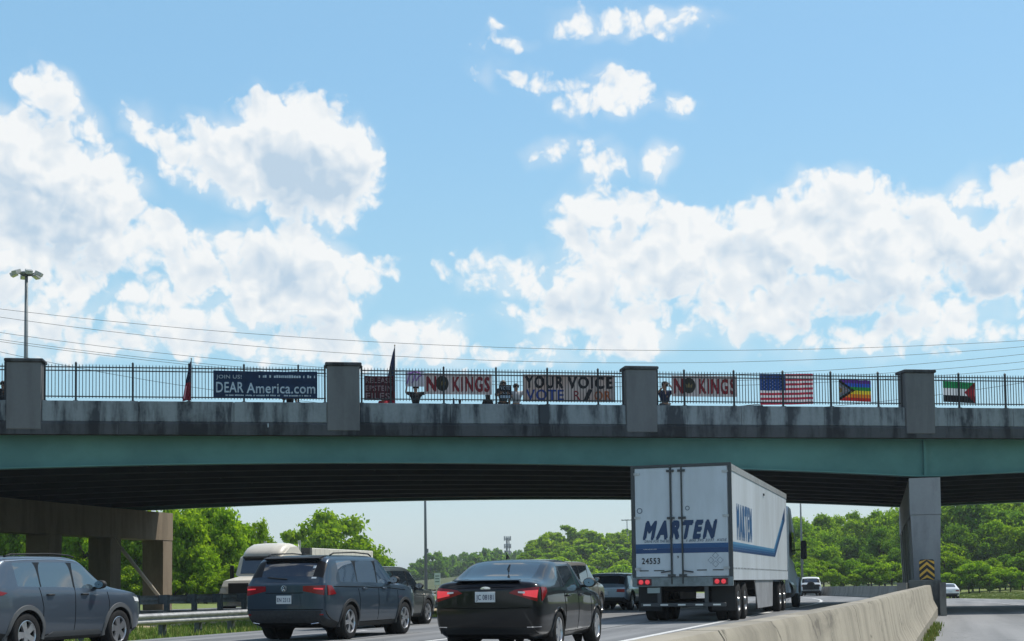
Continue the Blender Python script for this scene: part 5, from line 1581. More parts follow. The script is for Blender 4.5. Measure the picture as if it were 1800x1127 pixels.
def marks(parent, dep, x0, x1, z, h, m, seed, off=0.012):
    """a line of lettering too small to read"""
    rn = random.Random(seed); mb = MB(); x = x0
    while x < x1:
        w = rn.uniform(0.3, 0.7)*h
        if rn.random() > 0.16:
            mb.add([(x, dep(x, z) - off, z), (x + w, dep(x + w, z) - off, z), (x + w, dep(x + w, z) - off, z + h*rn.uniform(0.7, 1)), (x, dep(x, z) - off, z + h*rn.uniform(0.7, 1))], [(0,1,2,3)])
        x += w + h*0.22
    o = mb.build('small_print', m, parent); o['kind'] = 'stuff'
    return o
C_WHITE = mat('banner_white', (0.74, 0.70, 0.71), 0.9, var=0.12, scale=5)
C_RED = mat('print_red', (0.30, 0.018, 0.03), 0.85)
C_NAVY = mat('banner_navy', (0.015, 0.055, 0.15), 0.8, var=0.25, scale=3)
C_PALE = mat('print_pale_blue', (0.42, 0.52, 0.64), 0.8)
C_INK = mat('print_ink', (0.012, 0.010, 0.016), 0.9)
C_BLUE = mat('print_blue', (0.03, 0.07, 0.32), 0.85)
C_DISC = mat('print_dark_disc', (0.045, 0.038, 0.030), 0.9)
C_GOLD = mat('print_gold', (0.24, 0.18, 0.08), 0.9)
C_ORANGE = mat('print_orange', (0.52, 0.14, 0.05), 0.9)
C_MAROON = mat('banner_maroon', (0.16, 0.020, 0.040), 0.85, var=0.2, scale=4)
C_ROSE = mat('print_rose', (0.50, 0.34, 0.38), 0.9)
FRONT, BACK = 0.085, 0.225

def banner(name, label, s0, s1, z0, z1, d, m, cat='banner', **kw):
    t = thing(name, label, cat, on_bridge(s0, d, z0), BRZ)
    o, dep = cloth('cloth', s0, s1, z0, z1, d, m, t, **kw)
    return t, dep
t, dep = banner('protest_banner', 'dark blue banner reading DEAR America.com hung on the fence', -25.86, -22.30, 7.61, 8.55, FRONT, C_NAVY, amp=0.012, seed=1, sag=0.02)
letters(t, dep, 'JOIN US!', 0.13, 0.10, 0.66, C_PALE, 0.012, 0.86)
letters(t, dep, 'DEAR', 0.37, 0.10, 0.18, C_PALE, 0.014, 0.92)
letters(t, dep, 'America.com', 0.36, 1.14, 0.165, C_PALE, 0.014, 2.34)
marks(t, dep, 1.55, 3.45, 0.70, 0.10, C_PALE, 3); marks(t, dep, 0.35, 3.3, 0.055, 0.055, C_PALE, 4)
t, dep = banner('protest_banner', 'maroon banner with rows of pale lettering just right of the second pillar', -20.67, -19.62, 7.58, 8.43, BACK, C_MAROON, amp=0.010, seed=2)
letters(t, dep, 'RELEASE', 0.19, 0.06, 0.61, C_ROSE, 0.012, 0.92); letters(t, dep, 'EPSTEIN', 0.19, 0.06, 0.33, C_ROSE, 0.012, 0.92); letters(t, dep, 'FILES', 0.22, 0.06, 0.04, C_ROSE, 0.012, 0.84)
def no_kings(label, s0, s1, z0, z1, seed):
    t, dep = banner('protest_banner', label, s0, s1, z0, z1, BACK, C_WHITE, amp=0.014, seed=seed)
    w, h = s1 - s0, z1 - z0
    letters(t, dep, 'N', h*0.70, w*0.04, h*0.16, C_RED, 0.05, w*0.13)
    mb = MB(); cx, cz, r = w*0.265, h*0.52, h*0.37
    mb.lathe([(r, 0), (0.001, 0)], 26, (0, 0, 0), 'y')
    mb.v = [(cx + x*0.86, dep(cx + x*0.86, cz) - 0.012, cz + z) for x, y, z in mb.v]
    mb.build('emblem_disc', C_DISC, t)
    cr = MB()
    P = [(-0.5, -0.28), (-0.62, 0.30), (-0.28, 0.02), (0, 0.42), (0.28, 0.02), (0.62, 0.30), (0.5, -0.28)]
    cr.add([(cx + x*r*0.75, dep(cx, cz) - 0.018, cz + z*r*0.9) for x, z in P], [(0,1,2), (2,3,4), (4,5,6), (0,2,4,6)])
    cr.build('emblem_mark', C_GOLD, t)
    letters(t, dep, 'KINGS', h*0.70, w*0.42, h*0.16, C_RED, 0.045, w*0.54)
no_kings('white banner reading NO KINGS in red, near the people on the bridge', -18.55, -16.12, 7.81, 8.55, 3)
no_kings('white banner reading NO KINGS in red, right of the third pillar', -9.50, -7.01, 7.81, 8.58, 5)
t, dep = banner('protest_banner', 'wide pale banner reading YOUR VOICE in black above VOTE in blue', -15.0, -11.61, 7.58, 8.56, BACK, mat('banner_tan', (0.58, 0.48, 0.44), 0.9, scale=0.9, col2=(0.62, 0.58, 0.58)), amp=0.012, seed=7)
letters(t, dep, 'YOUR', 0.42, 0.10, 0.50, C_INK, 0.05, 1.36); letters(t, dep, 'VOICE', 0.42, 1.66, 0.50, C_INK, 0.05, 1.62)
letters(t, dep, 'VOTE', 0.38, 0.12, 0.06, C_BLUE, 0.03, 1.36)
letters(t, dep, 'R', 0.34, 1.86, 0.07, C_RED, 0.02, 0.22)
mb = MB(); mb.add([(2.20, dep(2.2, 0) - 0.012, 0.03), (2.36, dep(2.3, 0) - 0.012, 0.03), (2.56, dep(2.5, 0) - 0.012, 0.46), (2.40, dep(2.4, 0) - 0.012, 0.46)], [(0,1,2,3)]); mb.build('slash_mark', C_INK, t)
letters(t, dep, 'OR', 0.34, 2.62, 0.07, C_ORANGE, 0.02, 0.6)

# striped flag with starred canton
def flag_us(label, s0, s1, z0, z1, d):
    t = thing('striped_flag', label, 'flag', on_bridge(s0, d, z0), BRZ)
    w, h = s1 - s0, z1 - z0
    dep = lambda x, z: 0.014*math.sin(6*x) + 0.008*math.sin(13*x + 3*z)
    fr = mat('flag_red', (0.50, 0.03, 0.07), 0.85); fw = mat('flag_white', (0.82, 0.78, 0.80), 0.85); fb = mat('flag_blue', (0.022, 0.06, 0.22), 0.85)
    droop = lambda x: 0.05*(x/w)**2
    for i in range(13):
        za, zb = h*(12 - i)/13, h*(13 - i)/13
        x0 = w*0.47 if i < 7 else 0.0
        mb = MB(); mb.grid(lambda u, v: (x0 + (w - x0)*u, dep(x0 + (w - x0)*u, za), za + (zb - za)*v + droop(x0 + (w - x0)*u)*(1 if i > 3 else 0.5)), 24, 1)
        mb.build('stripe', fr if i % 2 == 0 else fw, t, smooth=60)
    mb = MB(); mb.grid(lambda u, v: (w*0.47*u, dep(w*0.47*u, h*0.7), h*6/13 + h*7/13*v), 16, 4)
    cn = mb.build('canton', fb, t, smooth=60)
    st = MB()
    for r_ in range(9):
        for c_ in range(6 if r_ % 2 == 0 else 5):
            cx = w*0.47*((2*c_ + 1 + (r_ % 2))/12.0); cz = h*6/13 + h*7/13*(r_ + 1)/10
            P = [(cx, dep(cx, h*0.7) - 0.006, cz)]
            for k in range(10):
                a = math.pi/2 + k*math.pi/5; rr = 0.021 if k % 2 == 0 else 0.009
                P.append((cx + rr*math.cos(a), dep(cx, h*0.7) - 0.006, cz + rr*math.sin(a)))
            st.add(P, [(0, 1 + k, 1 + (k + 1) % 10) for k in range(10)])
    s_ = st.build('stars', fw, cn); s_['kind'] = 'stuff'
flag_us('large red and white striped flag with starred blue corner hung flat on the fence', -6.12, -4.08, 7.53, 8.68, BACK)

def flag_pride():
    s0, s1, z0, z1 = -3.06, -1.81, 7.71, 8.51
    t = thing('rainbow_flag', 'rainbow striped flag with black chevron and yellow triangle', 'flag', on_bridge(s0, BACK, z0), BRZ)
    w, h = s1 - s0, z1 - z0
    dep = lambda x: 0.012*math.sin(7*x + 1)
    cols = [(0.55, 0.02, 0.02), (0.75, 0.22, 0.02), (0.80, 0.62, 0.04), (0.02, 0.28, 0.05), (0.03, 0.10, 0.50), (0.10, 0.03, 0.25)]
    for i, c in enumerate(cols):
        mb = MB(); mb.grid(lambda u, v: (w*u, dep(w*u), h*(i + v)/6 - 0.04*u), 20, 1)
        mb.build('stripe', mat('rainbow_%d' % i, c, 0.85), t, smooth=60)
    for k, (x, c) in enumerate(((0.50, (0.012, 0.012, 0.014)), (0.415, (0.10, 0.05, 0.025)), (0.36, (0.35, 0.60, 0.75)), (0.30, (0.70, 0.45, 0.52)), (0.24, (0.70, 0.70, 0.72)), (0.15, (0.75, 0.55, 0.04)))):
        mb = MB(); o = 0.006 + 0.003*k; zz = 0.5*h
        q = x*w; top = min(1.0, x/0.50)
        mb.add([(0, dep(0) - o, zz - zz*top), (q, dep(q) - o, zz - 0.02), (0, dep(0) - o, zz + zz*top)], [(0, 1, 2)])
        mb.build('chevron', mat('chevron_%d' % k, c, 0.85), t)
    MB().lathe([(0.055, 0), (0.038, -0.0005)], 18, (0.06, dep(0.06) - 0.03, h*0.5), 'y').build('ring', mat('ring_purple', (0.14, 0.03, 0.25), 0.85), t)
flag_pride()
def flag_four():
    s0, s1, z0, z1 = 1.07, 2.35, 7.70, 8.49
    t = thing('tricolour_flag', 'green, white and black striped flag with a red triangle at its right', 'flag', on_bridge(s0, BACK, z0), BRZ)
    w, h = s1 - s0, z1 - z0
    dep = lambda x: 0.012*math.sin(6*x + 2)
    for i, c in enumerate(((0.014, 0.014, 0.016), (0.78, 0.80, 0.82), (0.012, 0.24, 0.08))):
        mb = MB(); mb.grid(lambda u, v: (w*u, dep(w*u), h*(i + v)/3 - 0.05*u), 20, 1)
        mb.build('stripe', mat('four_%d' % i, c, 0.85), t, smooth=60)
    MB().add([(w*0.985, dep(w) - 0.012, -0.05), (w*0.985, dep(w) - 0.012, h - 0.05), (w*0.66, dep(w*0.66) - 0.012, h*0.5 - 0.035)], [(0, 1, 2)]).build('triangle', mat('four_red', (0.50, 0.03, 0.05), 0.85), t)
flag_four()

def furled_flag(label, s, d, z_base, z_top, spread, red_low=True):
    """flag hanging in folds round its staff"""
    t = thing('furled_flag', label, 'flag', on_bridge(s, d, z_base), BRZ)
    H_ = z_top - z_base
    MB().tube([(0, 0, 0), (0.012, 0, H_)], 0.014, 7).build('staff', mat('staff_grey', (0.10, 0.10, 0.11), 0.5), t)
    MB().lathe([(0.02, 0), (0.028, 0.02), (0.001, 0.05)], 10, (0.012, 0, H_), 'z').build('finial', C_GOLD, t)
    for k, (z0, z1, m) in enumerate(((0.45, 1.0, mat('flag_navy_dark', (0.018, 0.03, 0.075), 0.85)), (0.0, 0.46, mat('flag_red_dark', (0.20, 0.016, 0.035), 0.85)))):
        mb = MB()
        def f(u, v, z0=z0, z1=z1):
            tt = z0 + (z1 - z0)*v
            wd = spread*(1 - tt)**0.85*0.92 + 0.015
            x = -wd*u
            return (x, 0.05*math.sin(9*u + 2.2*tt)*min(1, (1-tt)*2 + 0.2), (0.18 + 0.80*tt)*H_ - 0.10*u*(1-tt)*H_ if not red_low else (0.02 + 0.96*tt)*H_ - 0.04*u)
        mb.grid(f, 16, 12)
        mb.build('flag_cloth', m, t, smooth=70)
    # lighter stripes showing in the folds
    mb = MB()
    mb.grid(lambda u, v: (-spread*0.45 - 0.05*u - 0.06*(1 - v), -0.052, (0.05 + 0.30*v)*H_), 2, 6)
    mb.build('fold_stripe', mat('fold_rose', (0.50, 0.20, 0.25), 0.85), t)
furled_flag('furled red and navy flag on a thin staff left of the blue banner', -26.60, -0.055, 7.46, 8.90, 0.30)
furled_flag('tall dark pointed flag on a staff rising above the fence by the maroon banner', -19.55, 0.80, 6.60, 9.62, 0.62)

# thin cloth lets the sky behind it shine through
for nm_, m_ in list(MATS.items()):
    if nm_.split('_')[0] in ('banner', 'flag', 'rainbow', 'chevron', 'four') and hasattr(m_, 'node_tree'):
        nt = m_.node_tree; bs = nt.nodes['Principled BSDF']; out = nt.nodes['Material Output']
        tl = nt.nodes.new('ShaderNodeBsdfTranslucent'); mxs = nt.nodes.new('ShaderNodeMixShader'); mxs.inputs[0].default_value = 0.55
        bc = bs.inputs['Base Color']
        if bc.is_linked: nt.links.new(bc.links[0].from_socket, tl.inputs[0])
        else: tl.inputs[0].default_value = bc.default_value
        nt.links.new(bs.outputs[0], mxs.inputs[1]); nt.links.new(tl.outputs[0], mxs.inputs[2]); nt.links.new(mxs.outputs[0], out.inputs[0])

# ------------------------------------------------------------------ people behind the fence
def skin_body(pts, edges, rad, levels=1):
    me = bpy.data.meshes.new('b'); me.from_pydata(pts, edges, [])
    o = bpy.data.objects.new('b', me); COL.objects.link(o)
    o.modifiers.new('s', 'SKIN')
    for i, r_ in enumerate(rad):
        sv = me.skin_vertices[0].data[i]
        sv.radius = (r_, r_) if not isinstance(r_, tuple) else r_
        sv.use_root = (i == 0)
    ss = o.modifiers.new('u', 'SUBSURF'); ss.levels = levels; ss.render_levels = levels
    bpy.context.view_layer.update()
    r = bpy.data.meshes.new_from_object(o.evaluated_get(bpy.context.evaluated_depsgraph_get()))
    bpy.data.objects.remove(o); bpy.data.meshes.remove(me)
    shade_smooth(r, True)
    return r
SKIN = [mat('skin_a', (0.42, 0.25, 0.17), 0.6), mat('skin_b', (0.30, 0.17, 0.11), 0.6)]
def person(label, s, d, height, arms, shirt, trousers, hair, skin=0, lean=0.0, cap=None, face=1, turn=0.0, hair_long=False, z=6.582):
    """arms: (elbow, wrist) for right and left as offsets from the shoulder; local -y faces the road"""
    k = height/1.72
    t = thing('person', label, 'person', on_bridge(s, d, z), BRZ + turn)
    J = {'pel': (0, 0, .95), 'chest': (0, -lean*0.6, 1.25), 'neck': (0, -lean, 1.46), 'jaw': (0, -lean - 0.015, 1.53), 'head': (0, -lean - 0.01, 1.63),
         'shR': (-.18, -lean*0.9, 1.41), 'shL': (.18, -lean*0.9, 1.41), 'hipR': (-.09, 0, .90), 'hipL': (.09, 0, .90),
         'knR': (-.10, -.02, .50), 'knL': (.10, -.02, .50), 'anR': (-.10, .02, .09), 'anL': (.10, .02, .09), 'toR': (-.11, -.14, .03), 'toL': (.11, -.14, .03)}
    for sd, (e, w) in zip('RL', arms):
        b = Vector(J['sh' + sd]); J['el' + sd] = tuple(b + Vector(e)); J['wr' + sd] = tuple(b + Vector(w))
        f = (Vector(w) - Vector(e)).normalized(); J['ha' + sd] = tuple(b + Vector(w) + f*0.08)
    names = list(J); ix = {n: i for i, n in enumerate(names)}
    E = [('pel','chest'),('chest','neck'),('neck','jaw'),('jaw','head'),('chest','shR'),('chest','shL'),('shR','elR'),('elR','wrR'),('wrR','haR'),('shL','elL'),('elL','wrL'),('wrL','haL'),
         ('pel','hipR'),('pel','hipL'),('hipR','knR'),('knR','anR'),('anR','toR'),('hipL','knL'),('knL','anL'),('anL','toL')]
    RD = {'pel': .125, 'chest': .135, 'neck': .055, 'jaw': .075, 'head': .10, 'sh': .07, 'hip': .09, 'kn': .06, 'an': .042, 'to': .035, 'el': .043, 'wr': .03, 'ha': .032}
    rr = [RD.get(n) or RD[n[:-1]] for n in names]
    P = [tuple(c*k for c in J[n]) for n in names]
    body = skin_body(P, [(ix[a], ix[b]) for a, b in E], [r_*k for r_ in rr])
    # fingers, nose, ears and eyes join the same mesh
    mb = MB()
    mb.v = [tuple(v.co) for v in body.vertices]; mb.f = [tuple(p.vertices) for p in body.polygons]; mb.mi = [0]*len(mb.f)
    for sd in 'RL':
        h = Vector(J['ha' + sd])*k; f = (h - Vector(J['wr' + sd])*k).normalized()
        sidev = f.cross(Vector((0, 1, 0))); sidev = sidev.normalized() if sidev.length > 0.1 else Vector((1, 0, 0))
        for q, ln in zip((-1.5, -0.5, 0.5, 1.5), (.062, .078, .072, .055)):
            b0 = h + sidev*(q*.017) + f*.005
            mb.tube([b0, b0 + f*(ln*.55), b0 + f*ln + Vector((0, -.018, 0))], [.009, .0085, .007], 6)
        b0 = h - f*.03 + sidev*.03
        mb.tube([b0, b0 + sidev*.03 + f*.02, b0 + sidev*.035 + f*.05], [.011, .010, .008], 6)
    hd = Vector(J['head'])*k
    mb.tube([hd + Vector((0, -.085, .02))*k, hd + Vector((0, -.118, -.025))*k], [.008*k, .017*k], 6)
    for sg in (1, -1):
        mb.lathe([(.001, -.01), (.024, -.004), (.028, .004), (.001, .01)], 8, tuple(hd + Vector((sg*.098, 0, -.01))*k), 'x')
    body2 = mb.mesh('body', SKIN[skin]); shade_smooth(body2, True); bpy.data.meshes.remove(body)
    bo = link('body', body2, t)
    eye = MB()
    for sg in (1, -1):
        eye.lathe([(.001, -.008), (.012, -.004), (.012, .004)], 8, tuple(hd + Vector((sg*.036, -.092, .012))*k), 'y')
    eye.tube([hd + Vector((-.03, -.088, -.06))*k, hd + Vector((.03, -.088, -.06))*k], .006*k, 5)
    eye.build('facial_features', M_BLACK, bo)
    def shell(name, nodes, edges, grow, m):
        im = {n: i for i, n in enumerate(nodes)}
        me = skin_body([tuple(c*k for c in J[n]) if not isinstance(n, tuple) else n for n in nodes], [(im[a], im[b]) for a, b in edges], [((RD.get(n) or RD[n[:-1]]) + grow)*k for n in nodes])
        me.materials.append(m); return link(name, me, t)
    shell('shirt', ['pel', 'chest', 'shR', 'shL', 'elR', 'elL'], [('pel','chest'),('chest','shR'),('chest','shL'),('shR','elR'),('shL','elL')], .018, shirt)
    shell('trousers', ['pel', 'hipR', 'hipL', 'knR', 'knL', 'anR', 'anL'], [('pel','hipR'),('pel','hipL'),('hipR','knR'),('knR','anR'),('hipL','knL'),('knL','anL')], .014, trousers)
    hr = MB()
    def cap_fn(u, v):
        a = 2*math.pi*u; b = math.pi*0.56*v
        frontness = max(0, math.cos(a - 1.5*math.pi))
        b *= 1 - 0.40*frontness
        r_ = .118
        return (hd.x + r_*k*math.sin(b)*math.cos(a), hd.y + r_*1.08*k*math.sin(b)*math.sin(a) + 0.008, hd.z + .012*k + r_*1.08*k*math.cos(b))
    hr.grid(cap_fn, 16, 7)
    if hair_long:
        hr.grid(lambda u, v: (hd.x + .105*k*math.cos(math.pi*u), hd.y + (.02 + .10*math.sin(math.pi*u))*k, hd.z + (0.02 - 0.24*v)*k), 12, 4)
    hr.build('hair', hair, t, smooth=70)
    if cap is not None:
        c = MB(); c.lathe([(.125*k, 0), (.120*k, .05*k), (.07*k, .105*k), (.001, .115*k)], 16, (hd.x, hd.y, hd.z + .045*k), 'z')
        c.add([(hd.x - .09*k, hd.y - .08*k, hd.z + .05*k), (hd.x + .09*k, hd.y - .08*k, hd.z + .05*k), (hd.x + .06*k, hd.y - .21*k, hd.z + .035*k), (hd.x - .06*k, hd.y - .21*k, hd.z + .035*k)], [(0,1,2,3)])
        c.build('cap', cap, t, smooth=40)
    return t
K_BLACK = mat('cloth_black', (0.012, 0.012, 0.014), 0.9); K_NAVY = mat('cloth_navy', (0.012, 0.022, 0.075), 0.9)
K_WHITE = mat('cloth_white', (0.58, 0.60, 0.62), 0.9, var=0.2, scale=12); K_RED = mat('cloth_red', (0.42, 0.02, 0.04), 0.9)
K_GREY = mat('cloth_grey', (0.10, 0.11, 0.12), 0.9); H_DARK = mat('hair_dark', (0.012, 0.010, 0.008), 0.7); H_GREY = mat('hair_grey', (0.16, 0.15, 0.13), 0.7)
DOWN = ((-.06, .02, -.27), (-.07, -.06, -.50)); DOWNL = ((.06, .02, -.27), (.07, -.06, -.50))
UPR = ((-.20, -.04, .02), (-.16, -.10, .27)); UPL = ((.20, -.04, .02), (.18, -.10, .27))
HOLDR = ((-.10, -.10, -.22), (.02, -.30, -.16)); HOLDL = ((.10, -.10, -.22), (-.02, -.30, -.16))
PHR = ((-.12, -.20, -.04), (.06, -.28, .16)); PHL = ((.12, -.20, -.04), (-.04, -.28, .16))
person('person in black with both arms raised, holding up a white and purple sign', -18.80, 0.85, 1.62, (UPR, UPL), K_BLACK, K_BLACK, H_DARK)
person('person in dark clothes holding a dark and white sign against the chest', -15.62, 0.85, 1.80, (HOLDR, HOLDL), K_BLACK, K_BLACK, H_GREY, 0)
person('person in white shirt waving with one arm raised', -15.14, 0.90, 1.70, (DOWN, ((.16, -.03, .06), (.20, -.06, .34))), K_WHITE, K_NAVY, H_DARK)
person('dark haired person in dark clothes, low behind the fence beside the NO KINGS banner', -16.20, 0.80, 1.33, (DOWN, DOWNL), K_BLACK, K_BLACK, H_DARK, hair_long=True, turn=math.pi)
person('person in navy shirt and cap taking a picture, right of the third pillar', -9.58, 0.85, 1.80, (PHR, PHL), K_NAVY, K_GREY, H_DARK, cap=K_BLACK)
person('person in black at the left edge of the photo beside the first pillar', -32.95, 0.85, 1.60, (DOWN, HOLDL), K_BLACK, K_BLACK, H_DARK)
person('person hidden behind the dark blue banner, only dark clothes showing below it', -23.25, 0.75, 1.55, (DOWN, DOWNL), K_BLACK, K_GREY, H_DARK, 1)
person('person in red shirt standing behind the maroon banner', -19.98, 0.70, 1.22, (DOWN, DOWNL), K_RED, K_BLACK, H_DARK)

def hand_sign(name, label, s, d, z, w, h, rows, base):
    t = thing(name, label, 'sign', on_bridge(s, d, z), BRZ)
    MB().bbox(-w/2, w/2, -0.006, 0.006, 0, h, 0.003).build('board', base, t)
    for (txt, hh, x, zz, m, ww) in rows:
        if txt is None:
            MB().box(x, x + ww, -0.010, -0.007, zz, zz + hh).build('printed_panel', m, t)
        else:
            me = text_mesh(txt, hh, 0.02, 0, ww); me.materials.append(m)
            o = link('lettering', me, t, (x, -0.013, zz)); o.rotation_euler = (R(90), 0, 0)
    return t
C_LILAC = mat('print_lilac', (0.34, 0.16, 0.48), 0.85)
sg_ = hand_sign('protest_sign', 'white sign with purple swirls held overhead by the person in black', -18.85, 0.60, 8.13, 0.66, 0.56, [], mat('sign_white', (0.70, 0.66, 0.74), 0.8))
for (x0, z0_, x1, z1_, x2, z2_) in ((-0.28, 0.10, -0.18, 0.40, -0.06, 0.50), (-0.10, 0.12, -0.02, 0.30, 0.0, 0.46), (0.05, 0.20, 0.14, 0.36, 0.26, 0.42), (-0.24, 0.45, 0.0, 0.53, 0.20, 0.47)):
    MB().tube([(x0, -0.008, z0_), (x1, -0.008, z1_), (x2, -0.008, z2_)], 0.028, 5).build('swirl', C_LILAC, sg_)
hand_sign('protest_sign', 'dark sign with white panels held by a person in the middle of the bridge', -15.60, 0.50, 7.70, 0.42, 0.50,
          [('VOTE', 0.12, -0.17, 0.34, C_PALE, 0.34), (None, 0.10, -0.18, 0.03, C_PALE, 0.36), ('US', 0.07, -0.07, 0.18, C_PALE, 0.14)], C_INK)
bt = thing('water_bottle', 'small dark bottle standing on the bridge parapet', 'bottle', on_bridge(-17.50, 0.24, PT + 0.001), BRZ)
MB().lathe([(0.001, 0), (0.036, 0.002), (0.036, 0.15), (0.018, 0.19), (0.018, 0.20)], 12).build('bottle_body', K_NAVY, bt, smooth=40); MB().lathe([(0.02, 0.20), (0.02, 0.23), (0.001, 0.23)], 12).build('bottle_cap', M_BLACK, bt)
ct = thing('drinking_cup', 'small dark cup standing on the bridge parapet', 'cup', on_bridge(-17.28, 0.24, PT + 0.001), BRZ)
MB().lathe([(0.001, 0), (0.035, 0.001), (0.055, 0.15), (0.050, 0.15), (0.032, 0.01)], 14).build('cup_body', K_BLACK, ct, smooth=40); MB().lathe([(0.057, 0.15), (0.057, 0.162), (0.001, 0.166)], 14).build('cup_lid', K_GREY, ct)
bag = thing('dark_bundle', 'dark flattened cloth bundle lying on the parapet left of the striped flag', 'cloth', on_bridge(-6.6, 0.22, PT + 0.001), BRZ)
bm_ = MB(); bm_.grid(lambda u, v: (-0.55 + 1.1*u, -0.05 + 0.10*v, 0.012 + 0.085*u*math.sin(math.pi*min(1, u*1.02))**0.5*(0.4 + 0.6*math.sin(math.pi*v)) + 0.05*u*u), 14, 6); bm_.build('cloth_fold', K_BLACK, bag, smooth=60)
MB().prism([(-0.55, 0.0), (0.55, 0.0), (0.55, 0.05), (-0.55, 0.011)], 'y', -0.05, 0.05).build('cloth_base', K_BLACK, bag)

# ------------------------------------------------------------------ guardrails
M_GALV = mat('galvanised_steel', (0.42, 0.43, 0.44), 0.5, metal=0.55, var=0.35, scale=5)
M_POST = mat('weathered_post', (0.10, 0.115, 0.125), 0.8, var=0.4, scale=9)
WB = [(0.0, 0.0), (0.045, 0.025), (0.080, 0.06), (0.080, 0.095), (0.030, 0.135), (0.020, 0.155), (0.030, 0.175), (0.080, 0.215), (0.080, 0.25), (0.045, 0.285), (0.0, 0.31)]
def guardrail(name, label, x, y0, y1, zb, face, sp=1.905):
    root = thing(name, label, 'guardrail', (x, y0, zb))
    n = int((y1 - y0)/sp)
    for k in range(n):
        a, b = k*sp, (k + 1)*sp - 0.006
        P = [(face*px, yy, 0.47 + pz) for yy in (a, b) for px, pz in WB] + [(face*(px - 0.006), yy, 0.47 + pz) for yy in (a, b) for px, pz in WB]
        m = len(WB)
        F = [(i, i+1, m+i+1, m+i) for i in range(m-1)] + [(2*m+i+1, 2*m+i, 3*m+i, 3*m+i+1) for i in range(m-1)] + [(0, m, 3*m, 2*m), (m-1, 3*m-1, 4*m-1, 2*m-1)]
        bm = MB().add(P, F).build('rail_beam', M_GALV, root, smooth=30)
    for k in range(n + 1):
        p = MB().box(face*-0.30 - 0.075, face*-0.30 + 0.075, k*sp - 0.09, k*sp + 0.09, -0.4, 0.80).build('post', M_POST, root)
        MB().box(min(face*-0.22, -face*0.008), max(face*-0.22, -face*0.008), k*sp - 0.075, k*sp + 0.075, 0.46, 0.79).build('spacer_block', M_POST, p)
guardrail('guardrail', 'near steel guardrail with bright beam on the grassy median behind the slate crossover', -20.15, 16.0, 62.0, -0.40, 1)
guardrail('guardrail', 'far steel guardrail seen from behind, posts in front of its beam', -26.75, 26.0, 72.0, 0.02, -1)

# ------------------------------------------------------------------ chevron marker on the pier
sp = s2w(pier_s(0, 0.25) + 0.10, -0.36)
cm = thing('chevron_marker', 'yellow and black chevron hazard marker at the foot of the bridge pier', 'sign', (sp.x - 0.36, sp.y - 0.12, 0.98))
w, h = 0.27, 0.78
C_YEL = mat('sign_yellow', (0.85, 0.46, 0.06), 0.5)
MB().prism([(-w + 0.05, 0), (w - 0.05, 0), (w, 0.06), (w, h - 0.06), (w - 0.05, h), (-w + 0.05, h), (-w, h - 0.06), (-w, 0.06)], 'y', -0.006, 0.006).build('panel', mat('sign_black', (0.02, 0.02, 0.022), 0.5), cm)
MB().tube([(0, 0.03, -1.2), (0, 0.03, 0.5)], 0.03, 8).build('sign_post', M_GALV, cm)
for k, z in enumerate((-0.10, 0.14, 0.38, 0.62)):
    q = [(-w, z - 0.02), (0, z + 0.21), (w, z - 0.02), (w, z + 0.085), (0, z + 0.315), (-w, z + 0.085)]
    def clip(zz): return max(0.004, min(h - 0.004, zz))
    MB().add([(x*0.98, -0.009, clip(zz)) for x, zz in q], [(0, 1, 4, 5), (1, 2, 3, 4)]).build('chevron', C_YEL, cm)

# ------------------------------------------------------------------ poles, masts, wires
M_POLE = mat('pole_grey', (0.14, 0.16, 0.17), 0.55, metal=0.3)
hm = thing('high_mast_light', 'tall high mast light pole with a ring of floodlights at the left', 'light pole', (-79.9, 106.2, 0.0))
MB().tube([(0, 0, -1), (0, 0, 10), (0, 0, 20), (0, 0, 30.5)], [0.30, 0.25, 0.20, 0.14], 12).build('pole', M_POLE, hm, smooth=True)
MB().lathe([(0.55, 0), (0.62, 0.12), (0.55, 0.24), (0.16, 0.26), (0.16, 0)], 18, (0, 0, 30.2)).build('lamp_ring', M_POLE, hm, smooth=40)
M_LAMP = mat('floodlight_shell', (0.40, 0.40, 0.38), 0.4)
for k in range(6):
    a = 2*math.pi*k/6 + 0.3
    c, s = math.cos(a), math.sin(a)
    MB().tube([(0.5*c, 0.5*s, 30.3), (1.0*c, 1.0*s, 30.45)], 0.05, 6).build('lamp_arm', M_POLE, hm)
    fl = MB().obox((1.15*c, 1.15*s, 30.30), (c*0.9, s*0.9, -0.42), (-s, c, 0), (c*0.42, s*0.42, 0.9), 0.30, 0.30, 0.16)
    f_ = fl.build('floodlight', M_LAMP, hm)
    MB().obox((1.15*c - c*0.075, 1.15*s - s*0.075, 30.30 - 0.165), (c*0.9, s*0.9, -0.42), (-s, c, 0), (c*0.42, s*0.42, 0.9), 0.26, 0.26, 0.008).build('lens', M_CLEAR, f_)
def street_pole(label, loc, h, arm, r0=0.13):
    t = thing('light_pole', label, 'light pole', loc)
    MB().tube([(0, 0, -0.5), (0, 0, h*0.5), (0, 0, h)], [r0, r0*0.75, r0*0.5], 10).build('pole', M_POLE, t, smooth=True)
    MB().tube([(0, 0, h - 0.3), (arm*0.5, 0, h + 0.25), (arm, 0, h + 0.35)], 0.04, 6).build('lamp_arm', M_POLE, t, smooth=True)
    MB().bbox(min(arm, arm*1.3), max(arm, arm*1.3), -0.14, 0.14, h + 0.24, h + 0.42, 0.04).build('lamp_head', M_LAMP, t)
    MB().box(-0.16, 0.16, -0.16, 0.16, -0.5, 0.25).build('pole_base', M_POLE, t)
    MB().box(0.06, 0.2, -0.06, 0.06, 3.4, 3.7).build('junction_box', M_POLE, t)
street_pole('thin dark light pole standing in the gap under the bridge right of the lone tree', (-35.85, 93.7, 0.0), 10.5, 2.2)
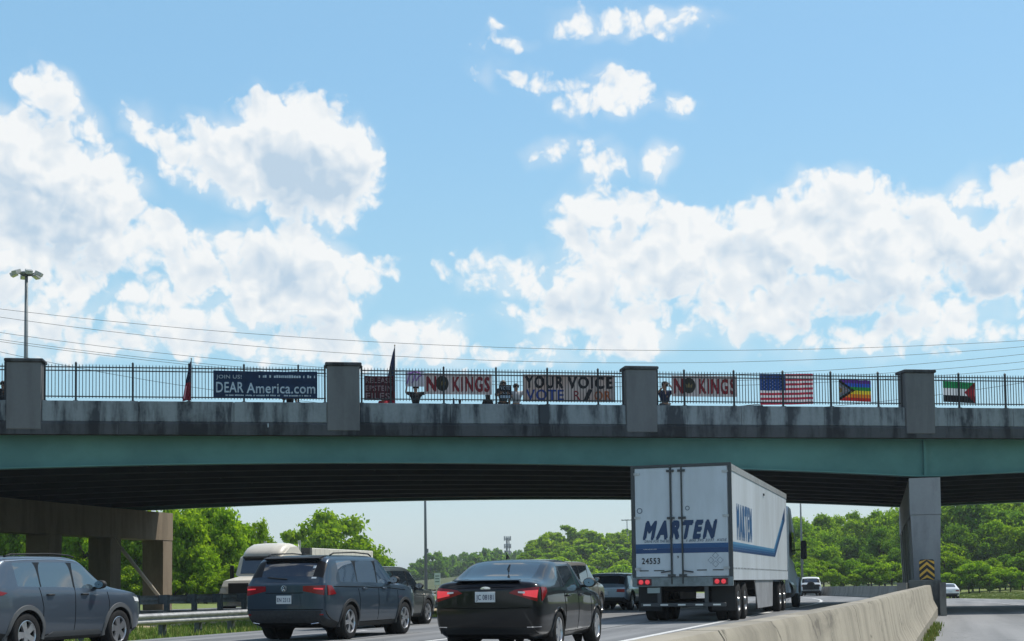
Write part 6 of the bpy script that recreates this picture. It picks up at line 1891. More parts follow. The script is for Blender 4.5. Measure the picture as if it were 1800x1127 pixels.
street_pole('thin grey light pole right of the truck trailer', (-14.3, 152.9, -0.6), 11.0, -2.0, 0.16)
tw = thing('cell_tower', 'distant lattice phone mast on the horizon above the black sedan', 'tower', (-210.8, 668.5, 0.0))
for k in range(3):
    a = 2*math.pi*k/3
    MB().tube([(1.3*math.cos(a), 1.3*math.sin(a), 0), (0.7*math.cos(a), 0.7*math.sin(a), 24.5)], 0.28, 6).build('mast_leg', M_POLE, tw)
for k in range(7):
    z = 2 + 3.3*k
    for j in range(3):
        a, b = 2*math.pi*j/3, 2*math.pi*(j+1)/3
        MB().tube([(1.1*math.cos(a), 1.1*math.sin(a), z), (0.95*math.cos(b), 0.95*math.sin(b), z + 3.3)], 0.12, 5).build('brace', M_POLE, tw)
for z in (24.0, 20.0, 16.5):
    pf = MB().lathe([(1.7, 0), (1.7, 0.25), (0.6, 0.25), (0.6, 0)], 10, (0, 0, z)).build('platform', M_POLE, tw)
    for k in range(6):
        a = 2*math.pi*k/6
        MB().box(1.7*math.cos(a) - 0.22, 1.7*math.cos(a) + 0.22, 1.7*math.sin(a) - 0.15, 1.7*math.sin(a) + 0.15, z - 0.7, z + 1.6).build('antenna_panel', M_LAMP, pf)
m2 = thing('high_mast_light', 'far small high mast light just left of the truck trailer', 'light pole', (-71.7, 323.8, 0.0))
MB().tube([(0, 0, 0), (0, 0, 16.3)], [0.16, 0.09], 8).build('pole', M_POLE, m2)
MB().box(-1.2, 1.2, -0.08, 0.08, 16.05, 16.2).build('lamp_ring', M_POLE, m2)
for k in range(4):
    MB().bbox(-1.35 + 0.75*k, -0.9 + 0.75*k, -0.2, 0.2, 16.0, 16.3, 0.05).build('floodlight', M_LAMP, m2)
sg2 = thing('road_sign', 'small pale road sign on two posts far off behind the grey green crossover', 'sign', (-52.6, 141.0, -0.4), R(-20))
MB().bbox(-0.42, 0.42, -0.02, 0.02, 1.45, 2.75, 0.008).build('sign_panel', mat('sign_pale', (0.55, 0.60, 0.60), 0.5), sg2)
for z in (2.42, 2.12, 1.80):
    MB().box(-0.30, 0.30, -0.026, -0.021, z - 0.05, z + 0.05).build('sign_line', mat('sign_ink', (0.06, 0.10, 0.10), 0.6), sg2)
for x in (-0.3, 0.3):
    MB().tube([(x, 0.05, -0.5), (x, 0.05, 2.7)], 0.04, 6).build('sign_post', M_GALV, sg2)

M_WIRE = mat('wire_dark', (0.03, 0.035, 0.04), 0.6)
M_WOOD = mat('pole_wood', (0.12, 0.08, 0.05), 0.85, var=0.3, scale=4)
XA, XB = -118.0, 62.0
UD = Vector((67.9, 21.3, 0)).normalized()
def wire_pt(x, off=0.0):
    t = (x + 61.8)/67.9
    return (x, 79.3 + 21.3*t + off)
wires = [((-61.8, 20.6), (-16.6, 17.1), (6.1, 17.5), 0.0), ((-61.8, 20.1), (-20.4, 16.4), (6.1, 17.2), 0.8),
         ((-61.8, 18.95), (-46.8, 16.85), (6.1, 16.55), 0.0), ((-61.8, 18.55), (-46.8, 16.55), (6.1, 16.2), 1.2), ((-61.8, 18.35), (-49.0, 16.55), (6.1, 15.6), 0.5), ((-61.8, 17.6), (-56.6, 16.55), (6.1, 14.6), 0.6)]
WL = ['topmost overhead wire sagging across the sky behind the bridge', 'second overhead wire from the top, sagging behind the bridge', 'third overhead wire from the top, dipping behind the bridge railing',
      'fourth overhead wire from the top, dipping behind the bridge railing', 'fifth overhead wire from the top, dipping behind the bridge railing', 'lowest overhead wire, dipping behind the bridge railing first']
ends = []
for i, (a, b, c, off) in enumerate(wires):
    co_ = np.polyfit([a[0], b[0], c[0]], [a[1], b[1], c[1]], 2)
    if i == 5: co_ = np.array([0.0016, 0.0, 0.0]); co_[1] = -0.105; co_[2] = 17.6 - 0.0016*61.8**2 - 0.105*61.8
    if i == 5: co_ = np.polyfit([-61.8, -53.0, -20.0], [17.6, 15.7, 12.6], 2)
    pts = []
    for k in range(61):
        x = XA + (XB - XA)*k/60
        px, py = wire_pt(x, off)
        pts.append((px, py, float(np.polyval(co_, x))))
    w_ = MB().tube(pts, 0.015, 5).build('overhead_wire', M_WIRE, smooth=True)
    tag(w_, WL[i], 'wire', 'overhead wires')
    ends.append((pts[0], pts[-1]))

# ------------------------------------------------------------------ trees
M_BARK = mat('bark', (0.07, 0.055, 0.04), 0.95, var=0.4, scale=6)
LEAF = [leaf_mat('leaf_bright', (0.10, 0.225, 0.018), (0.28, 0.40, 0.04), (0.21, 0.30, 0.035)),
        leaf_mat('leaf_mid', (0.085, 0.20, 0.018), (0.24, 0.36, 0.03), (0.17, 0.26, 0.022)),
        leaf_mat('leaf_deep', (0.055, 0.14, 0.026), (0.16, 0.27, 0.036), (0.09, 0.17, 0.03))]
def crown_mesh(seed, n_lobes, per, leaf, shape):
    """unit tree crown: z from 0.12 to 1, radius about 0.5; many folded leaf faces on uneven lobes"""
    r = np.random.default_rng(seed)
    lob = []
    for i in range(n_lobes):
        for _ in range(50):
            p = r.normal(0, 1, 3); p /= np.linalg.norm(p)
            rad = r.uniform(0.35, 1.0)**0.6
            q = p*rad
            z = 0.58 + 0.36*q[2]
            wz = shape(z)
            x, y = q[0]*wz*0.40, q[1]*wz*0.40
            if wz > 0.05: break
        k_ = 1.18 if i % 3 == 0 else 1.0               # a third are small sprays that break the outline
        lob.append((x*k_, y*k_, 0.5 + (z - 0.5)*(1.06 if k_ > 1 else 1.0), r.uniform(0.03, 0.07) if k_ > 1 else r.uniform(0.06, 0.125)))
    V, F = [], []
    N = n_lobes*per
    wgt = np.array([l[3]**1.6 for l in lob]); li = r.choice(n_lobes, N, p=wgt/wgt.sum())
    L = np.array(lob)[li]
    d = r.normal(0, 1, (N, 3)); d /= np.linalg.norm(d, axis=1)[:, None]
    rr = L[:, 3]*np.clip(r.normal(0.88, 0.38, N), 0.1, 2.0)
    c = L[:, :3] + d*rr[:, None]*np.array([1.25, 1.25, 0.75])
    nrm = d*0.6 + np.array([0, 0, 0.35]) + r.normal(0, 0.55, (N, 3)); nrm /= np.linalg.norm(nrm, axis=1)[:, None]
    a = np.cross(nrm, r.normal(0, 1, (N, 3))); a /= np.linalg.norm(a, axis=1)[:, None]
    b = np.cross(nrm, a)
    s = leaf*r.uniform(0.55, 1.35, N)[:, None]
    P = np.stack([c - a*s, c - b*s*0.6 + nrm*s*0.25, c + a*s, c + b*s*0.6 + nrm*s*0.25], 1).reshape(-1, 3)
    me = bpy.data.meshes.new('crown')
    me.vertices.add(N*4); me.vertices.foreach_set('co', P.ravel())
    me.loops.add(N*4); me.loops.foreach_set('vertex_index', np.arange(N*4, dtype=np.int32))
    me.polygons.add(N); me.polygons.foreach_set('loop_start', np.arange(0, N*4, 4, dtype=np.int32)); me.polygons.foreach_set('loop_total', np.full(N, 4, dtype=np.int32))
    me.update(); me.validate()
    return me, lob
def trunk_mesh(lob, seed):
    r = random.Random(seed)
    mb = MB()
    mb.tube([(0, 0, -0.05), (0.01, 0, 0.15), (-0.01, 0.01, 0.4), (0, 0, 0.72)], [0.028, 0.022, 0.016, 0.005], 8)
    for (x, y, z, q) in r.sample(lob, min(14, len(lob))):
        z0 = max(0.12, z - r.uniform(0.15, 0.3))
        mb.tube([(0, 0, z0), (x*0.5, y*0.5, (z0 + z)/2 + 0.02), (x, y, z)], [0.011, 0.007, 0.002], 5)
    me = mb.mesh('trunk', M_BARK); shade_smooth(me, True)
    return me
SHAPES = [lambda z: 1.15*math.sin(math.pi*min(1, max(0, (z - 0.12)/0.95)))**0.7, lambda z: 1.0*(1.1 - abs(z - 0.5)*1.3),
          lambda z: 1.2*math.sqrt(max(0, 1 - ((z - 0.55)/0.45)**2)), lambda z: 0.95*(1.25 - z), lambda z: 1.25*math.sqrt(max(0, 1 - ((z - 0.52)/0.5)**2))]
TREE_ME = []
for v in range(5):
    per, nl, lf = (300, 40, 0.026) if v != 4 else (250, 46, 0.024)
    cm_, lob_ = crown_mesh(100 + v, nl, per, lf, SHAPES[v])
    TREE_ME.append((cm_, trunk_mesh(lob_, v), lob_))
far_me = []
for v in range(3):
    cm_, lob_ = crown_mesh(200 + v, 22, 130, 0.05, SHAPES[v])
    far_me.append((cm_, trunk_mesh(lob_, v), lob_))
bush_me = []
for v in range(3):
    cm_, lob_ = crown_mesh(300 + v, 26, 200, 0.05, lambda z: 1.3*math.sqrt(max(0, 1 - ((z - 0.45)/0.55)**2)))
    bush_me.append((cm_, trunk_mesh(lob_, v), lob_))
# bearing (degrees right of the driving direction), distance, ground height, height, width, form, stand
TREE_SPOTS = [
    (-39.11, 110.5, 0.0, 8.5, 4.7, 0, 'L'), (-37.98, 106.5, 0.0, 8.0, 3.2, 1, 'L'), (-37.13, 105.9, 0.0, 8.2, 4.1, 1, 'L'), (-36.31, 105.5, 0.0, 8.4, 4.8, 3, 'L'),
    (-35.42, 104.1, 0.0, 7.6, 4.2, 1, 'L'), (-34.53, 102.7, 0.0, 7.2, 4.5, 1, 'L'), (-33.33, 108.1, 0.0, 8.3, 4.3, 1, 'L'), (-32.4, 102.8, 0.0, 7.1, 4.8, 3, 'L'),
    (-31.41, 102.2, 0.0, 7.6, 3.4, 0, 'L'), (-38.7, 120.3, 0.0, 8.6, 4.7, 2, 'L'), (-37.84, 116.6, 0.0, 8.8, 4.8, 1, 'L'), (-36.79, 113.2, 0.0, 8.0, 5.2, 0, 'L'),
    (-35.53, 116.0, 0.0, 8.5, 4.6, 3, 'L'), (-34.51, 111.2, 0.0, 7.8, 3.4, 1, 'L'), (-33.36, 111.7, 0.0, 7.2, 3.9, 3, 'L'), (-32.32, 115.3, 0.0, 8.0, 5.1, 0, 'L'),
    (-31.16, 113.1, 0.0, 7.2, 4.1, 3, 'L'), (-29.83, 112.2, 0.0, 7.9, 4.7, 1, 'L'), (-28.76, 113.8, 0.0, 6.7, 4.1, 2, 'L'), (-30.68, 102.9, 0.0, 7.3, 4.6, 0, 'L'),
    (-29.09, 105.3, 0.0, 7.1, 4.3, 1, 'L'), (-28.06, 114.1, 0.0, 7.0, 3.3, 2, 'L'), (-31.35, 102.2, 0.0, 6.4, 3.3, 3, 'L'), (-30.0, 101.1, 0.0, 4.1, 2.9, 1, 'L'),
    (-28.63, 106.2, 0.0, 4.4, 2.6, 0, 'L'), (-38.9, 105.8, 0.0, 2.9, 3.2, 2, 'L'), (-37.41, 103.5, 0.0, 3.5, 3.5, 3, 'L'), (-36.37, 103.5, 0.0, 2.7, 2.6, 3, 'L'),
    (-35.27, 103.4, 0.0, 2.4, 3.3, 2, 'L'), (-33.79, 102.8, 0.0, 3.2, 3.5, 3, 'L'), (-32.67, 101.0, 0.0, 2.8, 3.3, 2, 'L'), (-31.53, 101.5, 0.0, 2.1, 2.5, 3, 'L'),
    (-29.92, 100.2, 0.0, 2.3, 2.6, 3, 'L'), (-28.61, 99.8, 0.0, 2.8, 3.5, 1, 'L'), (-36.6, 102.9, 0.0, 2.1, 1.5, 2, 'B'), (-35.87, 102.7, 0.0, 2.0, 1.5, 2, 'B'),
    (-35.08, 102.6, 0.0, 1.9, 1.7, 2, 'B'), (-34.24, 102.5, 0.0, 2.3, 2.0, 2, 'B'), (-33.45, 100.6, 0.0, 1.8, 1.9, 2, 'B'), (-32.76, 100.7, 0.0, 2.1, 1.8, 2, 'B'),
    (-32.05, 101.0, 0.0, 1.7, 2.1, 2, 'B'), (-31.16, 100.8, 0.0, 2.1, 1.8, 2, 'B'), (-30.25, 99.9, 0.0, 1.7, 1.6, 2, 'B'), (-29.34, 99.8, 0.0, 1.7, 2.0, 3, 'B'),
    (-28.67, 99.4, 0.0, 1.3, 2.0, 3, 'B'), (-27.95, 99.6, 0.0, 1.5, 1.7, 0, 'B'), (-24.92, 151.5, -1.5, 11.7, 9.4, 2, 'M'), (-26.2, 167.2, 0.0, 7.7, 6.2, 1, 'S'),
    (-23.16, 171.1, 0.0, 6.0, 5.0, 2, 'S'), (-27.02, 228.5, 0.0, 5.2, 3.7, 2, 'D'), (-26.41, 242.8, 0.0, 4.9, 5.6, 0, 'D'), (-25.84, 215.3, 0.0, 5.7, 3.5, 0, 'D'),
    (-25.12, 216.3, 0.0, 4.9, 4.4, 0, 'D'), (-24.39, 238.2, 0.0, 5.5, 3.5, 1, 'D'), (-23.56, 236.3, 0.0, 3.5, 4.9, 2, 'D'), (-22.89, 225.9, 0.0, 5.3, 3.5, 2, 'D'),
    (-22.17, 212.7, 0.0, 2.6, 3.8, 0, 'D'), (-23.51, 491.3, 0.0, 7.0, 7.9, 1, 'F'), (-23.16, 476.0, 0.0, 9.3, 7.0, 1, 'F'), (-22.74, 513.3, 0.0, 10.4, 6.8, 0, 'F'),
    (-22.37, 481.0, 0.0, 6.9, 7.5, 3, 'F'), (-21.98, 476.6, 0.0, 6.7, 8.0, 3, 'F'), (-21.6, 446.1, 0.0, 7.2, 7.9, 2, 'F'), (-21.19, 460.3, 0.0, 10.0, 9.5, 3, 'F'),
    (-20.72, 433.4, 0.0, 11.1, 7.9, 3, 'F'), (-20.36, 443.4, 0.0, 12.0, 7.2, 3, 'F'), (-19.95, 515.3, 0.0, 12.7, 9.9, 1, 'F'), (-19.54, 495.9, 0.0, 9.2, 7.7, 3, 'F'),
    (-19.12, 488.9, 0.0, 11.4, 8.7, 0, 'F'), (-18.8, 456.1, 0.0, 12.7, 8.5, 2, 'F'), (-18.35, 462.1, 0.0, 13.7, 8.5, 1, 'F'), (-18.02, 471.6, 0.0, 12.9, 9.5, 1, 'F'),
    (-17.7, 469.1, 0.0, 10.1, 8.3, 3, 'F'), (-17.23, 473.4, 0.0, 10.1, 8.7, 1, 'F'), (-16.76, 498.9, 0.0, 13.1, 7.8, 0, 'F'), (-21.14, 584.9, 0.0, 10.9, 9.5, 2, 'F'),
    (-20.82, 605.8, 0.0, 11.3, 8.8, 2, 'F'), (-20.43, 604.9, 0.0, 12.1, 7.0, 1, 'F'), (-20.09, 566.4, 0.0, 14.0, 9.8, 2, 'F'), (-19.67, 641.2, 0.0, 9.5, 10.1, 0, 'F'),
    (-19.35, 610.3, 0.0, 15.5, 10.1, 0, 'F'), (-18.94, 584.3, 0.0, 15.3, 10.0, 1, 'F'), (-18.6, 625.1, 0.0, 16.3, 7.3, 1, 'F'), (-18.29, 591.1, 0.0, 16.3, 7.0, 0, 'F'),
    (-17.9, 592.6, 0.0, 16.7, 9.1, 0, 'F'), (-17.53, 608.8, 0.0, 16.2, 8.8, 2, 'F'), (-17.08, 584.3, 0.0, 17.3, 8.7, 2, 'F'), (-16.64, 610.5, 0.0, 15.5, 7.9, 1, 'F'),
    (-16.29, 602.2, 0.0, 14.3, 7.3, 1, 'F'), (-16.62, 253.6, 0.0, 3.9, 4.7, 0, 'H'), (-15.96, 258.1, 0.0, 5.2, 4.7, 0, 'H'), (-15.34, 253.7, 0.0, 4.0, 5.5, 2, 'H'),
    (-14.82, 256.2, 0.0, 3.9, 5.4, 1, 'H'), (-14.09, 260.4, 0.0, 4.3, 6.4, 0, 'H'), (-13.36, 261.1, 0.0, 3.6, 4.9, 3, 'H'), (-12.78, 253.4, 0.0, 4.9, 5.9, 2, 'H'),
    (-12.09, 260.0, 0.0, 4.6, 5.4, 2, 'H'), (-11.4, 262.4, 0.0, 4.5, 5.8, 1, 'H'), (-10.73, 250.5, 0.0, 4.5, 4.4, 1, 'H'), (-10.19, 264.4, 0.0, 4.5, 6.2, 2, 'H'),
    (-9.7, 263.9, 0.0, 4.6, 6.1, 3, 'H'), (-9.14, 253.0, 0.0, 4.5, 5.9, 0, 'H'), (-8.56, 264.5, 0.0, 4.9, 4.9, 2, 'H'), (-8.05, 262.8, 0.0, 3.6, 6.2, 0, 'H'),
    (-7.45, 266.1, 0.0, 6.1, 5.5, 0, 'H'), (-6.81, 259.2, 0.0, 4.1, 6.8, 0, 'H'), (-6.14, 259.5, 0.0, 5.2, 5.0, 1, 'H'), (-5.66, 261.9, 0.0, 4.1, 6.1, 3, 'H'),
    (-16.52, 278.3, 1.5, 3.6, 5.3, 2, 'H'), (-15.96, 278.9, 1.5, 3.7, 5.3, 1, 'H'), (-15.42, 268.2, 1.5, 5.2, 6.2, 2, 'H'), (-14.92, 280.1, 1.5, 6.0, 6.0, 0, 'H'),
    (-14.42, 281.1, 1.5, 3.6, 6.4, 0, 'H'), (-13.75, 280.7, 1.5, 5.7, 5.1, 3, 'H'), (-13.24, 268.8, 1.5, 5.5, 5.7, 0, 'H'), (-12.74, 275.4, 1.5, 3.8, 6.5, 0, 'H'),
    (-12.01, 279.7, 1.5, 6.1, 6.6, 1, 'H'), (-11.39, 273.8, 1.5, 6.4, 5.0, 1, 'H'), (-10.75, 272.6, 1.5, 4.0, 4.7, 2, 'H'), (-10.14, 275.5, 1.5, 5.1, 6.4, 0, 'H'),
    (-9.43, 277.2, 1.5, 6.0, 7.0, 1, 'H'), (-8.81, 278.1, 1.5, 6.7, 6.9, 2, 'H'), (-8.13, 272.9, 1.5, 6.1, 4.9, 1, 'H'), (-7.48, 287.1, 1.5, 5.0, 6.7, 2, 'H'),
    (-6.99, 272.5, 1.5, 5.1, 5.2, 2, 'H'), (-6.3, 273.5, 1.5, 4.6, 6.7, 3, 'H'), (-5.64, 287.7, 1.5, 6.1, 6.7, 1, 'H'), (-16.43, 305.5, 3.5, 5.1, 7.2, 0, 'H'),
    (-15.75, 296.8, 3.5, 4.2, 7.5, 3, 'H'), (-15.12, 297.5, 3.5, 5.7, 5.5, 3, 'H'), (-14.46, 293.7, 3.5, 5.8, 7.3, 0, 'H'), (-13.95, 295.0, 3.5, 6.8, 6.1, 2, 'H'),
    (-13.23, 296.8, 3.5, 5.1, 6.4, 2, 'H'), (-12.68, 296.0, 3.5, 6.0, 6.9, 1, 'H'), (-12.01, 302.2, 3.5, 7.3, 5.7, 1, 'H'), (-11.41, 306.7, 3.5, 4.6, 5.6, 2, 'H'),
    (-10.81, 303.9, 3.5, 7.1, 5.7, 0, 'H'), (-10.14, 303.3, 3.5, 4.8, 8.1, 0, 'H'), (-9.62, 301.8, 3.5, 5.3, 5.3, 0, 'H'), (-9.13, 303.2, 3.5, 6.3, 7.8, 3, 'H'),
    (-8.53, 309.2, 3.5, 7.9, 6.2, 2, 'H'), (-7.86, 302.4, 3.5, 5.8, 7.5, 0, 'H'), (-7.23, 299.3, 3.5, 7.2, 7.5, 3, 'H'), (-6.66, 304.0, 3.5, 8.5, 7.4, 2, 'H'),
    (-5.97, 311.2, 3.5, 8.6, 6.2, 3, 'H'), (-5.29, 312.1, 3.5, 7.2, 6.4, 0, 'H'), (-16.33, 327.4, 6.0, 5.0, 8.3, 0, 'H'), (-15.76, 322.5, 6.0, 7.2, 6.8, 3, 'H'),
    (-15.13, 324.8, 6.0, 4.9, 8.1, 0, 'H'), (-14.5, 323.6, 6.0, 4.7, 7.5, 1, 'H'), (-13.94, 319.4, 6.0, 7.4, 6.6, 3, 'H'), (-13.37, 322.6, 6.0, 4.4, 7.8, 0, 'H'),
    (-12.86, 333.8, 6.0, 8.2, 6.7, 2, 'H'), (-12.2, 330.5, 6.0, 5.4, 7.7, 1, 'H'), (-11.59, 320.9, 6.0, 8.0, 6.6, 3, 'H'), (-11.0, 325.6, 6.0, 8.7, 6.2, 1, 'H'),
    (-10.29, 326.0, 6.0, 6.6, 5.9, 2, 'H'), (-9.74, 324.9, 6.0, 8.6, 8.1, 0, 'H'), (-9.04, 331.0, 6.0, 8.8, 8.1, 1, 'H'), (-8.4, 331.5, 6.0, 7.4, 7.7, 3, 'H'),
    (-7.81, 330.4, 6.0, 8.1, 8.5, 2, 'H'), (-7.23, 336.9, 6.0, 9.8, 6.8, 3, 'H'), (-6.74, 332.1, 6.0, 9.6, 7.6, 1, 'H'), (-6.16, 325.2, 6.0, 8.7, 8.0, 2, 'H'),
    (-5.51, 332.2, 6.0, 10.1, 8.3, 0, 'H'), (-16.24, 352.8, 8.5, 4.5, 9.3, 1, 'H'), (-15.52, 355.4, 8.5, 5.7, 9.1, 0, 'H'), (-14.98, 344.2, 8.5, 7.3, 6.5, 0, 'H'),
    (-14.34, 348.1, 8.5, 6.5, 8.6, 1, 'H'), (-13.67, 358.5, 8.5, 5.1, 8.4, 0, 'H'), (-13.09, 346.5, 8.5, 5.3, 7.1, 1, 'H'), (-12.48, 355.6, 8.5, 6.4, 6.4, 3, 'H'),
    (-11.76, 344.1, 8.5, 7.0, 9.2, 2, 'H'), (-11.23, 350.5, 8.5, 9.3, 7.2, 0, 'H'), (-10.62, 356.3, 8.5, 5.9, 6.2, 3, 'H'), (-9.89, 348.5, 8.5, 6.6, 7.1, 1, 'H'),
    (-9.33, 357.1, 8.5, 8.1, 8.8, 0, 'H'), (-8.78, 360.0, 8.5, 9.1, 8.0, 0, 'H'), (-8.24, 351.2, 8.5, 6.2, 8.4, 1, 'H'), (-7.69, 355.1, 8.5, 10.1, 9.4, 3, 'H'),
    (-7.0, 355.4, 8.5, 9.7, 6.5, 0, 'H'), (-6.52, 354.5, 8.5, 7.7, 6.1, 2, 'H'), (-5.91, 363.5, 8.5, 7.4, 6.4, 1, 'H'), (-5.39, 350.2, 8.5, 7.6, 7.7, 2, 'H'),
    (-5.92, 219.0, 3.0, 7.5, 5.1, 1, 'R'), (-5.18, 218.9, 3.0, 7.8, 6.7, 0, 'R'), (-4.5, 225.4, 3.0, 9.2, 7.5, 3, 'R'), (-3.6, 231.9, 3.0, 9.8, 7.5, 2, 'R'),
    (-2.95, 220.6, 3.0, 8.4, 7.7, 2, 'R'), (-2.27, 218.2, 3.0, 9.3, 6.2, 2, 'R'), (-1.67, 229.2, 3.0, 9.4, 7.3, 0, 'R'), (-1.05, 232.6, 3.0, 10.4, 7.8, 1, 'R'),
    (-0.26, 225.1, 3.0, 9.2, 5.9, 3, 'R'), (-6.04, 197.9, 1.5, 5.4, 6.1, 0, 'R'), (-5.49, 185.5, 1.5, 4.0, 4.0, 2, 'R'), (-4.85, 189.1, 1.5, 5.5, 5.7, 0, 'R'),
    (-4.23, 191.2, 1.5, 6.0, 4.5, 3, 'R'), (-3.54, 199.0, 1.5, 5.7, 6.2, 1, 'R'), (-2.93, 197.4, 1.5, 5.6, 4.2, 3, 'R'), (-2.22, 186.9, 1.5, 6.5, 4.2, 1, 'R'),
    (-1.55, 199.7, 1.5, 5.9, 4.1, 1, 'R'), (-1.01, 193.2, 1.5, 6.3, 3.9, 2, 'R'), (-0.37, 190.4, 1.5, 6.9, 5.7, 2, 'R'), (-5.81, 175.4, 0.5, 2.2, 4.6, 2, 'R'),
    (-5.13, 173.9, 0.5, 2.9, 4.0, 0, 'R'), (-4.49, 172.2, 0.5, 3.1, 4.4, 2, 'R'), (-3.83, 172.9, 0.5, 3.4, 3.7, 0, 'R'), (-3.24, 171.8, 0.5, 3.1, 3.6, 0, 'R'),
    (-2.6, 177.2, 0.5, 4.1, 3.6, 2, 'R'), (-2.08, 176.9, 0.5, 3.8, 4.2, 2, 'R'), (-1.56, 173.5, 0.5, 4.3, 3.2, 1, 'R'), (-0.94, 178.6, 0.5, 3.3, 4.5, 1, 'R'),
    (-0.35, 179.3, 0.5, 3.4, 3.6, 0, 'R'), (-5.7, 164.9, 0.2, 2.7, 2.7, 0, 'B'), (-5.29, 163.4, 0.2, 2.0, 2.8, 3, 'B'), (-4.77, 166.0, 0.2, 2.4, 2.3, 0, 'B'),
    (-4.22, 162.6, 0.2, 1.7, 3.0, 2, 'B'), (-3.7, 165.8, 0.2, 1.1, 2.2, 2, 'B'), (-3.28, 164.1, 0.2, 1.4, 2.5, 0, 'B'), (-2.71, 166.2, 0.2, 2.2, 2.7, 3, 'B'),
    (-2.29, 164.9, 0.2, 2.4, 3.3, 1, 'B'), (-1.81, 168.3, 0.2, 2.6, 2.9, 3, 'B'), (-1.3, 165.3, 0.2, 1.7, 2.3, 3, 'B'), (-0.88, 168.9, 0.2, 2.0, 2.6, 0, 'B'),
    (-0.47, 167.4, 0.2, 2.4, 2.8, 1, 'B'), (-0.22, 195.3, 3.0, 9.7, 9.8, 2, 'R'), (0.66, 192.8, 3.0, 10.8, 8.1, 2, 'R'), (1.59, 190.2, 3.0, 9.3, 9.6, 0, 'R'),
    (2.47, 202.9, 3.0, 11.4, 10.3, 1, 'R'), (3.22, 198.6, 3.0, 9.2, 9.2, 2, 'R'), (3.99, 210.3, 3.0, 10.1, 8.4, 2, 'R'), (4.98, 211.5, 3.0, 11.2, 7.4, 2, 'R'),
    (5.71, 195.7, 3.0, 11.0, 9.3, 3, 'R'), (6.46, 199.7, 3.0, 10.4, 6.8, 2, 'R'), (7.38, 203.3, 3.0, 10.0, 8.1, 0, 'R'), (8.23, 214.6, 3.0, 12.0, 7.5, 0, 'R'),
    (-0.0, 178.7, 0.6, 6.0, 6.0, 2, 'R'), (0.72, 181.7, 0.6, 7.3, 5.0, 1, 'R'), (1.45, 183.3, 0.6, 7.1, 5.8, 0, 'R'), (2.11, 184.2, 0.6, 8.3, 6.2, 3, 'R'),
    (2.88, 182.5, 0.6, 6.9, 5.5, 1, 'R'), (3.71, 182.1, 0.6, 8.0, 6.9, 0, 'R'), (4.34, 184.8, 0.6, 8.3, 6.9, 0, 'R'), (5.07, 181.9, 0.6, 8.2, 6.5, 3, 'R'),
    (5.73, 186.5, 0.6, 8.0, 7.0, 3, 'R'), (6.33, 183.7, 0.6, 7.8, 5.7, 0, 'R'), (7.06, 184.3, 0.6, 7.9, 4.8, 3, 'R'), (7.81, 191.3, 0.6, 8.4, 7.4, 2, 'R'),
    (0.22, 163.5, 0.0, 4.8, 4.2, 2, 'R'), (0.8, 163.1, 0.0, 3.1, 4.4, 0, 'R'), (1.28, 164.7, 0.0, 3.3, 4.8, 2, 'R'), (1.86, 167.6, 0.0, 3.5, 3.9, 2, 'R'),
    (2.5, 169.0, 0.0, 4.0, 3.6, 3, 'R'), (3.13, 167.7, 0.0, 4.2, 4.1, 2, 'R'), (3.6, 168.2, 0.0, 4.2, 3.5, 1, 'R'), (4.11, 168.9, 0.0, 4.9, 4.5, 3, 'R'),
    (4.72, 170.5, 0.0, 4.6, 3.7, 2, 'R'), (5.38, 168.7, 0.0, 5.0, 3.3, 2, 'R'), (5.94, 172.7, 0.0, 4.9, 4.0, 3, 'R'), (6.56, 174.5, 0.0, 4.2, 4.3, 0, 'R'),
    (7.04, 169.4, 0.0, 5.4, 4.6, 0, 'R'), (7.52, 175.9, 0.0, 4.0, 4.2, 2, 'R'), (8.07, 176.0, 0.0, 5.6, 4.7, 3, 'R'), (0.32, 158.5, -0.4, 1.8, 3.3, 1, 'B'),
    (0.67, 160.0, -0.4, 1.3, 2.5, 0, 'B'), (1.14, 158.5, -0.4, 2.6, 3.3, 1, 'B'), (1.52, 158.4, -0.4, 2.9, 2.6, 3, 'B'), (1.92, 157.5, -0.4, 1.6, 2.6, 1, 'B'),
    (2.3, 159.2, -0.4, 2.3, 2.7, 0, 'B'), (2.68, 158.6, -0.4, 2.1, 3.0, 2, 'B'), (3.15, 162.1, -0.4, 1.5, 3.2, 3, 'B'), (3.62, 161.1, -0.4, 1.5, 3.2, 3, 'B'),
    (4.07, 161.7, -0.4, 2.7, 3.1, 0, 'B'), (4.43, 163.2, -0.4, 2.2, 2.7, 0, 'B'), (4.88, 163.6, -0.4, 2.4, 3.0, 1, 'B'), (5.21, 162.3, -0.4, 2.9, 2.3, 0, 'B'),
    (5.64, 164.6, -0.4, 2.3, 3.3, 0, 'B'), (6.04, 165.7, -0.4, 2.5, 3.1, 2, 'B'), (6.49, 165.5, -0.4, 2.4, 2.8, 2, 'B'), (6.9, 163.3, -0.4, 2.3, 2.7, 3, 'B'),
    (7.37, 165.2, -0.4, 3.2, 2.3, 0, 'B'), (7.81, 164.1, -0.4, 2.4, 3.0, 2, 'B'), (8.13, 165.9, -0.4, 2.0, 2.6, 0, 'B'),
]

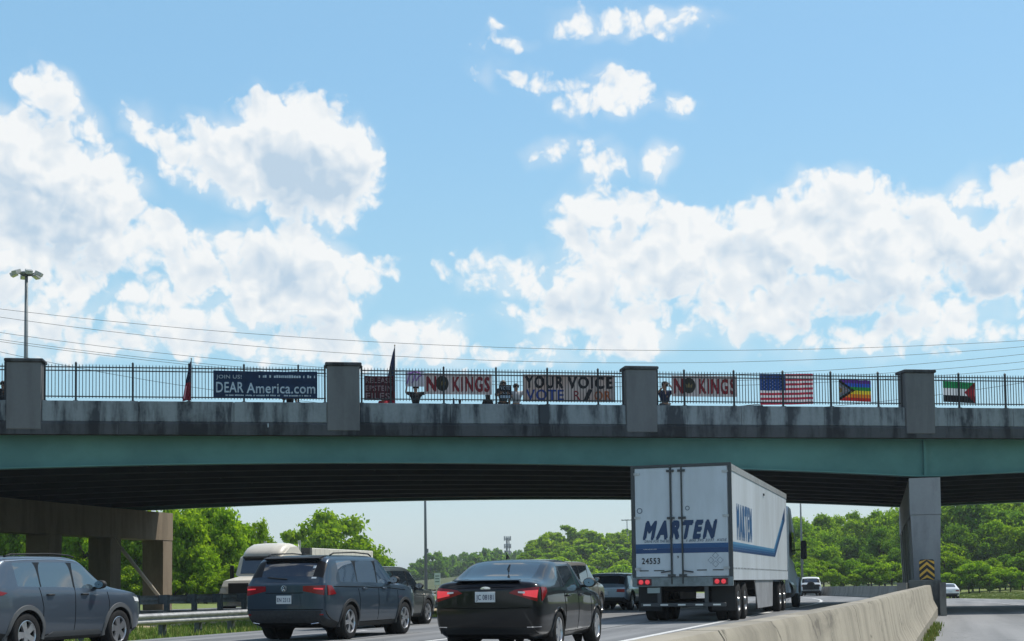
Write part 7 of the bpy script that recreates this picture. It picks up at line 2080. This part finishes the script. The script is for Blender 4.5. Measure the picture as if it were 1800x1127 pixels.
STANDS = {'L': ('leafy_tree', 'bright green leafy tree in the dense row behind the left bridge pier', 'trees behind the left pier', 0),
          'S': ('leafy_tree', 'smaller tree standing beside the lone spreading tree under the bridge', 'trees beside the lone tree', 1),
          'M': ('spreading_tree', 'lone spreading tree seen above the dark blue sport utility car', None, 1),
          'D': ('distant_tree', 'small round tree behind the oncoming truck trailer', 'small trees behind the oncoming truck', 1),
          'F': ('distant_tree', 'hazy blue green tree on the farthest ridge under the bridge', 'trees on the far ridge', 2),
          'H': ('hillside_tree', 'green tree on the wooded hill behind the truck', 'trees on the middle hill', 0),
          'R': ('woodland_tree', 'deep green tree in the thick wood on the right behind the bridge pier', 'trees of the right hand wood', 1),
          'B': ('leafy_shrub', 'low leafy shrub at the foot of the roadside trees', 'shrubs below the trees', 1)}
mat_cache = {}
def with_mat(me, m, key):
    k = (me.name, key)
    if k not in mat_cache:
        c = me.copy(); c.materials.clear(); c.materials.append(m); mat_cache[k] = c
    return mat_cache[k]
rt = random.Random(3)
for (b, dist, gz, h, w, form, st) in TREE_SPOTS:
    nm, lab, grp, lm = STANDS[st]
    src = bush_me[form % 3] if st == 'B' else (far_me[form % 3] if st in 'FH' else TREE_ME[form])
    lm2 = lm
    if st in 'HR' and rt.random() < 0.35: lm2 = (lm + 1) % 3
    x, y = dist*math.sin(R(b)), dist*math.cos(R(b))
    if st == 'R':
        where = 'of the wood between truck and bridge pier' if b < -0.5 else 'of the wood right of the bridge pier'
        lab = ('tall green tree at the back ' if h > 9.5 else 'lower green tree at the front ') + where
        grp = 'trees ' + where
    elif st == 'L':
        lab = 'bright green leafy tree seen between the columns of the left pier' if b < -31.0 else ('tall' if h > 4.5 else 'short') + ' bright green leafy tree between the left pier and the oncoming truck'
    elif st == 'B':
        where = 'below the trees at the left pier' if b < -20 else ('behind the far barrier left of the bridge pier' if b < -0.5 else 'beside the ramp right of the bridge pier')
        lab = 'low leafy green shrub ' + where; grp = 'shrubs ' + where
    elif st == 'H':
        lab = 'green tree on the wooded hill left of the truck trailer' if b < -11.5 else 'green tree on the wooded hill behind and right of the truck'
    t = thing(nm, lab, 'shrub' if st == 'B' else 'tree', (x, y, gz - 0.3), rt.uniform(0, 6.28), grp)
    w = min(w, 1.25*h)
    if st == 'B': gz -= 0.24*h; h *= 1.2
    t.scale = (max(w, h*0.35)*1.12, max(w, h*0.35)*1.12, h + 0.3)
    link('crown', with_mat(src[0], LEAF[lm2], lm2), t)
    link('trunk', src[1], t)
# woods along both sides of the road behind and beside the camera, one unseen mass added to cut sky light
def side_wood(n, seed):
    r = np.random.default_rng(seed)
    sd = r.integers(0, 2, n)
    y = r.uniform(-160, 58, n)
    top = 11 + 2.5*np.sin(y*0.21 + sd*2) + 2.0*np.sin(y*0.57 + 1)
    z = -0.5 + (top + 0.5)*r.uniform(0, 1, n)**0.8
    x = np.where(sd == 0, 24 + 5*r.random(n) + 1.5*np.sin(y*0.4), -62 - 6*r.random(n) - 1.5*np.sin(y*0.33))
    c = np.stack([x, y, z], 1)
    nrm = r.normal(0, 1, (n, 3)) + np.array([0, 0, 0.5]); nrm /= np.linalg.norm(nrm, axis=1)[:, None]
    a = np.cross(nrm, r.normal(0, 1, (n, 3))); a /= np.linalg.norm(a, axis=1)[:, None]
    b = np.cross(nrm, a); s = r.uniform(0.35, 0.8, n)[:, None]
    P = np.stack([c - a*s, c - b*s*0.6, c + a*s, c + b*s*0.6], 1).reshape(-1, 3)
    me = bpy.data.meshes.new('roadside_wood')
    me.vertices.add(n*4); me.vertices.foreach_set('co', P.ravel())
    me.loops.add(n*4); me.loops.foreach_set('vertex_index', np.arange(n*4, dtype=np.int32))
    me.polygons.add(n); me.polygons.foreach_set('loop_start', np.arange(0, n*4, 4, dtype=np.int32)); me.polygons.foreach_set('loop_total', np.full(n, 4, dtype=np.int32))
    me.update(); me.materials.append(LEAF[1])
    return tag(link('roadside_wood', me), 'unseen dense green wood along both sides of the road', 'wood', kind='stuff')
side_wood(26000, 77)
# wooded hill behind the truck
hl = MB()
def hill_fn(u, v):
    x, y = -260 + 330*u, 215 + 260*v
    dx, dy = (x + 20)/150, (y - 390)/130
    return (x, y, -3.0 + 14*math.exp(-(dx*dx + dy*dy)*1.4))
hl.grid(hill_fn, 24, 18)
tag(hl.build('wooded_hill', M_EARTH, smooth=True), kind='structure')

# ------------------------------------------------------------------ summer haze
hz = bpy.data.materials.new('summer_haze'); hz.use_nodes = True
ht = hz.node_tree; ht.nodes.clear()
pv = ht.nodes.new('ShaderNodeVolumePrincipled')
pv.inputs['Color'].default_value = (0.80, 0.88, 0.95, 1)
pv.inputs['Density'].default_value = 0.0003
pv.inputs['Anisotropy'].default_value = 0.3
ho = ht.nodes.new('ShaderNodeOutputMaterial'); ht.links.new(pv.outputs[0], ho.inputs['Volume'])
hb = MB().box(-3100, 3100, -600, 5100, -4.2, 36.0).build('haze', hz)
tag(hb, 'thin summer haze over the whole scene', 'haze', kind='stuff')
